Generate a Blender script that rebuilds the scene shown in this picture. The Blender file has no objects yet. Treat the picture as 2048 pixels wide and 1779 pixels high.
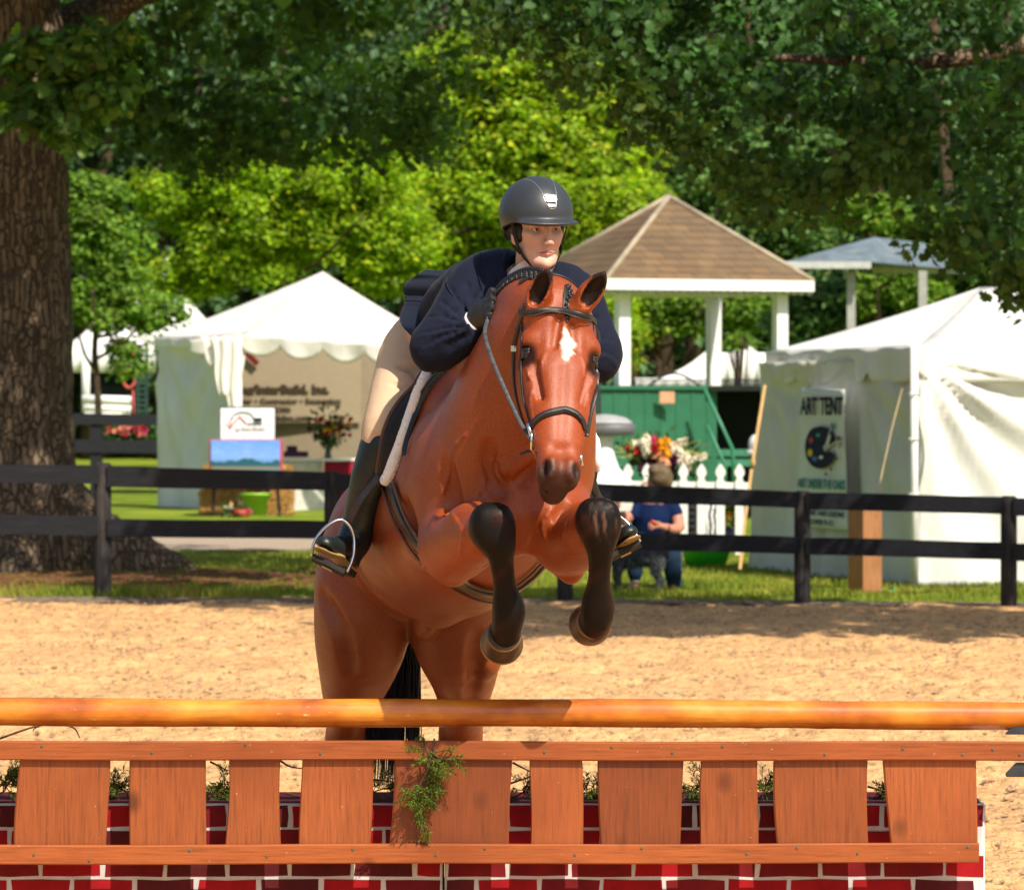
import bpy, bmesh, math, random
import numpy as np
from mathutils import Vector, Matrix
random.seed(7); RN = np.random.RandomState(11)
scene = bpy.context.scene; COL = scene.collection
# ---------------- camera, sky, sun, exposure ----------------
F = 9600.0; HX, HY, CH = 1024.0, 811.0, 1.83      # focal length in photo pixels, horizon row, eye height
cam_d = bpy.data.cameras.new("camera"); cam = bpy.data.objects.new("camera", cam_d); COL.objects.link(cam)
cam.location = (0, 0, CH); cam.rotation_euler = (math.radians(90), 0, 0)
cam_d.sensor_width = 36; cam_d.lens = F/2048*36; cam_d.shift_y = -(889.5-HY)/2048
cam_d.clip_start = 0.5; cam_d.clip_end = 1500
cam_d.dof.use_dof = True; cam_d.dof.focus_distance = 14.7; cam_d.dof.aperture_fstop = 11
scene.camera = cam
SUN = Vector((0.42, -0.62, 0.84)).normalized()
w = bpy.data.worlds.new("World"); scene.world = w; w.use_nodes = True
nt = w.node_tree; bg = nt.nodes["Background"]; sk = nt.nodes.new("ShaderNodeTexSky")
sk.sky_type = 'NISHITA'; sk.sun_disc = False
sk.sun_elevation = math.asin(SUN.z); sk.sun_rotation = math.atan2(SUN.x, SUN.y)
sk.dust_density = 2.5; sk.air_density = 1.2
nt.links.new(sk.outputs[0], bg.inputs[0]); bg.inputs[1].default_value = 0.10
sun_d = bpy.data.lights.new("sun", 'SUN'); sun = bpy.data.objects.new("sun", sun_d); COL.objects.link(sun)
sun_d.energy = 5.0; sun_d.angle = math.radians(0.6); sun_d.color = (1.0, 0.91, 0.76)
sun.rotation_euler = SUN.to_track_quat('Z', 'Y').to_euler(); sun.location = (20, -20, 40)
scene.view_settings.view_transform = 'Standard'; scene.view_settings.look = 'None'
scene.view_settings.exposure = 0.38; scene.view_settings.gamma = 1
scene.cycles.max_bounces = 6; scene.cycles.diffuse_bounces = 3; scene.cycles.transmission_bounces = 3
scene.cycles.transparent_max_bounces = 6
# ---------------- helpers ----------------
def V3(*a): return np.array(a, dtype=np.float64)
def P(px, py, Y): return V3((px-HX)*Y/F, Y, CH-(py-HY)*Y/F)
def nrm(v): v = np.asarray(v, float); return v/(np.linalg.norm(v)+1e-12)

class Mesh:
    """collects shapes, becomes ONE mesh object"""
    def __init__(s): s.v = []; s.f = []; s.m = []; s.n = 0; s.cur = 0
    def add(s, v, f):
        v = [tuple(map(float, p)) for p in v]; b = s.n
        s.v += v; s.n += len(v); s.f += [tuple(i+b for i in q) for q in f]; s.m += [s.cur]*len(f); return s
    def box(s, c, d, R=None, taper=None):
        c = np.asarray(c, float); d = np.asarray(d, float)/2; R = np.eye(3) if R is None else np.asarray(R)
        vs = []
        for z in (-1, 1):
            for x, y in ((-1,-1),(1,-1),(1,1),(-1,1)):
                q = V3(x*d[0], y*d[1], z*d[2])
                if taper and z > 0: q[:2] *= taper
                vs.append(c+q@R)
        return s.add(vs, [(3,2,1,0),(4,5,6,7),(0,1,5,4),(1,2,6,5),(2,3,7,6),(3,0,4,7)])
    def beam(s, a, b, w, h, up=(0,0,1)):
        a = np.asarray(a, float); b = np.asarray(b, float); t = nrm(b-a); sd = nrm(np.cross(t, up)); u = np.cross(sd, t)
        return s.box((a+b)/2, (np.linalg.norm(b-a), w, h), np.array([t, sd, u]))
    def tube(s, pts, rad, n=8, caps=True, squash=None, closed=False):
        pts = [np.asarray(p, float) for p in pts]; m = len(pts)
        if np.isscalar(rad): rad = [rad]*m
        vs = []; prev = None
        for i, p in enumerate(pts):
            if closed: t = nrm(pts[(i+1) % m]-pts[i-1])
            else: t = nrm(pts[min(i+1, m-1)]-pts[max(i-1, 0)])
            if prev is None:
                a = nrm(np.cross(t, (0,0,1))) if abs(t[2]) < .95 else nrm(np.cross(t, (0,1,0)))
            else: a = nrm(prev-t*np.dot(prev, t))
            prev = a; b = np.cross(t, a)
            for k in range(n):
                an = 2*math.pi*k/n
                vs.append(p+rad[i]*(math.cos(an)*a+math.sin(an)*b*(squash or 1)))
        fs = []
        for i in range(m if closed else m-1):
            j = (i+1) % m
            for k in range(n): fs.append((i*n+k, i*n+(k+1) % n, j*n+(k+1) % n, j*n+k))
        if caps and not closed: fs += [tuple(range(n))[::-1], tuple(range((m-1)*n, m*n))]
        return s.add(vs, fs)
    def ribbon(s, pts, nor, w, th):
        """flat strap along pts lying on a surface with normals nor"""
        pts = np.asarray(pts, float); nor = np.asarray(nor, float); m = len(pts); vs = []
        w = [w]*m if np.isscalar(w) else w
        for i in range(m):
            t = nrm(pts[min(i+1, m-1)]-pts[max(i-1, 0)]); sd = nrm(np.cross(t, nor[i])); n = nrm(np.cross(sd, t))
            h = w[i]/2
            for a, b in ((-1,-.5),(-1,.5),(-.7,1),(.7,1),(1,.5),(1,-.5)): vs.append(pts[i]+sd*a*h+n*b*th/2)
        fs = []
        for i in range(m-1):
            for k in range(6): fs.append((i*6+k, i*6+(k+1) % 6, (i+1)*6+(k+1) % 6, (i+1)*6+k))
        fs += [tuple(range(6))[::-1], tuple(range((m-1)*6, m*6))]
        return s.add(vs, fs)
    def lathe(s, c, prof, n=24, axis=(0,0,1), ref=None, sx=1, sy=1):
        ax = nrm(axis); a = nrm(np.cross(ax, (0,1,0))) if abs(ax[1]) < .9 else nrm(np.cross(ax, (1,0,0)))
        if ref is not None: a = nrm(ref)
        b = np.cross(ax, a); c = np.asarray(c, float); vs = []
        for r, z in prof:
            for k in range(n):
                an = 2*math.pi*k/n; vs.append(c+ax*z+r*(sx*math.cos(an)*a+sy*math.sin(an)*b))
        fs = [(i*n+k, i*n+(k+1) % n, (i+1)*n+(k+1) % n, (i+1)*n+k) for i in range(len(prof)-1) for k in range(n)]
        fs += [tuple(range(n))[::-1], tuple(range((len(prof)-1)*n, len(prof)*n))]
        return s.add(vs, fs)
    def ball(s, c, r, n=10, R=None):
        r = (r, r, r) if np.isscalar(r) else r; R = np.eye(3) if R is None else R; vs = []; c = np.asarray(c, float); h = n//2+1
        for i in range(h+1):
            th = math.pi*i/h
            for k in range(n):
                ph = 2*math.pi*k/n
                vs.append(c+(V3(math.sin(th)*math.cos(ph)*r[0], math.sin(th)*math.sin(ph)*r[1], math.cos(th)*r[2]))@R)
        return s.add(vs, [(i*n+k, (i+1)*n+k, (i+1)*n+(k+1) % n, i*n+(k+1) % n) for i in range(h) for k in range(n)])
    def grid(s, fn, nu, nv, th=0.0, snap=None):
        """sheet fn(u,v); th > 0 gives it real thickness"""
        A = np.array([[fn(i/nu, j/nv) for j in range(nv+1)] for i in range(nu+1)], float)
        if snap: A = snap[0].snap(A.reshape(-1, 3), *snap[1:]).reshape(A.shape)
        q = lambda i, j: i*(nv+1)+j
        fs = [(q(i, j), q(i+1, j), q(i+1, j+1), q(i, j+1)) for i in range(nu) for j in range(nv)]
        if th <= 0: return s.add(A.reshape(-1, 3), fs)
        du = np.gradient(A, axis=0); dv = np.gradient(A, axis=1); N = np.cross(du, dv); N /= np.linalg.norm(N, axis=2, keepdims=True)+1e-12
        B = A-N*th; o = (nu+1)*(nv+1)
        f2 = fs+[tuple(i+o for i in f[::-1]) for f in fs]
        for i in range(nu): f2 += [(q(i+1,0), q(i,0), q(i,0)+o, q(i+1,0)+o), (q(i,nv), q(i+1,nv), q(i+1,nv)+o, q(i,nv)+o)]
        for j in range(nv): f2 += [(q(0,j), q(0,j+1), q(0,j+1)+o, q(0,j)+o), (q(nu,j+1), q(nu,j), q(nu,j)+o, q(nu,j+1)+o)]
        return s.add(np.vstack([A.reshape(-1, 3), B.reshape(-1, 3)]), f2)
    def build(s, name, mat, parent=None, smooth=False, bevel=0):
        me = bpy.data.meshes.new(name); me.from_pydata(s.v, [], s.f); me.update()
        mats = mat if isinstance(mat, (list, tuple)) else [mat]
        for m in mats: me.materials.append(m)
        if len(mats) > 1: me.polygons.foreach_set('material_index', s.m)
        if smooth: me.polygons.foreach_set('use_smooth', [True]*len(me.polygons))
        return link(name, me, parent, bevel)

def link(name, me, parent=None, bevel=0):
    o = bpy.data.objects.new(name, me); COL.objects.link(o)
    if parent is not None:
        o.parent = parent; o.matrix_parent_inverse = Matrix.Translation(parent.location).inverted() if parent.parent is None else Matrix.Identity(4)
    if bevel:
        b = o.modifiers.new('bevel', 'BEVEL'); b.width = bevel; b.segments = 2; b.limit_method = 'ANGLE'
    return o
def tag(o, label=None, cat=None, group=None, kind=None):
    if label: o['label'] = label
    if cat: o['category'] = cat
    if group: o['group'] = group
    if kind: o['kind'] = kind
    return o
def thing(name, loc, label, cat, group=None):
    o = bpy.data.objects.new(name, None); COL.objects.link(o); o.location = tuple(map(float, loc)); o.empty_display_size = .1
    return tag(o, label, cat, group)
def copy_tree(o, delta, label=None, parent=None):
    c = o.copy(); COL.objects.link(c)
    if parent is not None: c.parent = parent
    else: c.location = Vector(o.location)+Vector(delta)
    if label: c['label'] = label
    for ch in list(o.children): copy_tree(ch, delta, None, c)
    return c
def raw_mesh(name, v, q, mats, parent=None, smooth=True, attrs=None):
    """fast mesh from numpy verts (n,3) and quads (m,4)"""
    me = bpy.data.meshes.new(name); v = np.ascontiguousarray(v, np.float32); q = np.ascontiguousarray(q, np.int32); k = q.shape[1]
    me.vertices.add(len(v)); me.vertices.foreach_set('co', v.ravel())
    me.loops.add(q.size); me.loops.foreach_set('vertex_index', q.ravel())
    me.polygons.add(len(q)); me.polygons.foreach_set('loop_start', np.arange(0, q.size, k, dtype=np.int32))
    me.polygons.foreach_set('loop_total', np.full(len(q), k, np.int32))
    me.polygons.foreach_set('use_smooth', np.full(len(q), smooth))
    for m in (mats if isinstance(mats, (list, tuple)) else [mats]): me.materials.append(m)
    for an, col in (attrs or {}).items():
        a = me.color_attributes.new(an, 'FLOAT_COLOR', 'POINT'); c = np.ones((len(v), 4), np.float32); c[:, :3] = col; a.data.foreach_set('color', c.ravel())
    me.update(calc_edges=True)
    return link(name, me, parent)

# ---------------- signed-distance modelling ----------------
class SDF:
    def __init__(s): s.ops = []
    def cap(s, a, b, ra, rb=None, k=.03, mode='u', sq=None):
        """tapered limb; sq=(axis, factor) flattens it along axis"""
        a = np.asarray(a, float); b = np.asarray(b, float); rb = ra if rb is None else rb
        s.ops.append(('c', mode, k, (a+b)/2, np.linalg.norm(b-a)/2+max(ra, rb)*1.2, (a, b, ra, rb, (nrm(sq[0]), sq[1]) if sq else None))); return s
    def ell(s, c, r, R=None, k=.03, mode='u'):
        r = np.array((r, r, r) if np.isscalar(r) else r, float); c = np.asarray(c, float)
        s.ops.append(('e', mode, k, c, r.max(), (c, r, np.eye(3) if R is None else np.asarray(R, float)))); return s
    def chain(s, pr, k=.03, sq=None, mode='u', sub=1):
        if sub > 1:
            A = np.array([[*p, r] for p, r in pr]); A = np.vstack([2*A[0]-A[1], A, 2*A[-1]-A[-2]]); out = []
            for i in range(1, len(A)-2):
                for t in np.arange(sub)/sub:
                    p0, p1, p2, p3 = A[i-1:i+3]; out.append(.5*(2*p1+(p2-p0)*t+(2*p0-5*p1+4*p2-p3)*t*t+(3*p1-p0-3*p2+p3)*t**3))
            out.append(A[-2]); pr = [(a[:3], max(a[3], .001)) for a in out]
        for (p, r), (p2, r2) in zip(pr[:-1], pr[1:]): s.cap(p, p2, r, r2, k, mode, sq)
        return s
    def cut(s, p, n, k=.005):
        s.ops.append(('p', 'i', k, np.asarray(p, float), 1e9, (np.asarray(p, float), nrm(n)))); return s
    def ev(s, X, lo=None, hi=None):
        X = X.astype(np.float32); d = np.full(len(X), 1.0, np.float32)
        for t, mode, k, bc, br, pr in s.ops:
            if lo is not None:
                q = np.maximum(np.maximum(lo-bc, bc-hi), 0)
                if np.sqrt((q**2).sum()) > br+k+.12: continue
            if t == 'c':
                a, b, ra, rb, sq = pr; ab = (b-a).astype(np.float32); pa = X-a.astype(np.float32)
                h = np.clip(pa@ab/max(float(ab@ab), 1e-9), 0, 1); v = pa-h[:, None]*ab; sc = 1.0
                if sq is not None:
                    n, f = sq; n = n.astype(np.float32); v = v+np.outer(v@n, n)*(1/f-1); sc = min(1.0, f)**.5
                e = (np.sqrt((v*v).sum(1))-(ra+(rb-ra)*h))*sc
            elif t == 'e':
                c, r, R = pr; l = ((X-c.astype(np.float32))@R.T.astype(np.float32)); r = r.astype(np.float32)
                k0 = np.sqrt(((l/r)**2).sum(1)); k1 = np.sqrt(((l/(r*r))**2).sum(1))+1e-6; e = k0*(k0-1)/k1
                e = np.where(k0 < .3, -r.min()*(1-k0), e)
            else:
                p, n = pr; e = (X-p.astype(np.float32))@n.astype(np.float32)
            if mode == 'u': h = np.maximum(k-np.abs(d-e), 0)/k; d = np.minimum(d, e)-h*h*k*.25
            elif mode == 's': e = -e; h = np.maximum(k-np.abs(d-e), 0)/k; d = np.maximum(d, e)+h*h*k*.25
            elif mode == 'i': h = np.maximum(k-np.abs(d-e), 0)/k; d = np.maximum(d, e)+h*h*k*.25
        return d
    def normal(s, X, e=.004, lo=None, hi=None):
        X = np.asarray(X, float)
        if lo is None: lo, hi = X.min(0)-.01, X.max(0)+.01
        n = len(X); d = s.ev(np.vstack([X+np.eye(3)[i]*e*sg for i in range(3) for sg in (1, -1)]), lo, hi).reshape(3, 2, n); g = (d[:, 0]-d[:, 1]).T; return g/(np.linalg.norm(g, axis=1, keepdims=True)+1e-9)
    def trace(s, px, py, y0=13.2, y1=17.5):
        """points where the lines of sight through photo pixels meet the surface, with normals"""
        px = np.asarray(px, float); py = np.asarray(py, float)
        D = np.stack([(px-HX)/F, np.ones_like(px), -(py-HY)/F], 1); D /= np.linalg.norm(D, axis=1, keepdims=True)
        o = np.array([0, 0, CH]); t = np.full(len(px), y0); best = np.full(len(px), 9.); bt = t.copy()
        for i in range(70):
            Q = o+D*t[:, None]; d = s.ev(Q, Q.min(0)-.05, Q.max(0)+.05); m = d < best; best[m] = d[m]; bt[m] = t[m]
            t = np.where((d > .0012) & (t < y1), t+np.clip(d*.8, .001, .1), t)
            if not ((d > .0012) & (t < y1)).any(): break
        t = np.where(t >= y1, bt, t); X = o+D*t[:, None]
        return X, s.normal(X)
    def snap(s, X, off, only_inside=False):
        X = np.array(X, float)
        for _ in range(8):
            lo, hi = X.min(0)-.01, X.max(0)+.01
            d = s.ev(X, lo, hi)-off
            if only_inside: d = np.minimum(d, 0)
            if np.abs(d).max() < 5e-4: break
            X = X-s.normal(X, lo=lo, hi=hi)*(d*.85)[:, None]
        return X
    def bounds(s):
        lo = np.min([o[3]-o[4] for o in s.ops if o[1] == 'u'], 0); hi = np.max([o[3]+o[4] for o in s.ops if o[1] == 'u'], 0); return lo-.02, hi+.02
    def net(s, h, disp=None):
        """surface nets on a sparse block grid -> verts, quads"""
        B = 8; lo, hi = s.bounds(); H = h*B; n = np.ceil((hi-lo)/H).astype(int)
        g = np.stack(np.meshgrid(*[np.arange(k) for k in n], indexing='ij'), -1).reshape(-1, 3)
        keep = []
        for c in range(0, len(g), 60000):
            gc = g[c:c+60000]; d = s.ev(lo+(gc+.5)*H); keep.append(gc[np.abs(d) < H*1.35])
        g = np.vstack(keep); grp = (g//4); key = grp[:, 0]*1000003+grp[:, 1]*1009+grp[:, 2]; order = np.argsort(key, kind='stable'); g = g[order]; key = key[order]
        r9 = np.stack(np.meshgrid(*[np.arange(B+1)]*3, indexing='ij'), -1).reshape(-1, 3)
        cuts = np.flatnonzero(np.diff(key))+1
        vals = []
        for gb in np.split(g, cuts):
            Q = (gb[:, None, :]*B+r9[None]).reshape(-1, 3); X = lo+Q*h
            d = s.ev(X, X.min(0), X.max(0))
            if disp is not None: d = d+disp(X)
            vals.append(d.reshape(-1, B+1, B+1, B+1))
        D = np.vstack(vals); D[D == 0] = 1e-7
        corner = [(i, j, k) for i in (0, 1) for j in (0, 1) for k in (0, 1)]
        C = np.stack([D[:, i:B+i, j:B+j, k:B+k] for i, j, k in corner], -1)
        S = (C < 0).sum(-1); b, i, j, k = np.nonzero((S > 0) & (S < 8)); c8 = C[b, i, j, k]
        acc = np.zeros((len(b), 3)); cnt = np.zeros(len(b)); co = np.array(corner)
        for e0 in range(8):
            for e1 in range(e0+1, 8):
                if np.abs(co[e0]-co[e1]).sum() != 1: continue
                a, c = c8[:, e0], c8[:, e1]; m = (a < 0) != (c < 0); t = np.where(m, a/np.where(m, a-c, 1), 0)
                acc += np.where(m[:, None], co[e0]+t[:, None]*(co[e1]-co[e0]), 0); cnt += m
        ijk = g[b]*B+np.stack([i, j, k], 1); verts = lo+(ijk+acc/cnt[:, None])*h
        N = (n*B+2).astype(np.int64); kf = lambda a: (a[:, 0].astype(np.int64)*N[1]+a[:, 1])*N[2]+a[:, 2]
        keys = kf(ijk); o = np.argsort(keys); sk_ = keys[o]; quads = []
        for ax in range(3):
            sl0 = [slice(0, B)]*3; sl1 = list(sl0); sl1[ax] = slice(1, B+1)
            a = D[(slice(None), *sl0)]; c = D[(slice(None), *sl1)]; bb, ii, jj, kk = np.nonzero((a < 0) != (c < 0)); neg = a[bb, ii, jj, kk] < 0
            q0 = g[bb]*B+np.stack([ii, jj, kk], 1); u = np.zeros(3, int); v = np.zeros(3, int); u[(ax+1) % 3] = 1; v[(ax+2) % 3] = 1
            idx = []; ok = np.ones(len(q0), bool)
            for off in (0*u, u, u+v, v):
                kk_ = kf(q0-off); p = np.clip(np.searchsorted(sk_, kk_), 0, len(sk_)-1); ok &= sk_[p] == kk_; idx.append(o[p])
            q = np.stack(idx, 1); q[~neg] = q[~neg][:, ::-1]; quads.append(q[ok])
        return verts, np.vstack(quads)

def spline(pts, n):
    """smooth curve through points"""
    A = np.asarray(pts, float); A = np.vstack([2*A[0]-A[1], A, 2*A[-1]-A[-2]]); u = np.linspace(0, len(A)-3-1e-6, n); out = []
    for q in u:
        i = int(q)+1; t = q-int(q); p0, p1, p2, p3 = A[i-1:i+3]; out.append(.5*(2*p1+(p2-p0)*t+(2*p0-5*p1+4*p2-p3)*t*t+(3*p1-p0-3*p2+p3)*t**3))
    return np.array(out)
def fbm(X, sc, seed=0, oct=3):
    """cheap smooth pseudo-noise from sines, about -1..1"""
    r = np.random.RandomState(seed); out = np.zeros(len(X)); a = 1.0; tot = 0
    for o in range(oct):
        for _ in range(3):
            k = r.normal(size=3); k /= np.linalg.norm(k); out += a*np.sin(X@(k*sc*(2**o)*r.uniform(.7, 1.4))+r.uniform(0, 6.28))/3
        tot += a*.6; a *= .55
    return out/tot

# ---------------- materials ----------------
class Mat:
    def __init__(s, name, rough=.8, spec=.3):
        s.m = bpy.data.materials.new(name); s.m.use_nodes = True; s.t = s.m.node_tree; s.b = s.t.nodes['Principled BSDF']
        s.b.inputs['Roughness'].default_value = rough; s.b.inputs['Specular IOR Level'].default_value = spec; s._c = None
    def n(s, typ, **kw):
        x = s.t.nodes.new('ShaderNode'+typ)
        for k, v in kw.items():
            if k in x.inputs: x.inputs[k].default_value = v
            else: setattr(x, k, v)
        return x
    def l(s, a, b): s.t.links.new(a, b)
    def co(s, kind='Object', scale=(1,1,1)):
        c = s.n('TexCoord'); mp = s.n('Mapping'); mp.inputs['Scale'].default_value = scale; s.l(c.outputs[kind], mp.inputs[0]); return mp.outputs[0]
    def noise(s, scale, detail=4, stretch=(1,1,1), rough=.55, kind='Object'):
        x = s.n('TexNoise', Scale=scale, Detail=detail, Roughness=rough); s.l(s.co(kind, stretch), x.inputs['Vector']); return x.outputs[0]
    def ramp(s, src, stops):
        r = s.n('ValToRGB'); e = r.color_ramp.elements
        while len(e) < len(stops): e.new(.5)
        for el, (p, c) in zip(e, stops): el.position = p; el.color = (*c, 1) if len(c) == 3 else c
        s.l(src, r.inputs[0]); return r.outputs[0]
    def mix(s, a, b, f, mode='MIX'):
        x = s.n('Mix', data_type='RGBA', blend_type=mode)
        for inp, v in ((x.inputs[0], f), (x.inputs[6], a), (x.inputs[7], b)):
            if hasattr(v, 'is_output'): s.l(v, inp)
            elif isinstance(v, (int, float)): inp.default_value = v
            else: inp.default_value = (*v, 1)
        return x.outputs[2]
    def col(s, c):
        if hasattr(c, 'is_output'): s.l(c, s.b.inputs['Base Color'])
        else: s.b.inputs['Base Color'].default_value = (*c, 1)
        return s
    def bump(s, src, strength=.3, dist=.01):
        b = s.n('Bump', Strength=strength, Distance=dist); s.l(src, b.inputs['Height'])
        if s._c is not None: s.l(s._c, b.inputs['Normal'])
        s._c = b.outputs[0]; s.l(b.outputs[0], s.b.inputs['Normal']); return s
    def set(s, **kw):
        for k, v in kw.items(): s.b.inputs[k.replace('_', ' ')].default_value = v
        return s

def simple(name, c, rough=.7, spec=.3, var=.15, scale=8, bump=0.1, bd=.003, bscale=None, metal=0, stretch=(1,1,1)):
    m = Mat(name, rough, spec); c = np.array(c)
    m.col(m.ramp(m.noise(scale, 5, stretch), [(.3, tuple(c*(1-var))), (.7, tuple(np.minimum(c*(1+var), 1)))]))
    if bump: m.bump(m.noise(bscale or scale*6, 4, stretch), bump, bd)
    m.set(Metallic=metal); return m.m

M_eye = simple('dark_eye', (.012, .007, .005), .05, .8, .1, 4, 0)
# ---------------- ground ----------------
def dist_fence(x): return np.interp(x, [-12, -4, 0, 5, 12], [46.5, 45.6, 45.0, 43.9, 42.5])
def ground_z(x, y): return np.where(y > 90, (np.minimum(y, 400)-90)*.004, 0)+0*x
def sheet(name, x0, x1, y0, y1, nx, ny, zf, mat, kind='structure'):
    X, Y = np.meshgrid(np.linspace(x0, x1, nx+1), np.linspace(y0, y1, ny+1), indexing='ij'); Z = zf(X, Y)
    i, j = np.meshgrid(np.arange(nx), np.arange(ny), indexing='ij'); a = (i*(ny+1)+j).ravel()
    return tag(raw_mesh(name, np.stack([X.ravel(), Y.ravel(), Z.ravel()], 1), np.stack([a, a+ny+1, a+ny+2, a+1], 1), mat), kind=kind)
m = Mat('arena_sand', .95, .15)
n1 = m.noise(1.1, 6, (1, .55, 1)); n2 = m.noise(9, 5, (1, .6, 1)); n3 = m.noise(70, 3)
v = m.n('TexVoronoi', Scale=5.5); m.l(m.co('Object', (1, .6, 1)), v.inputs['Vector'])
c = m.mix(m.ramp(n1, [(.25, (.52, .30, .135)), (.75, (.76, .45, .205))]), (.36, .185, .08), m.ramp(n2, [(.50, (0,0,0)), (.72, (.75,.75,.75))]))
c = m.mix(c, (.20, .12, .07), m.ramp(m.noise(26, 4, (1, .7, 1)), [(.60, (0,0,0)), (.68, (.9,.9,.9))]))
m.col(c); m.bump(n2, 1.0, .09); m.bump(v.outputs[0], .5, .03); m.bump(n3, .6, .01)
rp = np.random.RandomState(77)
PITS = [(rp.uniform(-5.2, 5.2), rp.uniform(15.5, 43.8), rp.uniform(.06, .12), rp.uniform(.018, .045)) for _ in range(1700)]+[(rp.uniform(-5.2, 5.2), rp.uniform(15.5, 43.8), rp.uniform(.14, .24), rp.uniform(.03, .05)) for _ in range(260)]
def sand_z(X, Y):
    Z = .016*np.sin(X*3.1+1.3*np.sin(Y*1.7))*np.sin(Y*2.3+X)+.010*np.sin(X*7.3+Y*5)*np.sin(Y*6.1-X*2)+.006*np.sin(X*19+3*np.sin(Y*9))*np.sin(Y*17+2*np.sin(X*7))
    xs, ys = X[:, 0], Y[0]
    for px_, py_, rr_, dp in PITS:
        i0, i1 = np.searchsorted(xs, (px_-3*rr_, px_+3*rr_)); j0, j1 = np.searchsorted(ys, (py_-3*rr_, py_+3*rr_))
        if i1 > i0 and j1 > j0: q = ((X[i0:i1, j0:j1]-px_)**2+(Y[i0:i1, j0:j1]-py_)**2)/rr_**2; Z[i0:i1, j0:j1] += dp*(-1.0*np.exp(-q*1.6)+.75*q*np.exp(-q*.9))
    return Z
sheet('arena_ground', -5.4, 5.4, 14.5, 46.2, 330, 760, sand_z, m.m)
sheet('arena_ground', -16, 16, 5, 50, 60, 90, lambda X, Y: np.where((np.abs(X) < 5.3) & (Y > 14.8) & (Y < 46), -.25, -.012)+0*X, m.m)
m = Mat('lawn', .95, .1); n1 = m.noise(.5, 5); n2 = m.noise(14, 5, (1, .5, 1))
m.col(m.mix(m.ramp(n1, [(.35, (.10, .17, .012)), (.62, (.22, .27, .025))]), (.30, .27, .06), m.ramp(n2, [(.55, (0,0,0)), (.75, (.7,.7,.7))]))); m.bump(n2, .8, .05)
def lz(X, Y):
    e = Y-dist_fence(X)-.02; return np.clip(e*.12, -.06, .035)+ground_z(X, Y)+.012*np.sin(X*4+Y*2)
lawn = sheet('lawn', -16, 16, 43, 90, 200, 300, lz, m.m)
sheet('ground', -420, 420, 3, 900, 40, 60, lambda X, Y: np.where(Y > 90, ground_z(X, Y), -.09)+np.where((Y > 87) & (Y < 92), -.02, 0), m.m)
m = simple('gravel_path', (.36, .28, .21), .95, .1, .2, 20, .5, .01)
h = Mesh(); pl = [(-12.0, 57.5, 62.5), (-7.5, 57.7, 62.3), (-3.2, 57.6, 62.0), (0.5, 57.0, 61.0)]
h.grid(lambda u, v: V3(-12+u*14, 59.6+v*7.0-u*.6, .052), 20, 4); tag(h.build('path', m), kind='structure')
# litter of clods and wood chips
def scatter(name, n, xf, yf, size, flat, mat, zf=None, seed=1, elong=1.5):
    r = np.random.RandomState(seed); v = []; tmpl = np.array([(1,0,0),(0,1,0),(-1,0,0),(0,-1,0),(0,0,1),(0,0,-.5)], float); f = np.array([(0,1,4),(1,2,4),(2,3,4),(3,0,4),(1,0,5),(2,1,5),(3,2,5),(0,3,5)])
    x = xf(r, n); y = yf(r, n, x); s = size*r.uniform(.4, 1.4, n); th = r.uniform(0, 6.28, n); T = np.tile(tmpl, (n, 1, 1))*(s[:, None, None]*np.array([elong, 1, flat]))*r.uniform(.6, 1.3, (n, 6, 1))
    c, sn = np.cos(th)[:, None], np.sin(th)[:, None]; X = T[..., 0]*c-T[..., 1]*sn+x[:, None]; Y = T[..., 0]*sn+T[..., 1]*c+y[:, None]; Z = T[..., 2]+(zf(x, y) if zf else 0*x)[:, None]
    V = np.stack([X, Y, Z], -1).reshape(-1, 3); Fc = (f[None]+np.arange(n)[:, None, None]*6).reshape(-1, 3); return raw_mesh(name, V, Fc, mat, None, False)
M_clod = simple('sand_clod', (.36, .235, .14), .95, .1, .35, 30, .3)
tag(scatter('sand_clods', 14000, lambda r, n: r.uniform(-7, 7, n), lambda r, n, x: 16+29*r.uniform(0, 1, n)**.8, .017, .75, M_clod, lambda x, y: .004+0*x), kind='stuff')
M_chip = simple('wood_chips', (.17, .13, .10), .95, .1, .5, 9, .3)
tag(scatter('wood_chips', 9000, lambda r, n: r.uniform(-6, 6.5, n), lambda r, n, x: dist_fence(x)-.10+r.normal(0, 1, n)*np.where(x < -1.2, .42, .18), .030, .35, M_chip, lambda x, y: .012+0*x, 3, 2.2), kind='stuff')
tag(scatter('tree_mulch', 5000, lambda r, n: -4.6+r.normal(0, 1.5, n), lambda r, n, x: 49.3+r.normal(0, 1.0, n), .04, .35, simple('mulch', (.13, .055, .03), .95, .1, .4, 9, .3), lambda x, y: lz(x, y)+.03, 4, 2.0), kind='stuff')
# grass blades
def grass(name, n, xf, yf, hgt, mat, seed):
    r = np.random.RandomState(seed); x = xf(r, n); y = yf(r, n, x); z = lz(x, y); a = r.uniform(0, 6.28, n); w = .006*r.uniform(.6, 1.4, n); h = hgt*r.uniform(.5, 1.4, n); lx = r.normal(0, .35, n)*h; ly = r.normal(0, .35, n)*h
    A = np.stack([x-w*np.cos(a), y-w*np.sin(a), z-.005], 1); B = np.stack([x+w*np.cos(a), y+w*np.sin(a), z-.005], 1); C = np.stack([x+lx, y+ly, z+h], 1)
    V = np.stack([A, B, C], 1).reshape(-1, 3); return tag(raw_mesh(name, V, np.arange(3*n).reshape(-1, 3), mat, None, False), kind='stuff')
m = Mat('grass_blades', .7, .2); m.col(m.ramp(m.noise(.9, 4), [(.3, (.085, .14, .012)), (.52, (.19, .23, .022)), (.7, (.36, .30, .06))])); M_blade = m.m
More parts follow.
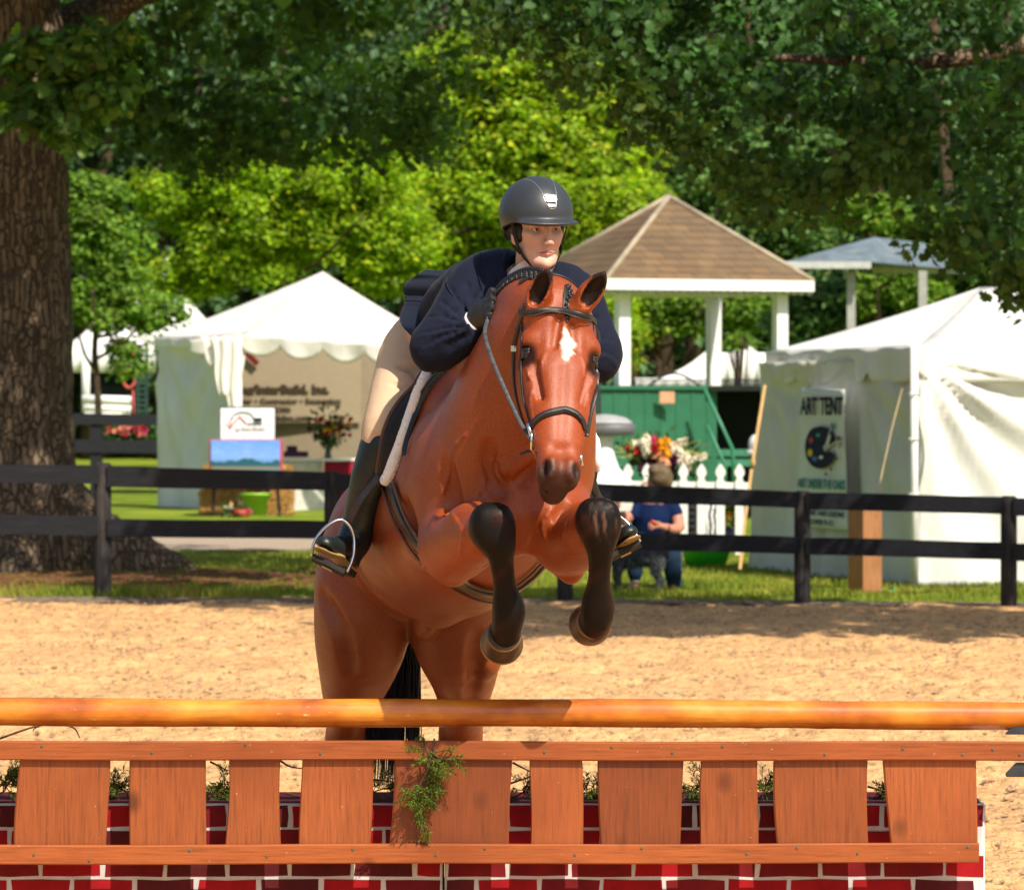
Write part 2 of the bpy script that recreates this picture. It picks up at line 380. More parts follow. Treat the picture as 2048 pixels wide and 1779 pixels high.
grass('grass', 60000, lambda r, n: r.uniform(-6.5, 7, n), lambda r, n, x: dist_fence(x)+.05+13*r.uniform(0, 1, n)**1.3, .055, M_blade, 5)
grass('grass_tufts', 2500, lambda r, n: r.uniform(-5.4, -2.2, n), lambda r, n, x: dist_fence(x)-.05+r.normal(0, .12, n), .13, M_blade, 6)

# ---------------- the jump ----------------
def wood(name, c, grain, rough=.5, dirt=.5):
    m = Mat(name, rough, .4); c = np.array(c); st = [26, 26, 26]; st[grain] = 1.1
    g = m.noise(4.2, 9, tuple(st), .72); b = m.noise(1.3, 4, (2, 1, 2)); kx = m.n('TexVoronoi', Scale=1.0); m.l(m.co('Object', (5.2, .01, 3.7)), kx.inputs['Vector'])
    col = m.ramp(g, [(.28, tuple(c*.42)), (.47, tuple(c)), (.74, tuple(np.minimum(c*1.40, 1)))])
    col = m.mix(col, tuple(c*.35), m.ramp(kx.outputs[0], [(.06, (.9,.9,.9)), (.17, (0,0,0))]))
    col = m.mix(col, tuple(c*np.array([.72, .62, .55])), m.ramp(b, [(.45, (0,0,0)), (.75, (.8,.8,.8))]))
    if dirt: col = m.mix(col, (.68, .50, .34), m.ramp(m.noise(75, 3), [(.715, (0,0,0)), (.75, (.9,.9,.9))]))
    oi = m.n('ObjectInfo'); col = m.mix(col, m.ramp(oi.outputs['Random'], [(0, (.62, .55, .50)), (.5, (.9, .88, .85)), (1, (1.12, 1.12, 1.15))]), 1.0, 'MULTIPLY')
    m.col(col); m.bump(g, .35, .003); m.set(Coat_Weight=.15, Coat_Roughness=.3); return m.m
M_rail = wood('stained_rail_wood', (.38, .100, .023), 0); M_plank = wood('stained_plank_wood', (.285, .074, .018), 2)
m = Mat('varnished_pole_wood', .36, .5); g = m.noise(2.2, 6, (1.2, 16, 16), .6); b = m.noise(2.0, 4, (2.2, 3, 3)); wv = m.n('TexVoronoi', Scale=1.0); m.l(m.co('Object', (2.1, 6, 6)), wv.inputs['Vector'])
c = m.ramp(b, [(.30, (.34, .075, .007)), (.48, (.58, .175, .011)), (.72, (.74, .32, .035))]); c = m.mix(c, (.26, .055, .006), m.ramp(g, [(.52, (0,0,0)), (.8, (.75,.75,.75))]))
fg = m.noise(9, 7, (.5, 9, 9), .7); c = m.mix(c, (.30, .07, .008), m.ramp(fg, [(.55, (0,0,0)), (.72, (.6,.6,.6))])); c = m.mix(c, (.85, .62, .36), m.ramp(m.noise(60, 3, (.35, 1, 1)), [(.72, (0,0,0)), (.78, (.8,.8,.8))])); c = m.mix(c, (.12, .035, .012), m.ramp(wv.outputs[0], [(.03, (.8,.8,.8)), (.10, (0,0,0))])); m.col(c); m.bump(b, .3, .006); m.set(Coat_Weight=.5, Coat_Roughness=.18); M_pole = m.m
JY = 14.93
pole = Mesh(); xs = np.linspace(-150, 2095, 90); rr = [.0438+.0012*math.sin(x*.011)+.0022*math.exp(-((x-1515)/14)**2)+.0018*math.exp(-((x-1640)/12)**2)+.0016*math.exp(-((x-345)/12)**2) for x in xs]
pole.tube([P(x, 1422+8*x/2048+1.5*math.sin(x*.004), 15.0) for x in xs], rr, 28); tag(pole.build('jump_pole', M_pole, None, True), 'round varnished orange wooden pole lying across the top of the jump', 'pole')
gate = thing('plank_gate', P(1024, 1728, JY), 'reddish brown wooden plank gate with uneven vertical boards below the pole', 'jump gate')
def railbox(y0, y1, x0, x1, dy, name, yr=0):
    h = Mesh(); n = 40; t = .017
    for k in range(n):
        pass
    def prof(x):
        a = P(x, y0+yr*x/2048+1.0*math.sin(x*.006), JY); b = P(x, y1+yr*x/2048+1.0*math.sin(x*.006), JY); return a, b
    vs = []; xs = np.linspace(x0, x1, n)
    for x in xs:
        a, b = prof(x); r = .004
        for q in ((a+V3(0, 0, -r)), (a+V3(0, r, 0)), (a+V3(0, t-r, .001)), (a+V3(0, t, -r)), (b+V3(0, t, r)), (b+V3(0, t-r, 0)), (b+V3(0, r, 0)), (b+V3(0, 0, r))): vs.append(q+V3(0, -dy, 0))
    fs = [(i*8+k, i*8+(k+1) % 8, (i+1)*8+(k+1) % 8, (i+1)*8+k) for i in range(n-1) for k in range(8)]; fs += [tuple(range(8))[::-1], tuple(range((n-1)*8, n*8))]
    h.add(vs, fs); return h.build(name, M_rail, gate)
tr = railbox(1481, 1519, -160, 2120, .004, 'top_rail', 2); br = railbox(1689, 1728, -160, 1958, .004, 'bottom_rail', -3)
M_screw = simple('green_screw_head', (.06, .11, .08), .5, .5, .3, 30, 0)
for x, y in ((84, 1491), (304, 1504), (491, 1488), (641, 1505), (1089, 1502), (1224, 1492), (1345, 1503), (1445, 1490), (1650, 1506), (1806, 1495), (1926, 1506), (1986, 1496), (2040, 1506)): h = Mesh(); h.lathe(P(x, y+2*x/2048, JY-.0045), [(.0042, 0), (.0042, .002), (.002, .0025)], 10, (0, -1, 0)); h.build('screw', M_screw, tr)
for x, y in ((68, 1708), (179, 1720), (380, 1700), (534, 1712), (706, 1698), (872, 1710), (970, 1697), (1150, 1710), (1284, 1697), (1494, 1708), (1594, 1696), (1715, 1708), (1936, 1695)): h = Mesh(); h.lathe(P(x, y-3*x/2048, JY-.0045), [(.0042, 0), (.0042, .002), (.002, .0025)], 10, (0, -1, 0)); h.build('screw', M_screw, br)
rs = random.Random(3)
for k, (a, b, c_, d) in enumerate([(-175, -12, -180, -20), (38, 218, 27, 213), (260, 412, 257, 411), (457, 561, 451, 561), (603, 747, 598, 740), (790, 1024, 777, 1018), (1061, 1163, 1059, 1168), (1196, 1369, 1199, 1358), (1406, 1518, 1396, 1514), (1548, 1736, 1553, 1737), (1766, 1953, 1782, 1955)]):
    h = Mesh(); t = .022; n = 16; y0, y1 = 1508, 1712; Yf = JY+.0155; ph = rs.uniform(0, 6); am = rs.uniform(1, 4)
    def f(u, v, w_):
        y = y0+(y1-y0)*v; L = a+(c_-a)*v+am*math.sin(v*4+ph); Rr = b+(d-b)*v-am*.8*math.sin(v*3.5+ph*2); return P(L+(Rr-L)*u, y, Yf)+V3(0, w_*t, 0)
    vs = []
    for i in range(n+1):
        v = i/n; e = .03
        for q in ((e*.6, 0), (1-e*.6, 0), (1, .2), (1, 1), (0, 1), (0, .2)): vs.append(f(q[0], v, q[1]))
    h.add(vs, [(i*6+(k2+1) % 6, i*6+k2, (i+1)*6+k2, (i+1)*6+(k2+1) % 6) for i in range(n) for k2 in range(6)]+[tuple(range(6)), tuple(range(n*6, n*6+6))[::-1]])
    h.build('board', M_plank, gate)
# painted brick boxes
mm = Mat('painted_mortar', .75, .3); mm.col(mm.ramp(mm.noise(9, 5), [(.3, (.42, .42, .44)), (.7, (.60, .60, .60))])); mm.bump(mm.noise(60, 3), .2, .002)
reds = [simple('brick_red', (.27, .006, .010), .75, .15, .25, 10, .2), simple('brick_dark_red', (.15, .008, .012), .75, .15, .3, 10, .2), simple('brick_maroon', (.085, .010, .013), .75, .15, .3, 10, .2), simple('brick_bright_red', (.62, .02, .015), .5, .4, .2, 10, .2)]
def brickbox(x0, x1, label, seed, end=False):
    t = thing('brick_box', P((x0+x1)/2, 1985, 15.1), label, 'jump wall'); r = random.Random(seed); Yf = 15.05; zt = P(0, 1604, Yf)[2]; a = P(x0, 0, Yf)[0]; b = P(x1, 0, Yf)[0]
    h = Mesh(); h.box(((a+b)/2, Yf+.20, zt/2), (b-a, .40, zt)); h.build('box', mm.m, t, False, .012)
    h = Mesh(); rh, bw, mt = .0775, .1955, .014; z = zt-.006; row = 0
    while z > .03:
        x = a+.004-(row % 2)*bw/2; first = True
        while x < b-.01:
            l = max(x+mt/2, a+.006); q = min(x+bw-mt/2, b-.006); 
            if q-l > .02:
                j = lambda: r.uniform(-.003, .003); top, bot = z-mt*.25, z-rh+mt*.55; h.cur = r.choices((0, 1, 2, 3), (5, 4, 2, .0))[0]
                vs = [(l+j(), bot+j()), ((l+q)/2, bot+j()), (q+j(), bot+j()), (q+j(), (bot+top)/2), (q+j(), top+j()), ((l+q)/2, top+j()), (l+j(), top+j()), (l+j(), (bot+top)/2)]
                h.add([(p[0], Yf-.0015, p[1]) for p in vs], [tuple(range(8))])
            x += bw
        if end:
            h.cur = r.choice((0, 3, 1)); h.add([(b+.0015, Yf+.02+(row % 2)*.08, z-rh+mt*.55), (b+.0015, Yf+.30, z-rh+mt*.55), (b+.0015, Yf+.30, z-mt*.25), (b+.0015, Yf+.02+(row % 2)*.08, z-mt*.25)], [(0, 1, 2, 3)])
        z -= rh; row += 1
    h.cur = 2; h.add([(a+.004, Yf+.003, zt+.0015), (b-.014, Yf+.003, zt+.0015), (b-.014, Yf+.395, zt+.0015), (a+.004, Yf+.395, zt+.0015)], [(0, 1, 2, 3)]); h.build('bricks', reds, t)
brickbox(-420, 885, 'painted red brick box under the left half of the gate', 2); brickbox(889, 1971, 'painted red brick box under the right half of the gate, ending at the sand', 5, True)
# jump cup / standard at the right
st = thing('jump_standard', (P(2110, 0, 15.1)[0], 15.1, 0), 'black jump stand with cups holding the pole at the right edge', 'jump stand'); xs_ = P(2125, 0, 15.1)[0]
M_cup = simple('black_plastic', (.03, .035, .045), .45, .5, .3, 20, .2)
h = Mesh(); h.box((xs_, 15.1, .75), (.09, .09, 1.5)); h.box((xs_, 15.1, .03), (.5, .6, .05)); h.build('upright', simple('white_painted_wood', (.75, .75, .73), .6), st, False, .004)
def cup(y0, y1, Y):
    h = Mesh(); a = P(2012, (y0+y1)/2, Y); h.add([P(2010, y0+22, Y-.06), P(2012, y1+2, Y-.06), P(2090, y1+2, Y-.06), P(2090, y0, Y-.06), P(2032, y0, Y-.06), P(2010, y0+22, Y+.06), P(2012, y1+2, Y+.06), P(2090, y1+2, Y+.06), P(2090, y0, Y+.06), P(2032, y0, Y+.06)],
        [(4, 3, 2, 1, 0), (5, 6, 7, 8, 9), (0, 1, 6, 5), (1, 2, 7, 6), (2, 3, 8, 7), (3, 4, 9, 8), (4, 0, 5, 9)]); h.build('cup', M_cup, st, False, .004)
cup(1444, 1466, 15.03); cup(1524, 1551, 15.0)
# cedar sprays
M_cedar = Mat('cedar_foliage', .7, .2); M_cedar.col(M_cedar.ramp(M_cedar.noise(40, 3), [(.3, (.05, .10, .012)), (.6, (.13, .19, .02)), (.8, (.24, .22, .04))])); M_cedar = M_cedar.m
M_twig = simple('twig_bark', (.10, .06, .04), .9, .1, .4, 30, .3)
def cedar(label, root, tip, ntw, spread, seed, dens=1.0, droop=0):
    r = np.random.RandomState(seed); t = thing('cedar_branch', root, label, 'branch', 'cedar branches dressing the jump'); A, B = np.array(root), np.array(tip); wd = Mesh(); fo = Mesh()
    main = spline([A, A*.6+B*.4+r.normal(0, .015, 3), A*.3+B*.7+r.normal(0, .015, 3), B], 14); wd.tube(main, list(np.linspace(.0035, .0012, 14)), 5)
    for k in range(ntw):
        i = r.randint(2, 14); p = main[min(i, 13)]; d = nrm(B-A)*.6+r.normal(0, 1, 3)*spread; d = nrm(d+V3(0, 0, -droop)); L = r.uniform(.04, .085); q = p+d*L; wd.tube([p, p+d*L*.5+r.normal(0, .003, 3), q], [.0014, .0010, .0006], 4)
        for s in range(int(9*dens)):
            c = p+(q-p)*(.25+.8*s/9); sd = nrm(np.cross(d, r.normal(size=3))); 
            for e in (-1, 1):
                v = nrm(d*.8+sd*e*.8+r.normal(0, .15, 3)); l = r.uniform(.010, .022); n2 = nrm(np.cross(v, r.normal(size=3)))
                fo.add([c, c+v*l*.5+n2*.0016, c+v*l, c+v*l*.5-n2*.0016], [(0, 1, 2, 3)]); 
                for g in (.4, .7): 
                    for ee in (-1, 1):
                        w2 = nrm(v+ee*nrm(np.cross(v, n2))*.8); fo.add([c+v*l*g, c+v*l*g+w2*.004+n2*.0015, c+v*l*g+w2*.009, c+v*l*g+w2*.004-n2*.0015], [(0, 1, 2, 3)])
    wd.build('twig', M_twig, t); fo.build('foliage', M_cedar, t)
cedar('green cedar sprig hanging over the front of the gate below the horse', P(846, 1474, JY-.012), P(843, 1590, JY-.035), 34, .75, 1, 1.2, .5)
cedar('small cedar sprig draped over the top rail, right of the hanging sprig', P(868, 1476, JY-.010), P(890, 1515, JY-.03), 10, .6, 2, 1.0, .5)
cedar('dry wispy cedar sprig hanging on the widest board', P(850, 1520, JY-.02), P(852, 1648, JY-.012), 16, .35, 3, .8, .7)
wallz = 15.12
for k, (x, y, x2, y2, n, lb) in enumerate([(-30, 1590, 30, 1535, 30, 'cedar branch on the wall at the far left edge, beside the first full board'), (205, 1590, 262, 1560, 26, 'cedar branch in the gap between the first and second full boards'), (400, 1595, 455, 1562, 26, 'cedar branch in the gap left of the narrow third board'),
    (700, 1598, 792, 1575, 26, 'cedar branch in the gap below the black tail'), (1010, 1600, 1062, 1565, 18, 'cedar branch in the gap right of the widest board'), (1150, 1592, 1205, 1572, 22, 'cedar branch in the gap right of the narrow board with a knot'),
    (1360, 1600, 1412, 1550, 28, 'tall cedar branch with a yellow tip in the gap at the right'), (1505, 1600, 1560, 1572, 22, 'cedar branch in the second gap from the right end'), (1725, 1600, 1790, 1590, 12, 'thin cedar branch in the gap furthest right')]):
    cedar(lb, P(x, y, wallz), P(x2, y2, wallz+.05), n, .8, 10+k)
for lb, pts in (('bare curved twig arching over the top rail at the far left', [(0, 1476), (50, 1458), (92, 1447), (70, 1455), (66, 1462)]), ('short bare twig above the top rail right of the arched twig', [(120, 1446), (148, 1455), (160, 1475)]), ('bare twig across the gap left of the narrow third board', [(420, 1522), (455, 1540)]), ('bare dark twig across the gap right of the third board', [(560, 1520), (580, 1532), (604, 1536)]), ('bare twig low in the gap before the shaded board', [(572, 1585), (600, 1592)]),
    ('dark twig crossing the gap in front of the tail', [(745, 1558), (785, 1562)]), ('bare twig high in the gap right of the widest board', [(1025, 1524), (1060, 1542)]), ('thick dark twig low in the gap right of the widest board', [(1020, 1566), (1062, 1552)]), ('bare reddish twig in the last gap on the right', [(1735, 1572), (1778, 1584), (1800, 1600)])):
    h = Mesh(); h.tube(spline([P(x, y, 15.12) for x, y in pts], 8), list(np.linspace(.0038, .0018, 8)), 5); tag(h.build('twig', M_twig), lb, 'twig', 'bare twigs around the gate')

# ---------------- black board fence ----------------
mf = Mat('weathered_black_boards', .75, .3); n = mf.noise(3, 6, (1, 8, 12), .65); mf.col(mf.mix(mf.ramp(n, [(.3, (.006, .007, .010)), (.6, (.014, .015, .021)), (.85, (.045, .040, .040))]), (.10, .075, .062), mf.ramp(mf.noise(.8, 4), [(.56, (0,0,0)), (.75, (.55,.55,.55))]))); mf.bump(n, .5, .006); M_fence = mf.m
mp = Mat('weathered_post_wood', .85, .2); n = mp.noise(4, 6, (10, 10, 1), .65); mp.col(mp.ramp(n, [(.3, (.012, .012, .014)), (.55, (.034, .030, .030)), (.8, (.11, .088, .075))])); mp.bump(n, .5, .008); M_post = mp.m
fence = thing('board_fence', (0, 45, 0), 'black weathered two rail board fence around the riding arena', 'fence')
FP = [(-1180, 1203, 46.2), (-720, 1201, 45.9), (-260, 1199, 45.6), (205, 1197, 45.5), (664, 1192, 45.2), (1130, 1205, 44.7), (1605, 1210, 44.2), (2018, 1220, 43.4), (2440, 1228, 42.6), (2880, 1237, 41.9), (3320, 1246, 41.2)]
top = {-1180: 888, -720: 900, 2880: 1013, 3320: 1024, -260: 912, 205: 925, 664: 942, 1130: 962, 1605: 981, 2018: 991, 2440: 1002}
for x, yb, Y in FP:
    h = Mesh(); z1 = P(x, top[x], Y)[2]; r = .083 if x < 400 else .075
    h.lathe((P(x, 0, Y)[0], Y+.02, -.05), [(r*.95, 0), (r, .06), (r*1.01, z1*.5), (r*.98, z1+.035), (r*.7, z1+.05)], 16); h.build('post', M_post, fence, True)
def rail(x0, y0a, y0b, Y0, x1, y1a, y1b, Y1):
    h = Mesh(); n = 10
    def f(u, side):
        Y = Y0+(Y1-Y0)*u-.085; x = x0+(x1-x0)*u; w = 1.2*math.sin(u*5+x0); return P(x, y0a+(y1a-y0a)*u+w, Y), P(x, y0b+(y1b-y0b)*u+w*.6, Y)
    vs = []
    for i in range(n+1):
        a, b = f(i/n, 0); vs += [a, b, b+V3(0, .028, 0), a+V3(0, .028, 0)]
    h.add(vs, [(i*4+k, i*4+(k+1) % 4, (i+1)*4+(k+1) % 4, (i+1)*4+k) for i in range(n) for k in range(4)]+[(3, 2, 1, 0), (n*4, n*4+1, n*4+2, n*4+3)]); h.build('rail', M_fence, fence)
rail(-1170, 901, 937, 46.2, -729, 912, 948, 45.9); rail(-1170, 1004, 1042, 46.2, -729, 1014, 1052, 45.9); rail(-711, 913, 949, 45.9, -269, 924, 959, 45.6); rail(-711, 1015, 1053, 45.9, -269, 1025, 1063, 45.6)
rail(2449, 1007, 1043, 42.6, 2871, 1018, 1055, 41.9); rail(2449, 1097, 1133, 42.6, 2871, 1108, 1145, 41.9); rail(2889, 1019, 1056, 41.9, 3311, 1030, 1068, 41.2); rail(2889, 1109, 1146, 41.9, 3311, 1120, 1158, 41.2)
rail(-260, 925, 960, 45.6, 196, 929, 967, 45.5); rail(-260, 1026, 1064, 45.6, 196, 1030, 1070, 45.5)
rail(214, 930, 973, 45.5, 655, 945, 981, 45.2); rail(214, 1036, 1072, 45.5, 655, 1042, 1078, 45.2)
rail(673, 946, 982, 45.2, 1122, 962, 999, 44.7); rail(673, 1044, 1080, 45.2, 1122, 1056, 1092, 44.7)
rail(1138, 963, 1000, 44.7, 1597, 984, 1016, 44.2); rail(1138, 1060, 1096, 44.7, 1597, 1074, 1108, 44.2)
rail(1612, 985, 1019, 44.2, 2010, 992, 1027, 43.4); rail(1612, 1075, 1109, 44.2, 2010, 1083, 1118, 43.4)
rail(2026, 995, 1031, 43.4, 2440, 1006, 1042, 42.6); rail(2026, 1086, 1121, 43.4, 2440, 1096, 1132, 42.6)
# ---------------- tents ----------------
def canvas_mat(name, c, grime=.25):
    m = Mat(name, .85, .2); c = np.array(c); m.col(m.mix(m.ramp(m.noise(1.5, 4), [(.3, tuple(c*.93)), (.7, tuple(np.minimum(c*1.04, .95)))]), tuple(c*np.array([.62, .60, .52])), m.ramp(m.noise(3.2, 6, (1, 1, .5)), [(.52, (0,0,0)), (.85, (grime,)*3)])))
    m.bump(m.noise(2.2, 4, (1, 1, .6)), .5, .06); m.bump(m.noise(30, 3), .15, .004)
    tr = m.n('BsdfTranslucent'); tr.inputs[0].default_value = (*tuple(c*.9), 1); mx = m.n('MixShader'); mx.inputs[0].default_value = .10; m.l(m.b.outputs[0], mx.inputs[1]); m.l(tr.outputs[0], mx.inputs[2]); m.l(mx.outputs[0], m.t.nodes['Material Output'].inputs[0]); return m.m
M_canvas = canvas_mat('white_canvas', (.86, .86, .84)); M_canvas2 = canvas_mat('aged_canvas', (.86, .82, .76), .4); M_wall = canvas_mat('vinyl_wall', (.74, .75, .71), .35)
M_wp = simple('white_paint', (.80, .80, .80), .5, .4, .04, 8, .05)
M_alu = simple('white_metal_pole', (.72, .70, .66), .4, .5, .06, 8, 0)
def text(s, name, mat, parent, org, xd, zd, size, sx=1, bold=0.0, depth=.004):
    cu = bpy.data.curves.new('t', 'FONT'); cu.body = s; cu.size = size; cu.extrude = depth; cu.offset = bold; cu.resolution_u = 3; o = bpy.data.objects.new('t', cu); COL.objects.link(o)
    me = bpy.data.meshes.new_from_object(o.evaluated_get(bpy.context.evaluated_depsgraph_get())); bpy.data.objects.remove(o); xd = nrm(xd); zd = nrm(zd); yd = np.cross(zd, xd)
    M = Matrix(((xd[0]*sx, zd[0], -yd[0], org[0]), (xd[1]*sx, zd[1], -yd[1], org[1]), (xd[2]*sx, zd[2], -yd[2], org[2]), (0, 0, 0, 1))); me.transform(M); me.materials.clear(); me.materials.append(mat); return link(name, me, parent)
def seam_wall(mesh, a, b, z0, z1, fold=.05, nf=9, seed=0, flare=0, gather=None, nu=70, nv=24, th=.006, lift=None, fan=None, spread=0):
    """hanging canvas wall from a to b with soft vertical folds"""
    a = np.array(a, float); b = np.array(b, float); d = nrm((b-a)*[1, 1, 0]); nn = V3(d[1], -d[0], 0); r = np.random.RandomState(seed); ph = r.uniform(0, 6.28, 8); L = np.linalg.norm(b-a)
    def f(u, v):
        t = 1-v; zb = z0[0]*(1-u)+z0[1]*u if hasattr(z0, '__len__') else z0; zt = z1[0]*(1-u)+z1[1]*u if hasattr(z1, '__len__') else z1
        w = sum(math.sin(u*nf*k*(1+.15*t)+ph[k]+t*1.2*math.sin(ph[k+2]))/k for k in (1, 2, 3))*fold*(.15+.85*t**.7)
        if gather: w += fold*1.6*math.exp(-((u-gather[0]-t*gather[1])/.07)**2)*math.sin((u-gather[0])*90)
        for (fu, fv, A_, n_) in (fan or ()):
            dx, dz = (u-fu)*L, (v-fv)*2.4; rr = math.hypot(dx, dz); ang = math.atan2(dz, dx); w += A_*math.sin(n_*ang+ph[5]+.5*math.sin(rr*2))*min(1, rr*1.3)*math.exp(-rr*.28)
        return a+(b-a)*u+d*(-spread*t*t*(1-u))+nn*(w+flare*t*t)+V3(0, 0, zb+(zt-zb)*v-a[2]*(1-u)-b[2]*u)
    mesh.grid(f, nu, nv, th)
def valance(mesh, a, b, z1, drop, ns, wav=.02, scal=.35, out=.02, seed=0, notch=True, pw=.55):
    a = np.array(a, float); b = np.array(b, float); d = nrm((b-a)*[1, 1, 0]); nn = V3(d[1], -d[0], 0); r = np.random.RandomState(seed); p = r.uniform(0, 6.28, 4)
    def f(u, v):
        s = (u*ns) % 1.0; e = 1-scal*(1-abs(math.sin(math.pi*s))**pw) if notch else 1
        z = -drop*v*e; w = wav*v*(math.sin(u*ns*6.28+p[0])+.6*math.sin(u*ns*3.1+p[1])+.4*math.sin(u*ns*11+p[2])); return a+(b-a)*u+nn*(out+w)+V3(0, 0, z)
    mesh.grid(f, ns*14, 6, .005)
# --- tent on the right ---
at = thing('art_tent', P(1835, 1180, 47.8), 'white canvas tent with art banner behind the fence at the right', 'tent')
zE = 2.42; C0 = V3(*P(1832, 0, 47.8)[:2], 0); C1 = V3(*P(1537, 0, 52.5)[:2], 0); C2 = V3(*(C0[:2]+np.array([5.6, 1.5])), 0); C3 = C1+(C2-C0)
E0, E1, E2, E3 = [c+V3(0, 0, zE) for c in (C0, C1, C2, C3)]; pk = (E0+E1+E2+E3)/4; pkA = V3(P(1962, 0, 51.2)[0], 51.2, P(0, 574, 51.2)[2]); pkB = pkA+V3(2.6, .75, .02)
h = Mesh()
def patch(A, B, C, D, sag=.12, nu=16, nv=14):
    def f(u, v): p = (A*(1-u)+B*u)*(1-v)+(D*(1-u)+C*u)*v; return p-V3(0, 0, sag*4*v*(1-v)*(.35+.65*4*u*(1-u)))
    h.grid(f, nu, nv, .006)
patch(E0, E2, pkB, pkA, .06); patch(E1, E0, pkA, pkA+V3(.001, .001, 0), .07); patch(E3, E1, pkA, pkB); patch(E2, E3, pkB, pkB+V3(.001, 0, 0))
h.build('roof', M_canvas, at, True)
h = Mesh(); valance(h, E1, E0, zE, .36, 4, .05, .30, .03, 1, True, .16); valance(h, E0, E2, zE, .36, 4, .05, .30, .03, 2, True, .16); h.build('valance', M_canvas, at, True)
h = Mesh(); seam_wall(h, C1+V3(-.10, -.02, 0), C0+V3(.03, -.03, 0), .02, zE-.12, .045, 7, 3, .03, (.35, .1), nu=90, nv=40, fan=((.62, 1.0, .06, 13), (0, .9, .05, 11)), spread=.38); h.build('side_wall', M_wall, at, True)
h = Mesh(); seam_wall(h, C0+V3(.02, 0, 0), C2, .03, zE-.1, .03, 6, 5, .02, None, nu=90, nv=40, fan=((0, 1.0, .085, 15), (.75, 1.02, .06, 13))); h.build('front_wall', M_canvas, at, True)
h = Mesh(); h.tube([C0+V3(-.02, -.03, 0), C0+V3(-.02, -.03, zE)], .04, 12); h.tube([C1, C1+V3(0, 0, zE)], .03, 10); h.build('corner_pole', M_wp, at, True)
h = Mesh(); t = .028
for z in (.35, .95, 1.5, 1.95): h.tube([C0+V3(-.03, -.04, z)+V3(.05*math.cos(a), .05*math.sin(a), .0) for a in np.linspace(0, 6.28, 14, False)], .008, 5, closed=True)
h.build('pole_ties', M_canvas2, at, True)
h = Mesh(); h.ribbon([V3(*P(1530, 770, 50.8)), V3(*P(1517, 850, 50.4)), V3(*P(1503, 940, 50)), V3(*P(1490, 1040, 49.6)), V3(*P(1480, 1138, 49.3))], np.tile(V3(0, -1, 0), (5, 1)), .032, .008); h.ball(P(1506, 925, 50), (.03, .03, .05), 8); h.build('guy_strap', simple('yellow_strap', (.48, .30, .12), .7), at)
h = Mesh(); h.ribbon([V3(*P(1806, 770, 47.9)), V3(*P(1783, 860, 47.4)), V3(*P(1762, 955, 46.9)), V3(*P(1748, 1050, 46.5))], np.tile(V3(0, -1, 0), (4, 1)), .012, .005); h.build('guy_strap', simple('worn_strap', (.36, .27, .16), .8), at)
# banner, placed just in front of the side wall
wd = nrm(C0-C1); wn = V3(wd[1], -wd[0], 0)
def onwall(px, py, off=.20):
    """point of the tent's side wall plane seen at a photo pixel"""
    k = (px-HX)/F; # X = k*Y ; point = C1 + wd*t + wn*off
    o = C1+wn*off; t = (k*o[1]-o[0])/(wd[0]-k*wd[1]); p = o+wd*t; return V3(p[0], p[1], CH-(py-HY)*p[1]/F)
ban = thing('art_banner', onwall(1640, 975), 'long white art tent banner with a painter palette hanging on the canvas wall', 'banner')
h = Mesh(); B00, B10, B11, B01 = onwall(1594, 1052), onwall(1693, 1060), onwall(1690, 778), onwall(1598, 776)
h.grid(lambda u, v: (B00*(1-u)+B10*u)*(1-v)+(B01*(1-u)+B11*u)*v+wn*(.012*math.sin(u*4+v*5)-.0), 12, 24, .004); h.build('cloth', simple('banner_cloth', (.70, .74, .72), .8, .2, .03), ban, True)
M_ink = simple('navy_ink', (.016, .020, .045), .8, .1, .1, 20, 0); M_teal = simple('teal_ink', (.012, .20, .19), .8, .1, .1, 20, 0)
bx = wd; bz = V3(0, 0, 1)
def btext(s, px, py, hpx, wpx, mat, bold=.004, serif=False):
    Yl = onwall(px, py)[1]; size = hpx*Yl/F*1.38; o = text(s, 'lettering', mat, ban, onwall(px, py, .232), bx, bz, size, 1, bold, .002); X = np.empty(len(o.data.vertices)*3); o.data.vertices.foreach_get('co', X); X = X.reshape(-1, 3)
    org = onwall(px, py, .232); l = (X-org)@bx; cur = l.max(); e = onwall(px+wpx, py, .232); k = ((e-org)@bx)/cur; X = X+np.outer(l*(k-1), bx); o.data.vertices.foreach_set('co', X.ravel()); o.data.update()
btext('ART TENT', 1601, 828, 35, 84, M_ink, .006); btext('ART UNDER THE OAKS', 1595, 974, 19, 95, M_teal, .003)
btext('BASIC ART AND LESSONS', 1596, 1028, 11, 92, M_ink, .001); btext('FOR OVER 9-12', 1600, 1046, 11, 66, M_ink, .001)
h = Mesh()
def disc(mesh, pts, off=.235): mesh.add([onwall(x, y, off) for x, y in pts], [tuple(range(len(pts)))[::-1]])
def el(cx, cy, rx, ry, rot=0, n=16): return [(cx+rx*math.cos(a)*math.cos(rot)-ry*math.sin(a)*math.sin(rot), cy+rx*math.cos(a)*math.sin(rot)+ry*math.sin(a)*math.cos(rot)) for a in np.linspace(0, 2*math.pi, n, False)]
disc(h, spline([(1640, 852), (1622, 858), (1612, 878), (1610, 902), (1616, 922), (1630, 935), (1648, 936), (1662, 926), (1668, 910), (1660, 903), (1650, 904), (1646, 897), (1655, 890), (1666, 888), (1668, 874), (1658, 858), (1645, 852)], 48)); h.build('palette', M_ink, ban)
for c, (x, y, rx, ry) in (((.55, .04, .03), (1622, 880, 4, 6)), ((.03, .35, .25), (1636, 870, 4, 4)), ((.75, .50, .02), (1620, 905, 5, 7.5)), ((.05, .16, .5), (1629, 917, 5.5, 5)), ((.8, .8, .75), (1642, 914, 4, 3.5))):
    h = Mesh(); disc(h, el(x, y, rx, ry), .238); h.build('paint_blob', simple('paint', c, .7, .2, .05), ban)
h = Mesh(); 
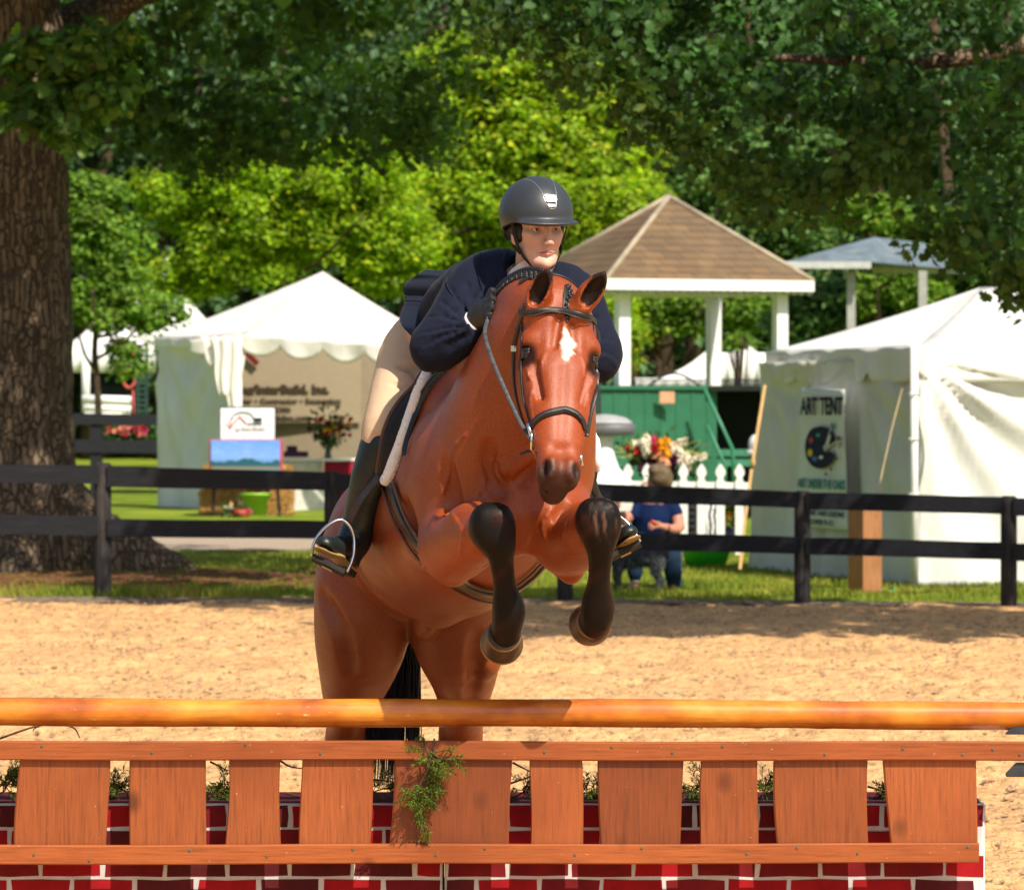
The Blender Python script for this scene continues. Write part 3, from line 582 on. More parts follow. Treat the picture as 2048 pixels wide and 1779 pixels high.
for a, b, w_ in (((1649, 896), (1664, 850), 3), ((1650, 898), (1677, 880), 3)): h.beam(onwall(*a, .240), onwall(*b, .240), .006, w_*.005)
disc(h, [(1646, 893), (1652, 888), (1658, 868), (1662, 870), (1656, 895), (1650, 903)], .243); h.build('brush', simple('brush_white', (.6, .62, .6), .7), ban)
h = Mesh(); disc(h, [(1661, 858), (1660, 850), (1664, 844), (1669, 851), (1666, 859)], .242); h.build('brush_tip', M_teal, ban)
h = Mesh()
for x, y, r_ in ((1677, 877, 5), (1681, 888, 3), (1679, 894, 2.5), (1674, 917, 3), (1662, 938, 3.5), (1652, 948, 3.5)): disc(h, [(x, y-r_*1.3), (x+r_, y), (x, y+r_), (x-r_, y)], .242)
h.build('paint_drop', simple('maroon_ink', (.16, .02, .035), .8), ban)
# wooden post in front of the tent
h = Mesh(); h.box(P(1730, 1105, 46.3)*[1, 1, 0]+[0, 0, .42], (.235, .235, .90), np.array([[.82, .57, 0], [-.57, .82, 0], [0, 0, 1]])); tag(h.build('wooden_post', wood('pine_post', (.55, .27, .12), 2, .7, 0), None, False, .006), 'short square brown wooden post on the grass in front of the art tent', 'post')

# --- tent on the left ---
lt = thing('booth_tent', P(480, 1025, 82), 'cream white booth tent with scalloped valance and open front', 'tent')
YL = 82.0; zt = P(0, 664, YL)[2]
F0 = P(478, 664, 82.0); F1 = P(905, 700, 80.2); K0 = P(312, 676, 85.5); F1[2] = P(905, 698, 80.2)[2]; F0[2] = P(478, 668, 82)[2]
K1 = F1+(K0-F0); apex = P(646, 543, 83.5); sideA = K0
h = Mesh()
def tri(A, B, T, sag=.08): patch2 = lambda u, v: (A*(1-u)+B*u)*(1-v)+T*v-V3(0, 0, sag*4*v*(1-v)*(4*u*(1-u)*.7+.3)); h.grid(patch2, 16, 14, .006)
Fx = P(380, 690, 82.6); Fx[2] = F0[2]
tri(Fx*.0+F0, F1, apex, .10); tri(P(380, 676, 83.5), F0, apex, .06); tri(K1, K0, apex); tri(F1, K1, apex); tri(K0, P(380, 676, 83.5), apex, .06); h.build('roof', M_canvas2, lt, True)
h = Mesh(); valance(h, F0, F1, 0, .36, 5, .03, .60, .03, 4, True, .75); valance(h, P(380, 680, 82.6), F0+V3(0, 0, 0), 0, .30, 1, .03, .4, .04, 6); valance(h, P(312, 676, 85), P(384, 678, 82.9), 0, .16, 2, .02, .4, .02, 7); h.build('valance', M_canvas2, lt, True)
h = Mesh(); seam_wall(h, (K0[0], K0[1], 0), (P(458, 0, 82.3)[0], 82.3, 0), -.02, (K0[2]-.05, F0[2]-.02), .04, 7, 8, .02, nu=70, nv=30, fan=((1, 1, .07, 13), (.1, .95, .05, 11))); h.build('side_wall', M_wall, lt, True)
h = Mesh()
for (px_, y_, w_, l_) in ((432, 82.0, .26, .50), (447, 81.9, .20, 1.0), (468, 81.9, .20, 1.3)):
    q = P(px_, 0, y_)
    h.grid(lambda u, v: V3(q[0]+(u-.5)*w_*2*(1-.6*v)+.02*math.sin(v*7), y_+.05*math.sin(u*9), F0[2]-.05-l_*v), 8, 12, .005)
h.build('tied_back_curtain', M_canvas2, lt, True)
h = Mesh(); h.tube([P(481, 1030, 82)*[1, 1, 0], F0], .045, 10); h.tube([F1*[1, 1, 0], F1], .045, 10); h.build('pole', M_alu, lt, True)
YB = 86.0
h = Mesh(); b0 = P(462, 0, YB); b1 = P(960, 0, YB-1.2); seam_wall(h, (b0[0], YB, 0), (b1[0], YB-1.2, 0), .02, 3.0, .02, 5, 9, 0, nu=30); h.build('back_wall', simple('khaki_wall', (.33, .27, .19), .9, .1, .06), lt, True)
bd = nrm(V3(b1[0]-b0[0], -1.2, 0))
bb = thing('company_banner', P(600, 800, YB-.3), 'beige company banner with dark lettering on the back wall of the booth tent', 'banner')
h = Mesh(); a0 = P(478, 840, YB-.22); a1 = P(722, 840, YB-.7); za, zb = P(0, 845, YB-.3)[2], P(0, 700, YB-.3)[2]
h.grid(lambda u, v: V3(a0[0]+(a1[0]-a0[0])*u, a0[1]+(a1[1]-a0[1])*u, za+(zb-za)*v), 6, 4, .01); h.build('cloth', simple('beige_vinyl', (.38, .31, .215), .8, .2, .04), bb)
bdir = nrm(a1-a0); M_bt = simple('dark_lettering', (.07, .05, .035), .8, .1)
def lt_text(s, px, py, hpx, wpx, mat=M_bt, bold=.004):
    org = P(px, py, YB-.240-(px-478)/244*.48); size = hpx*YB/F*1.38; o = text(s, 'lettering', mat, bb, org, bdir, (0, 0, 1), size, 1, bold, .003); X = np.empty(len(o.data.vertices)*3); o.data.vertices.foreach_get('co', X); X = X.reshape(-1, 3); l = (X-org)@bdir; X = X+np.outer(l*(wpx*YB/F/l.max()-1), bdir); o.data.vertices.foreach_set('co', X.ravel()); o.data.update()
lt_text('ng/InterBuild, Inc.', 482, 786, 17, 182, bold=.012); lt_text('der \u2022 Contractor \u2022 Excavation', 482, 806, 10, 205, bold=.004); lt_text('304-2306', 520, 823, 10, 64, bold=.004); lt_text('interbuildinc.com', 505, 840, 11, 118, bold=.005)
h = Mesh(); h.beam(P(487, 700, YB-.34), P(515, 728, YB-.38), .03, .10); h.beam(P(516, 724, YB-.38), P(516, 753, YB-.38), .03, .10); h.build('red_logo_bar', simple('maroon_paint', (.16, .012, .015), .6), bb)
# tables, vase and boxes inside
def table(name, label, x0, x1, Y, zt, mat):
    a = P(x0, 0, Y)[0]; b = P(x1, 0, Y)[0]; t = thing(name, ((a+b)/2, Y+.3, 0), label, 'table'); h = Mesh(); h.grid(lambda u, v: V3(a+(b-a)*u, Y+.02*math.sin(u*50)*(1-v), .02+(zt-.06)*v), 60, 3, .01); h.build('table_skirt', mat, t, True); h = Mesh(); h.box(((a+b)/2, Y+.35, zt-.02), (b-a+.06, .75, .04)); h.build('tabletop', M_wp, t, False, .01); return t
zt_ = P(0, 917, 83.5)[2]
table('booth_table', 'white skirted table inside the booth tent', 563, 645, 83.5, zt_, simple('cream_skirt', (.60, .55, .42), .9)); table('booth_table', 'maroon skirted table inside the booth tent behind the rider\'s boot', 648, 760, 83.4, zt_, simple('maroon_skirt', (.22, .006, .022), .9))
h = Mesh(); h.box(P(592, 908, 83.8), (.42, .3, .10)); h.box(P(584, 897, 83.8), (.18, .2, .10)); tag(h.build('display_box', simple('purple_box', (.05, .02, .06), .6), None, False, .01), 'dark purple box on the white table in the booth tent', 'box')
def flower(mesh_by, c, r, col, rng, n=14):
    m_ = mesh_by.setdefault(col, Mesh())
    for k in range(n):
        d = rng.normal(size=3); d /= np.linalg.norm(d); d[1] = -abs(d[1]); s = nrm(np.cross(d, rng.normal(size=3))); t = np.cross(d, s); q = c+d*r*.5; m_.add([q-d*r*.3, q+s*r*.35, q+d*r*.55, q-s*r*.35], [(0, 1, 2, 3)]); m_.add([q-d*r*.3, q+t*r*.35, q+d*r*.55, q-t*r*.35], [(0, 1, 2, 3)])
    m_.ball(c, r*.55, 6)
def leafy(mesh, c, n, R, rng, L=.1, up=.3):
    for k in range(n):
        d = rng.normal(size=3); d /= np.linalg.norm(d); d[2] += up; p = c+d*R*rng.uniform(.2, 1); v = nrm(d+rng.normal(0, .5, 3)); s = nrm(np.cross(v, rng.normal(size=3)))*L*.25; mesh.add([p, p+v*L*.5+s, p+v*L, p+v*L*.5-s], [(0, 1, 2, 3)])
M_leafg = simple('flower_leaf', (.035, .09, .018), .6, .3, .4, 8, 0)
FC = {'white': (.80, .74, .60), 'yellow': (.80, .42, .02), 'red': (.45, .012, .02), 'pink': (.75, .25, .28), 'purple': (.28, .04, .22), 'dark': (.06, .012, .03), 'peach': (.80, .40, .22), 'hot_pink': (.62, .05, .16)}
FM = {k: simple(k+'_petals', v, .6, .2, .15, 30, 0) for k, v in FC.items()}
def bouquet(name, label, cat, base, pts, leaves, rng, vase=None):
    t = thing(name, base, label, cat); by = {}
    for x, y, Y, r, c in pts: by = {}; flower(by, P(x, y, Y), r, c, rng, 9); by[c].build('flower_head', FM[c], t)
    h = Mesh()
    for x, y, Y, n, R in leaves: leafy(h, P(x, y, Y), n, R, rng, .11)
    h.build('leaves', M_leafg, t)
    return t
rg = np.random.RandomState(9)
b1_ = bouquet('flower_vase', 'tall bouquet of red and yellow flowers in a vase on the booth table', 'flowers', P(656, 915, 83.8), [(618+rg.uniform(0, 84), 836+rg.uniform(0, 38), 83.6+rg.uniform(-.1, .2), .055, rg.choice(['yellow', 'red', 'pink', 'dark', 'dark', 'red'])) for _ in range(42)]+[(650, 860, 83.3, .05, 'yellow'), (674, 866, 83.3, .05, 'peach')], [(658, 862, 83.7, 260, .35), (658, 880, 83.7, 120, .18)], rg)
h = Mesh(); h.lathe(P(656, 916, 83.8), [(.07, 0), (.06, .05), (.045, .15), (.06, .27), (.08, .33)], 14); h.build('vase', simple('dark_vase', (.03, .05, .035), .15, .6), b1_, True)
# signs, bales and pots in front of the booth
sg = thing('easel_sign', P(496, 1000, 78), 'white sign with a red house and black digger drawing standing above the landscape picture', 'sign')
h = Mesh(); h.box(P(495, 851, 78.0), (108*78/F, .03, 70*78/F)); h.build('panel', simple('sign_white', (.85, .85, .87), .4), sg, False, .01); h = Mesh(); h.box(P(495.5, 850, 78.03), (112*78/F, .03, 74*78/F)); h.build('frame', M_ink, sg, False, .01)
h = Mesh(); q = spline([P(x, y, 77.975) for x, y in ((462, 838), (470, 828), (486, 824), (502, 828), (509, 840))], 20); h.tube(q, .010, 6); h.box(P(516, 839, 77.97), (.13, .01, .06)); h.box(P(510, 847, 77.97), (.24, .01, .015)); h.ball(P(463, 837, 77.97), .02, 6); h.build('digger_drawing', M_ink, sg)
h = Mesh(); q = [P(x, y, 77.97) for x, y in ((464, 850), (479, 832), (493, 847))]; h.tube(q, .011, 6); h.tube([P(464, 850, 77.97), P(462, 856, 77.97)], .011, 6); h.tube([P(452, 846, 77.97), P(460, 856, 77.97)], .006, 6); h.tube([P(459, 842, 77.97), P(463, 856, 77.97)], .006, 6); h.build('house_drawing', simple('red_ink', (.60, .06, .08), .7), sg)
o = text('ng InterBuild', 'lettering', simple('grey_ink', (.30, .22, .24), .7), sg, P(468, 860, 77.965), (1, 0, 0), (0, 0, 1), .085, 1.15, .001, .002)
ls = thing('landscape_picture', P(492, 1000, 77.9), 'blue landscape picture of hills and water leaning in front of the booth', 'picture')
def panelm():
    m = Mat('landscape_print', .6, .2); c = m.n('TexCoord'); sp = m.n('SeparateXYZ'); m.l(c.outputs['Generated'], sp.inputs[0]); z = sp.outputs[2]; x = sp.outputs[0]
    base = m.ramp(z, [(.0, (.02, .14, .22)), (.20, (.04, .22, .32)), (.23, (.25, .20, .14)), (.32, (.10, .14, .12)), (.36, (.10, .24, .50)), (.55, (.20, .36, .80)), (1, (.13, .30, .82))])
    nz = m.noise(3.0, 2, (1, 1, 0), kind='Generated'); mt = m.n('Math', operation='MULTIPLY_ADD'); m.l(nz, mt.inputs[0]); mt.inputs[1].default_value = .55; mt.inputs[2].default_value = .17
    lt_ = m.n('Math', operation='LESS_THAN'); m.l(z, lt_.inputs[0]); m.l(mt.outputs[0], lt_.inputs[1]); gt = m.n('Math', operation='GREATER_THAN'); m.l(z, gt.inputs[0]); gt.inputs[1].default_value = .30; mu = m.n('Math', operation='MULTIPLY'); m.l(lt_.outputs[0], mu.inputs[0]); m.l(gt.outputs[0], mu.inputs[1])
    c1 = m.mix(base, (.02, .10, .14), mu.outputs[0]); cl = m.ramp(m.noise(5, 4, (1, 1, 2.5), kind='Generated'), [(.5, (0,0,0)), (.8, (.45,.45,.45))]); g2 = m.n('Math', operation='GREATER_THAN'); m.l(z, g2.inputs[0]); g2.inputs[1].default_value = .5
    m.col(m.mix(c1, (.45, .62, .90), m.mix((0,0,0), cl, g2.outputs[0]))); return m.m
h = Mesh(); h.box(P(491, 917, 77.85), (138*78/F, .03, 74*78/F)); h.build('picture_panel', panelm(), ls); h = Mesh(); h.box(P(492, 917, 77.88), (147*78/F, .03, 78*78/F)); h.build('frame', simple('pink_edge', (.45, .06, .10), .6), ls, False, .006)
for dx in (-.5, .5): h = Mesh(); h.beam(P(491, 955, 78)+V3(dx, .1, 0), V3(P(491, 0, 78)[0]+dx*1.1, 78.2, 0), .04, .04); h.build('leg', M_post, ls)
m = Mat('straw', .9, .1); n = m.noise(9, 6, (1.2, 1, 5), .7); m.col(m.ramp(n, [(.3, (.24, .11, .035)), (.5, (.58, .32, .10)), (.72, (.80, .54, .22))])); m.bump(n, .9, .05); M_straw = m.m
def bale(x, Y, z, label, w_=.75):
    r = np.random.RandomState(int(x)); t = P(x, 0, Y); h = Mesh(); h.box((t[0], Y, z+.21), (w_, .45, .40)); o = h.build('bale', M_straw, None, False, .05)
    s = Mesh()
    for k in range(900):
        c = V3(t[0]+r.uniform(-w_/2, w_/2), Y-.23, z+r.uniform(0, .42)); 
        if k % 3 == 0: c = V3(t[0]+r.uniform(-w_/2, w_/2), Y+r.uniform(-.2, .2), z+.41)
        if k % 7 == 0: c = V3(t[0]+w_/2*r.choice([-1, 1]), Y+r.uniform(-.2, .2), z+r.uniform(0, .42))
        d = nrm(r.normal(size=3))*.05; n2 = nrm(np.cross(d, (0, 1, .3)))*.005; s.add([c-d+n2, c+d+n2, c+d-n2, c-d-n2], [(0, 1, 2, 3)])
    s.build('loose_straw', M_straw, o); o.name = 'straw_bale'; tag(o, label, 'straw bale', 'straw bales in front of the booth')
bale(447, 79.0, .0, 'straw bale on the grass left of the green bucket'); bale(540, 79.0, .0, 'straw bale on the grass right of the green bucket'); bale(455, 79.1, .41, 'upper straw bale on the left, behind the rail')
bale(537, 79.1, .41, 'upper straw bale on the right, behind the rail')
bk_ = thing('green_bucket', P(515, 1040, 78.0), 'light green plastic bucket of red flowers between the straw bales', 'bucket')
gz = P(515, 1048, 78)[2]; h = Mesh(); cx = P(512, 0, 78.2); H0 = P(0, 985, 78.2)[2]; h.lathe((cx[0], 78.2, 0), [(.165, 0), (.20, H0*.75), (.235, H0*.76), (.24, H0*.88), (.27, H0*.89), (.28, H0)], 24); h.build('bucket', simple('green_plastic', (.28, .52, .045), .4, .4, .05), bk_, True)
by = {}
for k in range(16): by = {}; c = rg.choice(['red', 'hot_pink', 'red']); flower(by, P(490+rg.uniform(0, 52), 972+rg.uniform(0, 14), 78.1), .06, c, rg, 8); by[c].build('flower_head', FM[c], bk_)
h = Mesh(); leafy(h, P(512, 980, 78.1), 90, .2, rg, .1); h.build('leaves', M_leafg, bk_)
bq_ = bouquet('flower_pot', 'small pot of pink flowers beside the green bucket', 'flowers', P(475, 1045, 77.5), [(452+rg.uniform(0, 50), 1005+rg.uniform(0, 26), 77.5, .05, rg.choice(['pink', 'hot_pink', 'white', 'peach'])) for _ in range(16)], [(470, 1026, 77.5, 120, .18)], rg)
h = Mesh(); h.lathe(V3(P(480, 0, 77.6)[0], 77.6, 0), [(.13, 0), (.16, .16)], 16); h.build('pot', simple('red_pot', (.42, .05, .03), .5), bq_, True)
h = Mesh(); h.box(P(608, 1005, 82.6), (85*82.6/F, .04, 60*82.6/F)); tag(h.build('white_board', simple('white_board', (.66, .64, .60), .6), None, False, .005), 'plain white board standing on the grass at the front of the booth', 'board')
# ---------------- gazebo and its green stand ----------------
m = Mat('brown_shingles', .9, .2); br = m.n('TexBrick', Scale=1.0); c = m.n('TexCoord'); sp = m.n('SeparateXYZ'); m.l(c.outputs['Object'], sp.inputs[0]); cb = m.n('CombineXYZ'); ad = m.n('Math', operation='ADD'); m.l(sp.outputs[0], ad.inputs[0]); m.l(sp.outputs[1], ad.inputs[1]); m.l(ad.outputs[0], cb.inputs[0]); m.l(sp.outputs[2], cb.inputs[1]); m.l(cb.outputs[0], br.inputs['Vector'])
br.inputs['Brick Width'].default_value = .42; br.inputs['Row Height'].default_value = .115; br.inputs['Mortar Size'].default_value = .008; br.inputs['Color1'].default_value = (.185, .118, .064, 1); br.inputs['Color2'].default_value = (.125, .085, .052, 1); br.inputs['Mortar'].default_value = (.07, .045, .03, 1)
m.col(m.mix(m.mix(br.outputs[0], (.27, .19, .105), m.ramp(m.noise(1.2, 5), [(.5, (0,0,0)), (.75, (.6,.6,.6))])), (.12, .10, .075), m.ramp(m.noise(.8, 4, (1, 1, .4)), [(.5, (0,0,0)), (.8, (.7,.7,.7))]))); m.bump(br.outputs[1], .5, -.02); M_shingle = m.m
gz_ = thing('gazebo', P(1420, 775, 76), 'gazebo with brown shingle roof and white posts on a green stand', 'gazebo')
FL = P(1213, 560, 74.6); FR = P(1626, 560, 76.0); FR[2] = FL[2]; dd = nrm(FR-FL); pp = V3(-dd[1], dd[0], 0); Wd = np.linalg.norm(FR-FL); BLc = FL+pp*Wd; BR = FR+pp*Wd; ap = (FL+BR)/2; ap[2] = P(0, 397, ap[1])[2]; ap[0] = P(1338, 0, ap[1])[0]
h = Mesh()
for A, B in ((FL, FR), (FR, BR), (BR, BLc), (BLc, FL)): h.grid(lambda u, v: (A*(1-u)+B*u)*(1-v)+ap*v+V3(0, 0, .02), 8, 8, .05)
h.build('roof', M_shingle, gz_)
h = Mesh(); 
for A in (FL, FR, BR, BLc): h.tube([A+V3(0, 0, .03), ap+V3(0, 0, .03)], .045, 6)
h.build('ridge_cap', simple('ridge', (.36, .30, .22), .9, .2, .25, 4, .2), gz_, True)
h = Mesh(); fz = .17
for A, B in ((FL, FR), (FR, BR), (BR, BLc), (BLc, FL)): h.beam(A+V3(0, 0, -.06), B+V3(0, 0, -.06), .05, fz)
h.box((FL+BR)/2+V3(0, 0, -.17), (Wd*.92, Wd*.92, .03), np.array([dd, pp, V3(0, 0, 1)])); h.build('fascia', M_wp, gz_)
h = Mesh(); n = 26
for i in range(n): A = FL+(FR-FL)*(i+.5)/n+V3(0, .04, -.16); h.ball(A, (.06, .015, .05), 8)
h.build('scalloped_trim', simple('grey_trim', (.42, .42, .40), .7), gz_, True)
zf = P(0, 776, 75)[2]
for px_, Y in ((1245, 75.2), (1560, 76.2), (1427, 79.2), (1098, 78.6)):
    h = Mesh(); q = P(px_, 0, Y); h.box((q[0], Y, (zf+FL[2]-.1)/2), (.20, .20, FL[2]-.1-zf), np.array([dd, pp, V3(0, 0, 1)])); h.build('post', M_wp, gz_, False, .01)
gs = thing('green_stand', P(1330, 1040, 76), 'raised green board and batten stand with plaque and railing under the gazebo', 'stand')
mg = simple('green_painted_boards', (.018, .125, .065), .55, .4, .12, 6, .1); S0 = P(1165, 0, 74.7); S1 = P(1415, 0, 75.5); S0[2] = S1[2] = 0; sd_ = nrm(S1-S0); sn_ = V3(sd_[1], -sd_[0], 0)
h = Mesh(); Ls = np.linalg.norm(S1-S0); h.box((S0+S1)/2+V3(0, .06, zf/2)+V3(0, .4, 0), (Ls, .8, zf), np.array([sd_, -sn_, V3(0, 0, 1)]))
for i in range(9): h.box(S0+sd_*Ls*(i/8)+sn_*.02+V3(0, .06, zf/2)-V3(0, .0, 0), (.05, .04, zf-.01), np.array([sd_, -sn_, V3(0, 0, 1)]))
h.box((S0+S1)/2+V3(0, .04, zf+.01), (Ls+.06, .14, .06), np.array([sd_, -sn_, V3(0, 0, 1)])); h.build('panelling', mg, gs)
h = Mesh(); q = P(1334, 795, 75.05); h.box(q, (.24, .03, .19)); h.build('plaque', simple('copper_plaque', (.62, .33, .20), .5), gs, False, .01)
h = Mesh(); D0 = P(1415, 0, 76.3); D1 = P(1700, 0, 77); h.box(((D0[0]+D1[0])/2, 78.6, zf/2), (D1[0]-D0[0], .1, zf)); h.box(((D0[0]+D1[0])/2, 77, zf+.0), (D1[0]-D0[0], 3.2, .08)); h.build('underside_shade', simple('shade_black', (.010, .014, .014), .8), gs)  # near-black back panel and deck stand in for the shade under the gazebo
h = Mesh(); h.box(P(1570, 880, 76.8)*[1, 1, 0]+[0, 0, zf/2], (.5, .3, zf)); h.box(P(1470, 905, 76.2), (80*76/F, .3, 14*76/F)); h.box(P(1470, 925, 75.9), (86*76/F, .3, 14*76/F)); h.build('stair', simple('faded_green', (.05, .20, .12), .6), gs)
h = Mesh()
for pts in ([(1409, 777), (1466, 900), (1466, 985)], [(1414, 850), (1450, 930), (1450, 990)]): h.tube([P(x, y, 75.0) for x, y in pts], .028, 8)
h.build('railing', simple('green_rail_paint', (.03, .19, .10), .45, .5), gs, True)
h = Mesh(); h.box(P(1175, 880, 75.0), (30*75/F, .2, 190*75/F)); 
for k in range(4): h.box(P(1172+k*9, 875, 74.6), (.05, .05, 200*75/F))
h.build('dark_slats', simple('dark_slats', (.03, .035, .035), .8), gs)
# second gazebo
g2 = thing('gazebo', P(1750, 775, 98), 'smaller gazebo with blue grey slate roof behind the white tent', 'gazebo')
Yg = 98.0; a, b_, c_, d_ = P(1568, 524, Yg), P(1742, 524, Yg), P(1750, 536, 102), P(1930, 536, 101); ap2 = P(1748, 474, 100)
msl = simple('slate_roof', (.13, .17, .20), .85, .2, .3, 3, .3)
h = Mesh(); h.add([a, b_, ap2, P(1690, 490, 103)], [(0, 1, 2), (0, 2, 3)]); h.add([b_, P(1930, 540, 99.5), P(1850, 486, 102), ap2], [(0, 1, 2, 3)]); h.add([a+V3(0, 3.5, 0), b_+V3(0, 3.5, 0), P(1930, 540, 103), ap2, P(1850, 486, 102)], [(1, 0, 3), (1, 3, 4, 2)]); h.build('roof', msl, g2)
h = Mesh(); h.beam(a+V3(0, 0, -.06), b_+V3(0, 0, -.06), .06, .14); h.build('fascia', simple('grey_fascia', (.45, .46, .46), .6), g2); h = Mesh(); h.beam(P(1745, 541, Yg+1.5), P(1932, 541, Yg+1.5), .06, .12); h.build('fascia', simple('grey_fascia', (.45, .46, .46), .6), g2)
for x in (1702, 1845): h = Mesh(); q = P(x, 0, 98.6); h.box((q[0], 98.6, 2.6), (.17, .17, 4.0)); h.build('post', simple('grey_post', (.33, .33, .32), .6), g2)
# far white tents
def fartent(label, base, pk, x0, x1, ye, yp, xp, Y, yb=None, mat=None):
    t = thing('white_tent', P((x0+x1)/2, ye+40, Y), label, 'tent', 'white tents far behind'); a, b = P(x0, ye, Y), P(x1, ye, Y); D = (x1-x0)*Y/F*.8; p = P(xp, yp, Y+D/2); h = Mesh(); c4 = [a, b, b+V3(0, D, 0), a+V3(0, D, 0)]
    for i in range(4): A, B = c4[i], c4[(i+1) % 4]; h.grid(lambda u, v: (A*(1-u)+B*u)*(1-v)+p*v-V3(0, 0, .25*4*v*(1-v)), 8, 8, .02)
    h.build('roof', mat or M_canvas, t, True); h = Mesh()
    zb = P(0, yb, Y)[2] if yb else a[2]-.3; h.grid(lambda u, v: a+(b-a)*u+V3(0, -.02+.03*math.sin(u*40), (zb-a[2])*v), 40, 2, .01); h.grid(lambda u, v: b+V3(0, D*u, (zb-a[2])*v), 10, 2, .01); h.build('wall', mat or M_canvas, t, True)
    return t
fartent('low white tent seen between the two left gazebo posts', 0, 0, 1270, 1420, 756, 690, 1425, 110, 775); fartent('domed white tent between the right gazebo posts behind a small tree', 0, 0, 1425, 1552, 705, 668, 1492, 105, 775)
h = Mesh(); Yd_ = 100; h.grid(lambda u, v: P(1293+110*u, 772-28*math.sin(u*math.pi)*(1-.0*v), Yd_+2*v), 12, 3, .05); tag(h.build('navy_canopy', simple('navy_canopy', (.015, .02, .05), .8)), 'small navy canopy in front of the low white tent', 'canopy')
h = Mesh()
for i in range(60): x = 1262+i*4.8; h.box(P(x, 768, 84), (.018, .018, .16))
h.beam(P(1262, 759, 84), P(1548, 759, 84), .02, .02); h.beam(P(1262, 775, 84), P(1548, 775, 84), .02, .02); tag(h.build('iron_railing', M_ink), 'low thin dark iron railing on top of the green stand', 'railing')
# far left background
fartent('white tent with scalloped edge seen left of the booth tent beside the oak trunk', 0, 0, 120, 300, 690, 600, 215, 118, 745)
fartent('tall white marquee roof rising behind the leaves left of the booth tent', 0, 0, 195, 420, 650, 515, 335, 128, 700)
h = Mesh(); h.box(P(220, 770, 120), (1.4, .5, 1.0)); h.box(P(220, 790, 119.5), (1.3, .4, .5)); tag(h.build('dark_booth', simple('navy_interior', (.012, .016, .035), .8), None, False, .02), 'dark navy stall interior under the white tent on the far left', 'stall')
h = Mesh(); h.tube([P(165, 797, 112), P(262, 800, 112)], .10, 10); h.tube([P(168, 815, 112), P(262, 818, 112)], .09, 10); h.box(P(172, 760, 112.3), (.18, .18, 1.5)); h.box(P(215, 835, 112), (1.05, .1, .30)); tag(h.build('white_rails', M_wp, None, True), 'thick white horizontal rails with a square post left of the booth', 'rails')
h = Mesh(); h.tube([P(258, 738, 108)+V3(.18*math.cos(a), 0, .42*math.sin(a)) for a in np.linspace(0, 6.28, 24, False)], .035, 6, closed=True); h.beam(P(266, 780, 108), P(268, 850, 108), .04, .04); tag(h.build('red_hoop', simple('red_hoop', (.50, .09, .07), .6), None, True), 'round red hoop decoration on a stake left of the booth', 'hoop')
h = Mesh()
for k in range(13): h.box(P(284, 700+k*11, 100), (.26, .06, .05)); 
h.box(P(276, 765, 100.05), (.08, .08, 1.6)); h.box(P(293, 765, 100.05), (.07, .08, 1.6)); tag(h.build('louvred_column', simple('blue_green_louvre', (.16, .26, .26), .6)), 'blue green louvred column at the left edge of the booth tent', 'column')
bf = thing('board_fence', P(200, 930, 125), 'distant black two rail fence between the oak trunk and the booth tent', 'fence'); M_bf = simple('black_paint', (.012, .013, .018), .7)
for y0, y1 in ((826, 848), (878, 904)): h = Mesh(); h.beam(P(60, (y0+y1)/2-1, 90), P(440, (y0+y1)/2+4, 90), .04, (y1-y0)*90/F); h.build('rail', M_bf, bf)
for x in (193, 420): h = Mesh(); a = P(x, 826, 90.1); h.box((a[0], 90.1, a[2]/2), (.22, .16, a[2])); h.build('post', M_bf, bf)
rg = np.random.RandomState(21); hb = bouquet('flower_bed', 'row of pink and red flowers behind the distant black fence', 'flowers', P(250, 900, 92), [(215+rg.uniform(0, 80), 852+rg.uniform(0, 14)+abs(rg.normal(0, 3)), 92, .07, rg.choice(['pink', 'peach', 'hot_pink', 'red'])) for _ in range(34)], [(x, 868, 92.2, 140, .28) for x in (225, 250, 275, 295)]+[(237, 880, 92.2, 100, .25), (282, 880, 92.2, 100, .25)], rg)
# ---------------- picket fence, flowers, pedestal ----------------
pf = thing('picket_fence', P(1400, 1120, 57), 'white picket fence with pointed pickets behind the seated woman', 'fence'); Yp = 57.0
for i, x in enumerate([1256, 1294, 1331, 1367, 1403, 1441, 1479, 1517, 1219, 1182]):
    h = Mesh(); q = P(x, 0, Yp); s = Yp/F; w_ = 8.5*s; z0 = .06; zt1 = P(0, 962, Yp)[2]; zt0 = P(0, 927, Yp)[2]; H_ = zt0-zt1
    pr = [(w_, z0), (w_, zt1), (w_*.62, zt1+H_*.14), (w_*.72, zt1+H_*.24), (w_*1.18, zt1+H_*.45), (w_*1.1, zt1+H_*.62), (w_*.6, zt1+H_*.85), (w_*.12, zt1+H_)]
    vs = [(q[0]+r_, Yp-.012, z) for r_, z in pr]+[(q[0]-r_, Yp-.012, z) for r_, z in pr[::-1]]; n = len(vs); h.add(vs+[(a, b+.024, c) for a, b, c in vs], [tuple(range(n))]+[tuple(range(n, 2*n))[::-1]]+[((k+1) % n, k, k+n, (k+1) % n+n) for k in range(n)]); h.build('picket', M_wp, pf)
h = Mesh(); h.beam(P(1165, 968, Yp+.04), P(1520, 973, Yp+.04), .04, .095); h.build('rail', M_wp, pf); h = Mesh(); h.beam(P(1165, 1082, Yp+.04), P(1520, 1086, Yp+.04), .04, .095); h.build('rail', M_wp, pf)
rg = np.random.RandomState(33); fl = []
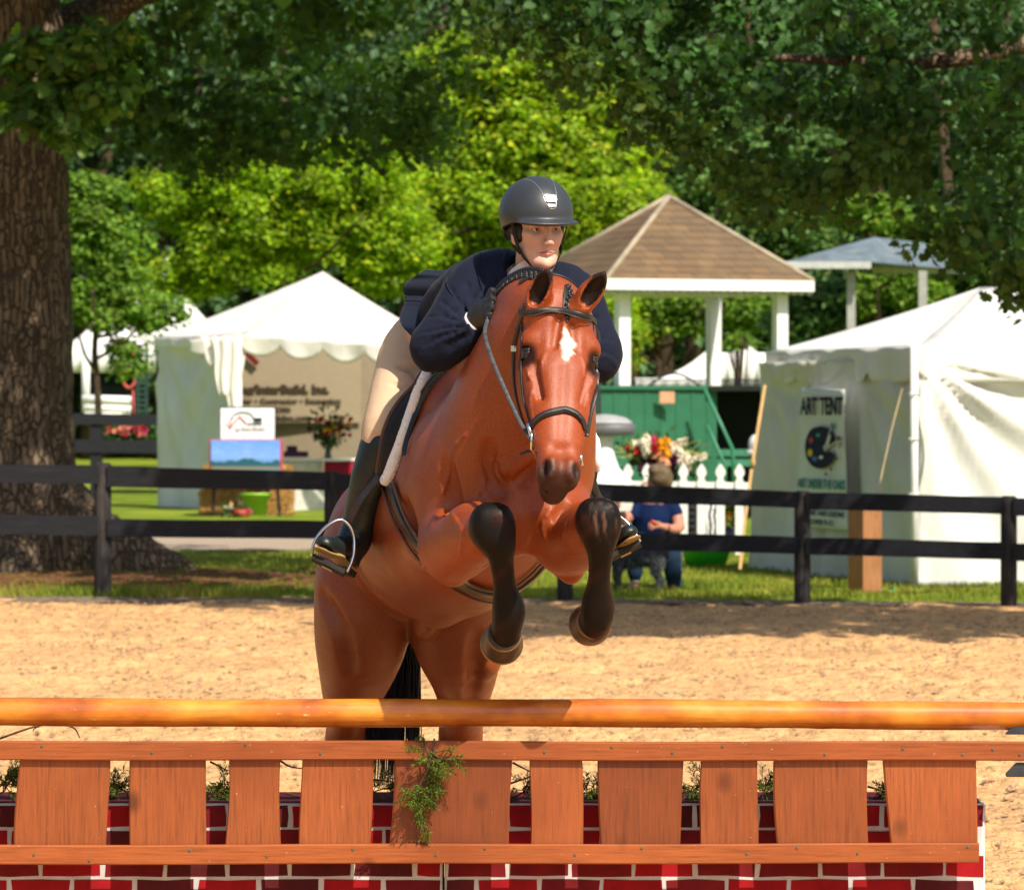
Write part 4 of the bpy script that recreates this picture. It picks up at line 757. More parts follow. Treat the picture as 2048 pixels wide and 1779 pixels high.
for cx_, cy_, n, col, r_ in ((1290, 892, 26, 'white', .075), (1315, 900, 12, 'red', .06), (1330, 888, 16, 'yellow', .07), (1352, 890, 20, 'white', .07), (1345, 912, 14, 'purple', .07), (1320, 918, 18, 'peach', .07), (1372, 925, 26, 'white', .065), (1270, 902, 12, 'red', .05), (1300, 925, 22, 'dark', .06), (1340, 935, 16, 'dark', .06), (1362, 940, 8, 'yellow', .05), (1308, 884, 8, 'hot_pink', .05), (1395, 915, 8, 'white', .05), (1335, 904, 10, 'yellow', .06)):
    fl += [(cx_+rg.normal(0, 7.5), cy_+rg.normal(0, 6.5), 57.6+rg.normal(0, .1), r_*1.15, col) for _ in range(max(3, int(n*.42)))]
fa_ = bouquet('flower_arrangement', 'large mixed white, red and yellow flower arrangement behind the picket fence', 'flowers', P(1320, 960, 57.6), fl, [(1265, 905, 57.8, 30, .16), (1320, 930, 57.9, 180, .34), (1360, 940, 57.8, 90, .25), (1280, 930, 57.9, 80, .25), (1385, 915, 57.8, 30, .2)], rg)
h = Mesh()
for k in range(26): a = P(1320+rg.normal(0, 20), 930, 57.8); x2 = rg.choice([1238, 1245, 1252, 1400, 1408, 1260, 1390])+rg.normal(0, 6); h.tube([a, P(x2*.6+1320*.4, 905+rg.normal(0, 8), 57.7), P(x2, 900+rg.normal(0, 14), 57.6)], [.01, .008, .004], 4)
h.build('grass_stems', simple('pale_stems', (.40, .42, .12), .7), fa_)
h = Mesh(); h.lathe(V3(P(1322, 0, 57.8)[0], 57.8, P(0, 1030, 57.8)[2]), [(.12, 0), (.16, .2), (.2, .45)], 16); h.build('vase', simple('dark_pot', (.03, .03, .03), .4), fa_, True)
pe = thing('pedestal_grill', P(1210, 965, 52), 'grey domed lid on a flared white pedestal beside the flowers', 'pedestal'); Yq = 54.0; s = Yq/F; cz = P(1208, 970, Yq)
h = Mesh(); h.lathe(cz, [(62*s, 0), (60*s, 6*s), (44*s, 18*s), (30*s, 36*s), (22*s, 58*s), (18*s, 80*s), (19*s, 92*s), (26*s, 100*s)], 32); h.build('pedestal', M_wp, pe, True)
h = Mesh(); h.lathe(cz+V3(5*s, 0, 98*s), [(20*s, 0), (54*s, 3*s), (58*s, 8*s), (58*s, 22*s), (54*s, 24*s)], 32, sy=.7); h.build('tray', simple('dark_grey_metal', (.12, .12, .13), .5, .5), pe, True)
h = Mesh(); h.lathe(cz+V3(2*s, 0, 122*s), [(56*s, 0), (54*s, 5*s), (42*s, 13*s), (24*s, 18*s), (4*s, 20*s)], 32, sy=.7); h.build('lid', simple('grey_lid', (.34, .35, .37), .45, .4), pe, True)
h = Mesh(); h.box(cz+V3(5*s, -.30, -2*s), (14*s, .05, 12*s)); h.build('latch', simple('dark_latch', (.05, .05, .05), .4), pe, False, .005)
h = Mesh(); h.box(cz+V3(0, .0, -12*s), (125*s, .6, 22*s)); h.build('base_box', M_wp, pe, False, .02)
h = Mesh(); h.box(cz+V3(0, 0, (-23*s-cz[2])/2-.0), (110*s, .5, cz[2]-24*s)); h.build('cabinet', simple('grey_cabinet', (.40, .40, .40), .6), pe, False, .02)
# green tub, striped cushion, buckets, ornaments
h = Mesh(); tc = P(1412, 0, 53.2); zt2 = P(0, 1092, 53.2)[2]; h.lathe((tc[0], 53.2, .04), [(.21, 0), (.255, zt2*.5), (.285, zt2-.04), (.30, zt2)], 28); tag(h.build('green_tub', simple('bright_green_plastic', (.02, .34, .012), .4, .4, .06), None, True), 'bright green plastic tub on the grass under the picket fence', 'tub')
mz = Mat('zebra_print', .8, .2); wv = mz.n('TexWave', Scale=5.0, Distortion=4.0); mz.l(mz.co('Object', (1, 1, 1.4)), wv.inputs['Vector']); mz.col(mz.ramp(wv.outputs[0], [(.48, (.02, .02, .05)), (.53, (.75, .75, .75))])); h = Mesh()
h.ball(P(1412, 1040, 57.9), (.17, .12, .42), 16); tag(h.build('striped_cushion', mz.m, None, True), 'black and white zebra striped cushion behind the picket fence', 'cushion')
h = Mesh(); q = P(1381, 1040, 57.5); 
for k in range(9): h.box(P(1381, 1000+k*13, 57.6), (.16, .03, .035))
h.box(P(1381, 1050, 57.66), (.2, .02, .8)); tag(h.build('slatted_crate', simple('dark_crate', (.03, .03, .035), .7), None, False, .004), 'dark slatted crate behind the picket fence left of the striped cushion', 'crate')
yf = bouquet('flower_pot', 'pot of yellow flowers behind the picket fence beside the striped cushion', 'flowers', P(1458, 1110, 58), [(1456+rg.normal(0, 7), 1022+rg.normal(0, 12), 58, .045, 'yellow') for _ in range(12)], [(1456, 1030, 58, 200, .22)], rg); h = Mesh(); h.lathe(V3(P(1457, 0, 58)[0], 58, .1), [(.12, 0), (.15, .25)], 14); h.build('pot', M_ink, yf, True)
h = Mesh(); h.ball(P(1512, 888, 62), (.10, .10, .13), 14); h.box(P(1512, 905, 62), (.22, .2, .08)); tag(h.build('garden_lantern', simple('white_lantern', (.62, .64, .64), .5), None, True), 'small white domed lantern at the left edge of the art tent', 'lantern')
# ---------------- seated woman and dog ----------------
def fig(parts, h_, disp=None): 
    S = SDF()
    for p in parts:
        pts, k = p[0], p[1]; S.chain([(P(*q[:3]), q[3]) for q in pts], k=k, sub=2)
    return S.net(h_, disp)
wo = thing('person', P(1320, 1185, 47.3), 'seated woman in a navy shirt and jeans holding a red pen beyond the fence', 'person')
Yw = 47.4
body = [([(1310, 965, 47.35, .075), (1308, 985, 47.4, .06), (1305, 1005, 47.45, .085)], .03), ([(1318, 950, 47.35, .098), (1316, 962, 47.33, .090)], .03), ([(1292, 965, 47.24, .018), (1286, 968, 47.18, .012)], .015),
    ([(1305, 1010, 47.45, .15), (1300, 1070, 47.5, .14)], .05), ([(1348, 1015, 47.45, .06), (1358, 1052, 47.35, .052), (1345, 1058, 47.25, .042), (1322, 1052, 47.1, .034)], .03), ([(1270, 1015, 47.4, .06), (1248, 1040, 47.3, .05), (1236, 1010, 47.2, .035)], .03),
    ([(1290, 1085, 47.5, .07), (1272, 1100, 47.12, .055), (1270, 1140, 47.06, .036), (1270, 1172, 47.06, .036)], .03), ([(1330, 1085, 47.5, .07), (1338, 1100, 47.17, .055), (1345, 1140, 47.14, .036), (1347, 1172, 47.13, .034)], .03)]
S = SDF()
for pts, k in body: S.chain([(P(*q[:3]), q[3]) for q in pts], k=k, sub=2)
HC = P(1316, 956, 47.32)
for i, (dx, dy) in enumerate(((-9, -7), (-11, -2), (-10, 4), (-8, 9))):
    S.chain([(P(1314, 1052, 47.08), .022), (P(1306+dx*.3, 1050+dy*.7, 47.05), .013), (P(1302+dx*.4, 1052+dy*.7, 47.0), .010), (P(1308+dx*.2, 1054+dy*.6, 46.97), .008)], k=.008)
    S.chain([(P(1236, 1008, 47.18), .022), (P(1232, 998+i*5, 47.14), .011), (P(1240, 997+i*5, 47.11), .009)], k=.008)
S.chain([(P(1318, 1046, 47.08), .018), (P(1308, 1043, 47.02), .012), (P(1303, 1046, 47.0), .009)], k=.008)
S.ell(P(1287, 957, 47.28), (.010, .02, .012), k=.01)
v_, q_ = S.net(.012); raw_mesh('body', v_, q_, simple('arm_skin', (.50, .22, .15), .5, .3, .08, 10, 0), wo)
e_ = Mesh(); e_.ball(P(1293, 951, 47.235), .011, 8); e_.build('eye', M_eye, wo, True)
S = SDF(); S.ell(P(1321, 948, 47.29), (.112, .125, .108), k=.03); S.ell(P(1331, 962, 47.28), (.075, .09, .085), k=.04); S.ell(P(1318, 957, 47.25), (.085, .09, .07), k=.03); S.ell(P(1310, 940, 47.24), (.07, .08, .06), k=.03); S.ell(P(1287, 964, 47.18), (.055, .09, .06), k=.02, mode='s')
v_, q_ = S.net(.010, lambda X: .004*fbm(X*[1, 1, .3], 130, 4)); raw_mesh('hair', v_, q_, simple('grey_brown_hair', (.14, .095, .055), .6, .3, .45, 16, .6, .01, stretch=(3, 3, .6)), wo)
S = SDF(); S.chain([(P(1303, 1008, 47.45), .10), (P(1305, 1030, 47.45), .175), (P(1298, 1075, 47.5), .185)], k=.05, sub=2); S.chain([(P(1272, 1008, 47.45), .085), (P(1262, 1028, 47.38), .08)], k=.04); S.chain([(P(1335, 1005, 47.45), .09), (P(1351, 1026, 47.42), .078)], k=.04)
v_, q_ = S.net(.014, lambda X: .006*fbm(X, 22, 6)); raw_mesh('shirt', v_, q_, simple('navy_tshirt', (.006, .016, .062), .9, .1, .2, 6, .2), wo)
S = SDF(); S.chain([(P(1290, 1082, 47.5), .13), (P(1272, 1098, 47.1), .092), (P(1270, 1135, 47.06), .066), (P(1270, 1152, 47.06), .06)], k=.04, sub=2); S.chain([(P(1326, 1082, 47.5), .13), (P(1338, 1098, 47.15), .10), (P(1345, 1135, 47.12), .078), (P(1347, 1165, 47.12), .070)], k=.04, sub=2); v_, q_ = S.net(.012, lambda X: .003*fbm(X, 30, 6)); raw_mesh('jeans', v_, q_, simple('dark_jeans', (.008, .022, .050), .85, .2, .3, 8, .3), wo)
for x, c in ((1268, 'dark_shoe'), (1346, 'tan_shoe')):
    S = SDF(); S.chain([(P(x, 1176, 47.1), .04), (P(x-2, 1182, 46.95), .035)], k=.02); S.cut((0, 0, .015), (0, 0, -1)); v_, q_ = S.net(.01); raw_mesh('shoe', v_, q_, simple(c, (.22, .06, .02) if c[0] == 't' else (.05, .03, .03), .6), wo)
h = Mesh(); h.lathe(P(1270, 1165, 47.06), [(.046, 0), (.046, .06)], 12); h.build('sock', simple('grey_sock', (.5, .5, .52), .9), wo, True)
h = Mesh(); a = P(1334, 1056, 47.17); h.lathe(a, [(.040, -.012), (.044, -.01), (.044, .01), (.040, .012)], 14, (1, .5, 0)); h.build('wristwatch', M_ink, wo, True)
h = Mesh(); h.tube([P(1303, 1040, 46.98), P(1312, 1049, 47.0)], .012, 6); tag(h.build('red_pen', simple('red_pen', (.55, .03, .02), .4), None, True), 'short red pen in the seated woman\'s right-hand fingers', 'pen')
h = Mesh(); h.grid(lambda u, v: P(1236+26*u+8*v, 1022-26*v, 47.12)+V3(0, .03*u, 0), 3, 3, .005); tag(h.build('paper_sheet', simple('white_paper', (.72, .68, .64), .8)), 'white folded paper held up by the seated woman', 'paper')
ch = thing('folding_chair', P(1310, 1185, 47.7), 'dark folding chair under the seated woman', 'chair'); mc = simple('blue_grey_metal', (.06, .085, .11), .5, .4)
h = Mesh(); h.box(P(1308, 1098, 47.55), (.50, .42, .03)); h.build('seat', mc, ch, False, .01); h = Mesh(); h.box(P(1308, 1050, 47.82), (.46, .02, .35)); h.build('backrest', mc, ch, False, .01)
for x, Y in ((1357, 47.3), (1262, 47.3), (1357, 47.85), (1262, 47.85)): h = Mesh(); q = P(x, 1098, Y); h.box((q[0], Y, q[2]/2), (.07 if x > 1300 else .03, .03, q[2])); h.build('leg', mc, ch, False, .004)
# shaggy dog, seen side-on with its head to the left
dg = thing('dog', P(1275, 1180, 46.6), 'dark grey shaggy dog standing in front of the seated woman', 'dog'); Yd = 46.55
S = SDF(); q = lambda x, y, r, dY=0: (P(x, y, Yd+dY), r)
S.chain([q(1238, 1118, .088), q(1262, 1113, .090), q(1290, 1112, .078), q(1314, 1117, .085)], k=.04, sub=2); S.chain([q(1238, 1112, .07), q(1226, 1098, .055), q(1219, 1088, .058)], k=.03); S.chain([q(1219, 1090, .055), q(1206, 1094, .038), q(1200, 1095, .030)], k=.02)
for s_ in (-.07, .07):
    S.chain([q(1236, 1130, .050, s_), q(1234, 1150, .034, s_), q(1236, 1168, .027, s_), q(1234, 1181, .030, s_)], k=.02, sub=2); S.chain([q(1316, 1126, .060, s_), q(1310, 1142, .042, s_), q(1322, 1158, .028, s_), q(1318, 1172, .026, s_), q(1314, 1181, .030, s_)], k=.02, sub=2); S.chain([q(1221, 1080, .022, s_*.7), q(1225, 1092, .018, s_*.9)], k=.01)
S.chain([q(1324, 1108, .024), q(1333, 1104, .020), q(1336, 1112, .016)], k=.02)
v_, q_ = S.net(.009, lambda X: .010*fbm(X*[1.2, 1.2, .5], 70, 4)); raw_mesh('body', v_, q_, simple('grey_fur', (.032, .036, .042), .9, .2, .75, 12, .8, .02, stretch=(3, 3, 1)), dg)
h = Mesh()
rr_ = np.random.RandomState(2); idx = rr_.choice(len(v_), 2600); 
for i in idx: p = v_[i]; d = V3(rr_.normal(0, .008), -.012, -.030*rr_.uniform(.5, 1.3)); h.tube([p, p+d], [.003, .0005], 3, False)
h.build('coat', simple('grey_fur_tips', (.085, .095, .105), .9, .2, .6, 12, 0), dg)
# cable on the grass near the wooden post
h = Mesh(); h.tube(spline([V3(*P(1755, 1180, 46.3)), V3(*P(1775, 1186, 46.2)), V3(*P(1790, 1176, 46.5)), V3(*P(1775, 1175, 46.8))], 20), .012, 6); tag(h.build('garden_hose', simple('green_hose', (.04, .30, .14), .5), None, True), 'short loop of green hose on the grass beside the wooden post', 'hose')
# ---------------- trees ----------------
def leaf_mat(name, c, var=.35, trans=.35, rough=.55):
    m = Mat(name, rough, .35); a = m.n('Attribute'); a.attribute_name = 'tint'; col = m.mix(a.outputs[0], tuple(c), 1.0, 'MULTIPLY'); m.col(col); tr = m.n('BsdfTranslucent'); tc = m.mix(col, (1.25, 1.45, .55), 1.0, 'MULTIPLY'); m.l(tc, tr.inputs[0]); mx = m.n('MixShader'); mx.inputs[0].default_value = trans; m.l(m.b.outputs[0], mx.inputs[1]); m.l(tr.outputs[0], mx.inputs[2]); m.l(mx.outputs[0], m.t.nodes['Material Output'].inputs[0]); return m.m
OAK = np.array([(0, 0), (.10, .16), (.30, .22), (.24, .34), (.46, .46), (.26, .54), (.40, .72), (.18, .74), (.16, .92), (0, 1.02), (-.16, .92), (-.18, .74), (-.40, .72), (-.26, .54), (-.46, .46), (-.24, .34), (-.30, .22), (-.10, .16)])
OVAL = np.array([(0, 0), (.30, .35), (.22, .8), (0, 1), (-.22, .8), (-.30, .35)])
DIA = np.array([(0, 0), (.34, .5), (0, 1), (-.34, .5)])
def leaves(name, C, N, size, tmpl, mat, parent, r, tint=(.55, 1.5), yel=.12, ptint=None):
    """C leaf base points, N facing directions"""
    n = len(C); N = N/np.linalg.norm(N, axis=1, keepdims=True); a = r.normal(size=(n, 3)); T = np.cross(N, a); T /= np.linalg.norm(T, axis=1, keepdims=True)+1e-9; B = np.cross(N, T); s = size*r.uniform(.6, 1.35, n)
    k = len(tmpl); cup = (np.abs(tmpl[:, 0])*.35); V = C[:, None]+s[:, None, None]*(tmpl[None, :, :1]*T[:, None]+tmpl[None, :, 1:]*B[:, None]+cup[None, :, None]*N[:, None]*1.0)
    g = r.uniform(tint[0], tint[1], n)*(1 if ptint is None else ptint); y = (r.uniform(0, 1, n) < yel)*r.uniform(.3, 1, n); col = np.stack([g*(1+1.0*y), g*(1+.35*y), g*(1-.2*y)], 1)
    return raw_mesh(name, V.reshape(-1, 3), np.arange(n*k).reshape(n, k), mat, parent, False, {'tint': np.repeat(col, k, 0)})
def fringe(r, bx, by, x0, x1, n, Y0, Y1, size, mat, parent, name='hanging_sprays'):
    """loose sprays of leaves hanging below a bough"""
    C = []; N = []
    for i in range(n):
        x = r.uniform(x0, x1); Y = r.uniform(Y0, Y1); y = np.interp(x, bx, by)+r.normal(-14, 16); p = P(x, y-30, Y); d = nrm(V3(r.normal(0, .5), r.normal(0, .4), -1)); L = r.uniform(.25, .5)
        for k in range(16): C.append(p+d*L*k/16+r.normal(0, .045, 3)); N.append(r.normal(0, 1, 3)+V3(0, -.2, .5))
    leaves(name, np.array(C), np.array(N), size, OAK, mat, parent, r, tint=(.5, 1.5))
def clumps(r, centers, radii, per, flat=.6, up=.6):
    """leaves on the shells of many small leafy tufts"""
    n = len(centers); per = np.full(n, per) if np.isscalar(per) else per; idx = np.repeat(np.arange(n), per); d = r.normal(size=(len(idx), 3)); d /= np.linalg.norm(d, axis=1, keepdims=True); rad = radii[idx]*r.uniform(.35, 1.08, len(idx))**.7
    C = centers[idx]+d*rad[:, None]*np.array([1, 1, flat]); N = d*.7+r.normal(0, .5, (len(idx), 3))+np.array([0, 0, up]); pt = r.uniform(.72, 1.28, n)[idx]; return C, N, pt
def trunk(mesh, base, top, r0, r1, seed, n=14, wob=.04, flare=1.6, rings=30):
    r = np.random.RandomState(seed); b = np.array(base, float); t = np.array(top, float); pts = []; rad = []
    for i in range(rings):
        u = i/(rings-1); pts.append(b*(1-u)+t*u+V3(*(r.normal(0, wob*(.3+u), 2)), 0)*.5); rad.append((r0*(1-u)+r1*u)*(1+(flare-1)*math.exp(-u*rings*.25)))
    mesh.tube(spline(pts[::4]+[pts[-1]], rings), rad, n)
def bark(name, c, sc=15):
    m = Mat(name, .95, .1); c = np.array(c); v = m.n('TexVoronoi', Scale=sc, feature='DISTANCE_TO_EDGE'); nz = m.n('TexNoise', Scale=3.0, Detail=4.0); m.l(m.co('Object', (1, 1, 1)), nz.inputs['Vector']); av = m.n('VectorMath', operation='MULTIPLY_ADD'); m.l(nz.outputs['Color'], av.inputs[0]); av.inputs[1].default_value = (.10, .10, .45); m.l(m.co('Object', (1, 1, .17)), av.inputs[2]); m.l(av.outputs[0], v.inputs['Vector'])
    g = m.noise(14, 6, (1, 1, .35), .7); col = m.mix(m.ramp(g, [(.25, tuple(c*.6)), (.55, tuple(c)), (.8, tuple(c*1.7))]), tuple(c*.35), m.ramp(v.outputs[0], [(.0, (.9,.9,.9)), (.09, (0,0,0))])); m.col(m.mix(col, tuple(c*np.array([1.9, 1.5, 1.2])), m.ramp(m.noise(1.1, 3), [(.58, (0,0,0)), (.75, (.6,.6,.6))]))); m.bump(m.ramp(v.outputs[0], [(0, (0,0,0)), (.16, (1,1,1))]), 1.0, .05); m.bump(g, .5, .02); return m.m  # the warm lighter patches paint sun dapples into the bark colour
M_bark = bark('oak_bark', (.20, .145, .10)); M_bark2 = bark('thin_bark', (.12, .085, .055), 22)
# --- great oak on the left ---
oak = thing('oak_tree', P(30, 1150, 52), 'massive old oak with thick rough trunk and flared roots at the left', 'tree')
S = SDF(); b = P(28, 0, 52.0); b[2] = 0
S.chain([(b+V3(-.0, 0, -.1), .74), (b+V3(0, 0, .5), .66), (b+V3(.0, 0, 1.2), .635), (b+V3(-.02, 0, 2.6), .62), (b+V3(-.02, 0, 4.2), .62), (b+V3(-.06, 0, 6.5), .56), (b+V3(-.2, .1, 9), .42)], k=.1, sub=3)
S.chain([(b+V3(.35, -.2, .75), .30), (b+V3(.75, -.25, .38), .28), (b+V3(1.25, -.3, .12), .22), (b+V3(1.9, -.35, -.06), .12)], k=.35, sub=3); S.chain([(b+V3(-.4, -.3, .6), .28), (b+V3(-1.2, -.5, .05), .22)], k=.35); S.chain([(b+V3(0, -.4, .6), .26), (b+V3(.15, -.95, .0), .2)], k=.35); S.chain([(b+V3(-.2, .4, .6), .26), (b+V3(-.1, 1.1, 0), .2)], k=.35)
S.chain([(b+V3(.2, 0, 4.4), .20), (b+V3(1.0, -.4, 5.9), .16), (b+V3(2.6, -.8, 7.0), .11), (b+V3(4.4, -1.2, 7.8), .07)], k=.15, sub=3); S.chain([(b+V3(-.2, .2, 5.0), .2), (b+V3(-1.5, -.8, 6.0), .14), (b+V3(-3, -1.5, 6.6), .08)], k=.15, sub=3); S.chain([(b+V3(.1, .3, 5.5), .2), (b+V3(1.5, 1.8, 7), .14), (b+V3(3, 3, 8), .08)], k=.15, sub=3)
tv, tq = S.net(.05, lambda X: .035*fbm(X*[1, 1, .22], 9, 5)+.016*fbm(X*[1, 1, .3], 30, 6)); raw_mesh('trunk', tv, tq, M_bark, oak)
M_oakleaf = leaf_mat('oak_leaves', (.062, .125, .022), trans=.42, rough=.6)
M_oakleaf2 = leaf_mat('oak_leaves_dark', (.045, .115, .026), trans=.36, rough=.5)
def canopy(r, bx, by, x0, x1, n, Y0, Y1, rad, per, top=-420, keep=None):
    cs = []; rs = []
    while len(cs) < n:
        x = r.uniform(x0, x1); Y = r.uniform(Y0, Y1); lim = np.interp(x, bx, by)+18*math.sin(x*.045)+13*math.sin(x*.11+1)+r.normal(0, 10); y = r.uniform(top, lim-14); R_ = rad*r.uniform(.6, 1.25)
        if y > lim-R_*F/Y*.55: R_ *= .6
        if keep and not keep(x, y, Y): continue
        cs.append(P(x, y, Y)); rs.append(R_)
    return np.array(cs), np.array(rs)
r = np.random.RandomState(101)
bxL, byL = [-300, 0, 40, 90, 140, 180, 240, 300, 340, 420, 480, 560, 620, 700, 760, 830, 900, 930, 960], [300, 300, 318, 255, 265, 235, 215, 290, 320, 335, 310, 300, 315, 290, 330, 285, 275, 240, 60]
cs, rs = canopy(r, bxL, byL, -350, 950, 230, 51.5, 57, .40, 0)
C, N, pt = clumps(r, cs, rs, 74, .75, .3); leaves('crown', C, N, .125, OAK, M_oakleaf, oak, r, ptint=pt)
cs2, rs2 = canopy(r, [140, 200, 260, 270], [310, 290, 240, 200], 0, 250, 26, 47.6, 48.4, .30, 0, top=70); C, N, pt = clumps(r, cs2, rs2, 70, .55, .8); leaves('low_branch', C, N, .15, OAK, M_oakleaf, oak, r, ptint=pt*1.5, yel=.3)  # tint raised and yellowed so this leaf cluster looks sunlit
cs = np.stack([r.uniform(-7.5, 2.0, 120), r.uniform(43, 52, 120), r.uniform(6.8, 10, 120)], 1); C, N, pt = clumps(r, cs, np.full(120, 1.0), 40, .6, .6); leaves('unseen_shade_crown', C, N, .42, OVAL, M_oakleaf, oak, r, ptint=pt)  # coarse leaves added above the view to keep the lower canopy in shade
fringe(r, bxL, byL, 150, 940, 130, 51, 55, .12, M_oakleaf, oak)
# --- overhanging oak on the right, its trunk stands outside the picture ---
ok2 = thing('oak_tree', (9.5, 43, 0), 'leafy dark oak boughs hanging down over the upper right, trunk out of view', 'tree')
h = Mesh(); trunk(h, (9.5, 43, -.1), (9.2, 43, 9), .6, .4, 3, flare=1.5); h.tube(spline([(9.4, 43, 5.2), (7.6, 42.2, 5.6), (5.5, 41.6, 5.25), (3.8, 41.2, 4.8), (2.2, 41.0, 4.8)], 30), list(np.linspace(.2, .03, 30)), 8); h.tube(spline([(9.3, 43, 6.5), (6, 42, 7.2), (3, 41, 7.0), (0, 40.5, 6.5)], 30), list(np.linspace(.22, .03, 30)), 8)
h.build('trunk', M_bark, ok2, True)
bxR, byR = [880, 930, 1000, 1050, 1090, 1150, 1240, 1290, 1330, 1370, 1420, 1470, 1500, 1560, 1610, 1640, 1680, 1720, 1790, 1830, 1850, 1900, 1940, 1975, 2000, 2030, 2060, 2400], [10, 30, 60, 95, 120, 150, 190, 220, 270, 290, 340, 360, 395, 380, 400, 410, 380, 330, 320, 330, 460, 500, 480, 500, 560, 590, 575, 600]
cs, rs = canopy(r, bxR, byR, 880, 2110, 235, 39.6, 42.2, .31, 0, top=-330, keep=lambda x, y, Y: not (x > 1480 and y > 250 and y < 330 and x < 1600))
C, N, pt = clumps(r, cs, rs, 74, .8, .2); leaves('crown', C, N, .105, OAK, M_oakleaf2, ok2, r, ptint=pt, yel=.05, tint=(.45, 1.7))
cs = np.stack([np.concatenate([r.uniform(3, 8.5, 70), r.uniform(0, 1, 2)]), np.concatenate([r.uniform(33.5, 37.5, 70), r.uniform(40.5, 43.0, 2)]), r.uniform(6.6, 8.5, 72)], 1); C, N, pt = clumps(r, cs, np.full(72, 1.0), 50, .6, .6); leaves('unseen_shade_crown', C, N, .42, OVAL, M_oakleaf, ok2, r, ptint=pt)  # coarse leaves added out of view to cast the shade band on the arena
fringe(r, bxR, byR, 930, 2080, 190, 39.5, 41.5, .105, M_oakleaf, ok2)
# --- trees beyond ---
def tree(label, x, yb, Y, blobs, n, per, size, mat, seed, rad=.7, trunkpx=None, tr=.18, name='tree', group='trees behind the tents', yel=.12, sub=.5):
    r = np.random.RandomState(seed); t = thing(name, P(x, yb, Y)*[1, 1, 0], label, 'tree', group); s = Y/F
    w_ = np.array([b[2]*b[3] for b in blobs], float); w_ /= w_.sum(); cs = []; rs = []
    for i in range(n):
        b = blobs[r.choice(len(blobs), p=w_)]; d = r.normal(size=3); d /= np.linalg.norm(d); q = r.uniform(.25, 1)**.5; cs.append(P(b[0]+d[0]*b[2]*q, b[1]-d[2]*b[3]*q, Y)+V3(0, d[1]*b[2]*s*q*.8, 0)); rs.append(rad*r.uniform(.55, 1.25))
    C, N, pt = clumps(r, np.array(cs), np.array(rs), per, .55, .9); leaves('crown', C, N, size, DIA, mat, t, r, ptint=pt, yel=yel)
    h = Mesh(); tx = trunkpx or x; top_ = P(blobs[0][0], blobs[0][1], Y); base = P(tx, yb, Y); base[2] = -.1; trunk(h, base, top_, tr, tr*.45, seed, 10, .05, 1.3)
    for k in range(7): b = blobs[r.randint(len(blobs))]; e = P(b[0]+r.normal(0, b[2]*.4), b[1]-abs(r.normal(0, b[3]*.3)), Y)+V3(0, r.normal(0, .8), 0); u = r.uniform(.45, .95); st_ = base*(1-u)+top_*u; h.tube(spline([st_, (st_+e)/2+V3(0, 0, -.2), e], 10), list(np.linspace(tr*.5, .02, 10)), 6)
    h.build('trunk', M_bark2, t, True); return t
G_br = leaf_mat('bright_leaves', (.24, .36, .012), trans=.5); G_md = leaf_mat('mid_leaves', (.14, .25, .028), trans=.45); G_dk = leaf_mat('dark_leaves', (.085, .17, .04), trans=.35); G_bl = leaf_mat('blue_green_leaves', (.075, .15, .055), trans=.3); G_yl = leaf_mat('yellow_green_leaves', (.26, .38, .02), trans=.5)
tree('bright yellow green young tree just behind the booth tent roof', 640, 1000, 96, [(500, 340, 170, 50), (350, 420, 50, 50), (700, 330, 150, 60), (560, 430, 200, 90), (420, 420, 120, 60), (700, 450, 150, 90), (360, 560, 90, 40), (480, 520, 150, 60), (790, 520, 90, 70), (620, 380, 180, 60), (330, 380, 60, 40)], 400, 115, .13, G_br, 1, .5, 618, .09)
tree('leafy light green tree between the oak trunk and the booth tent', 190, 1000, 94, [(190, 470, 70, 60), (170, 590, 50, 40), (240, 560, 50, 50), (180, 400, 70, 60), (200, 640, 55, 30), (300, 620, 60, 35), (255, 700, 22, 40)], 130, 110, .13, G_md, 2, .42, 200, .08)
tree('tall bright green tree rising behind the rider', 1050, 1000, 108, [(1080, 330, 200, 120), (1010, 130, 120, 60), (1130, 170, 110, 60), (900, 140, 80, 60), (1150, 220, 150, 90), (960, 400, 160, 110), (1240, 420, 90, 90), (1000, 200, 160, 90), (880, 470, 110, 80), (1200, 300, 130, 90), (1120, 470, 140, 60), (900, 250, 90, 80), (820, 400, 90, 90)], 640, 115, .16, G_yl, 3, .62, 770, .22, yel=.2)
tree('bright lime green low tree directly right of the rider\'s helmet', 1190, 1000, 100, [(1200, 430, 90, 60), (1180, 500, 60, 40), (1260, 400, 50, 40), (1200, 620, 60, 60), (1240, 680, 30, 50)], 150, 120, .13, G_yl, 4, .45, 1190, .08, yel=.25)
tree('small young tree in front of the domed white tent', 1478, 900, 92, [(1478, 684, 30, 12), (1470, 680, 16, 8)], 14, 60, .10, G_md, 5, .22, 1478, .035, name='young_tree')
tree('dense mid green tree behind the brown gazebo roof', 1450, 1000, 118, [(1400, 370, 120, 90), (1500, 440, 120, 70), (1560, 340, 110, 90), (1420, 520, 90, 60), (1600, 470, 80, 50), (1330, 300, 60, 80)], 330, 110, .19, G_dk, 6, .7, 1450, .2)
tree('light topped green tree around the slate roofed gazebo', 1800, 1000, 108, [(1730, 425, 90, 30), (1830, 460, 70, 40), (1880, 505, 70, 30), (1830, 570, 60, 40), (1745, 590, 30, 40), (1900, 470, 70, 50)], 160, 110, .14, G_md, 7, .42, 1800, .12, yel=.15)
tree('dark green tree at the right behind the white tent peak', 1950, 1000, 110, [(1950, 500, 120, 90), (1860, 620, 90, 70), (2020, 430, 100, 120), (1700, 620, 90, 60), (1620, 640, 60, 60)], 300, 110, .19, G_dk, 8, .7, 1950, .2)
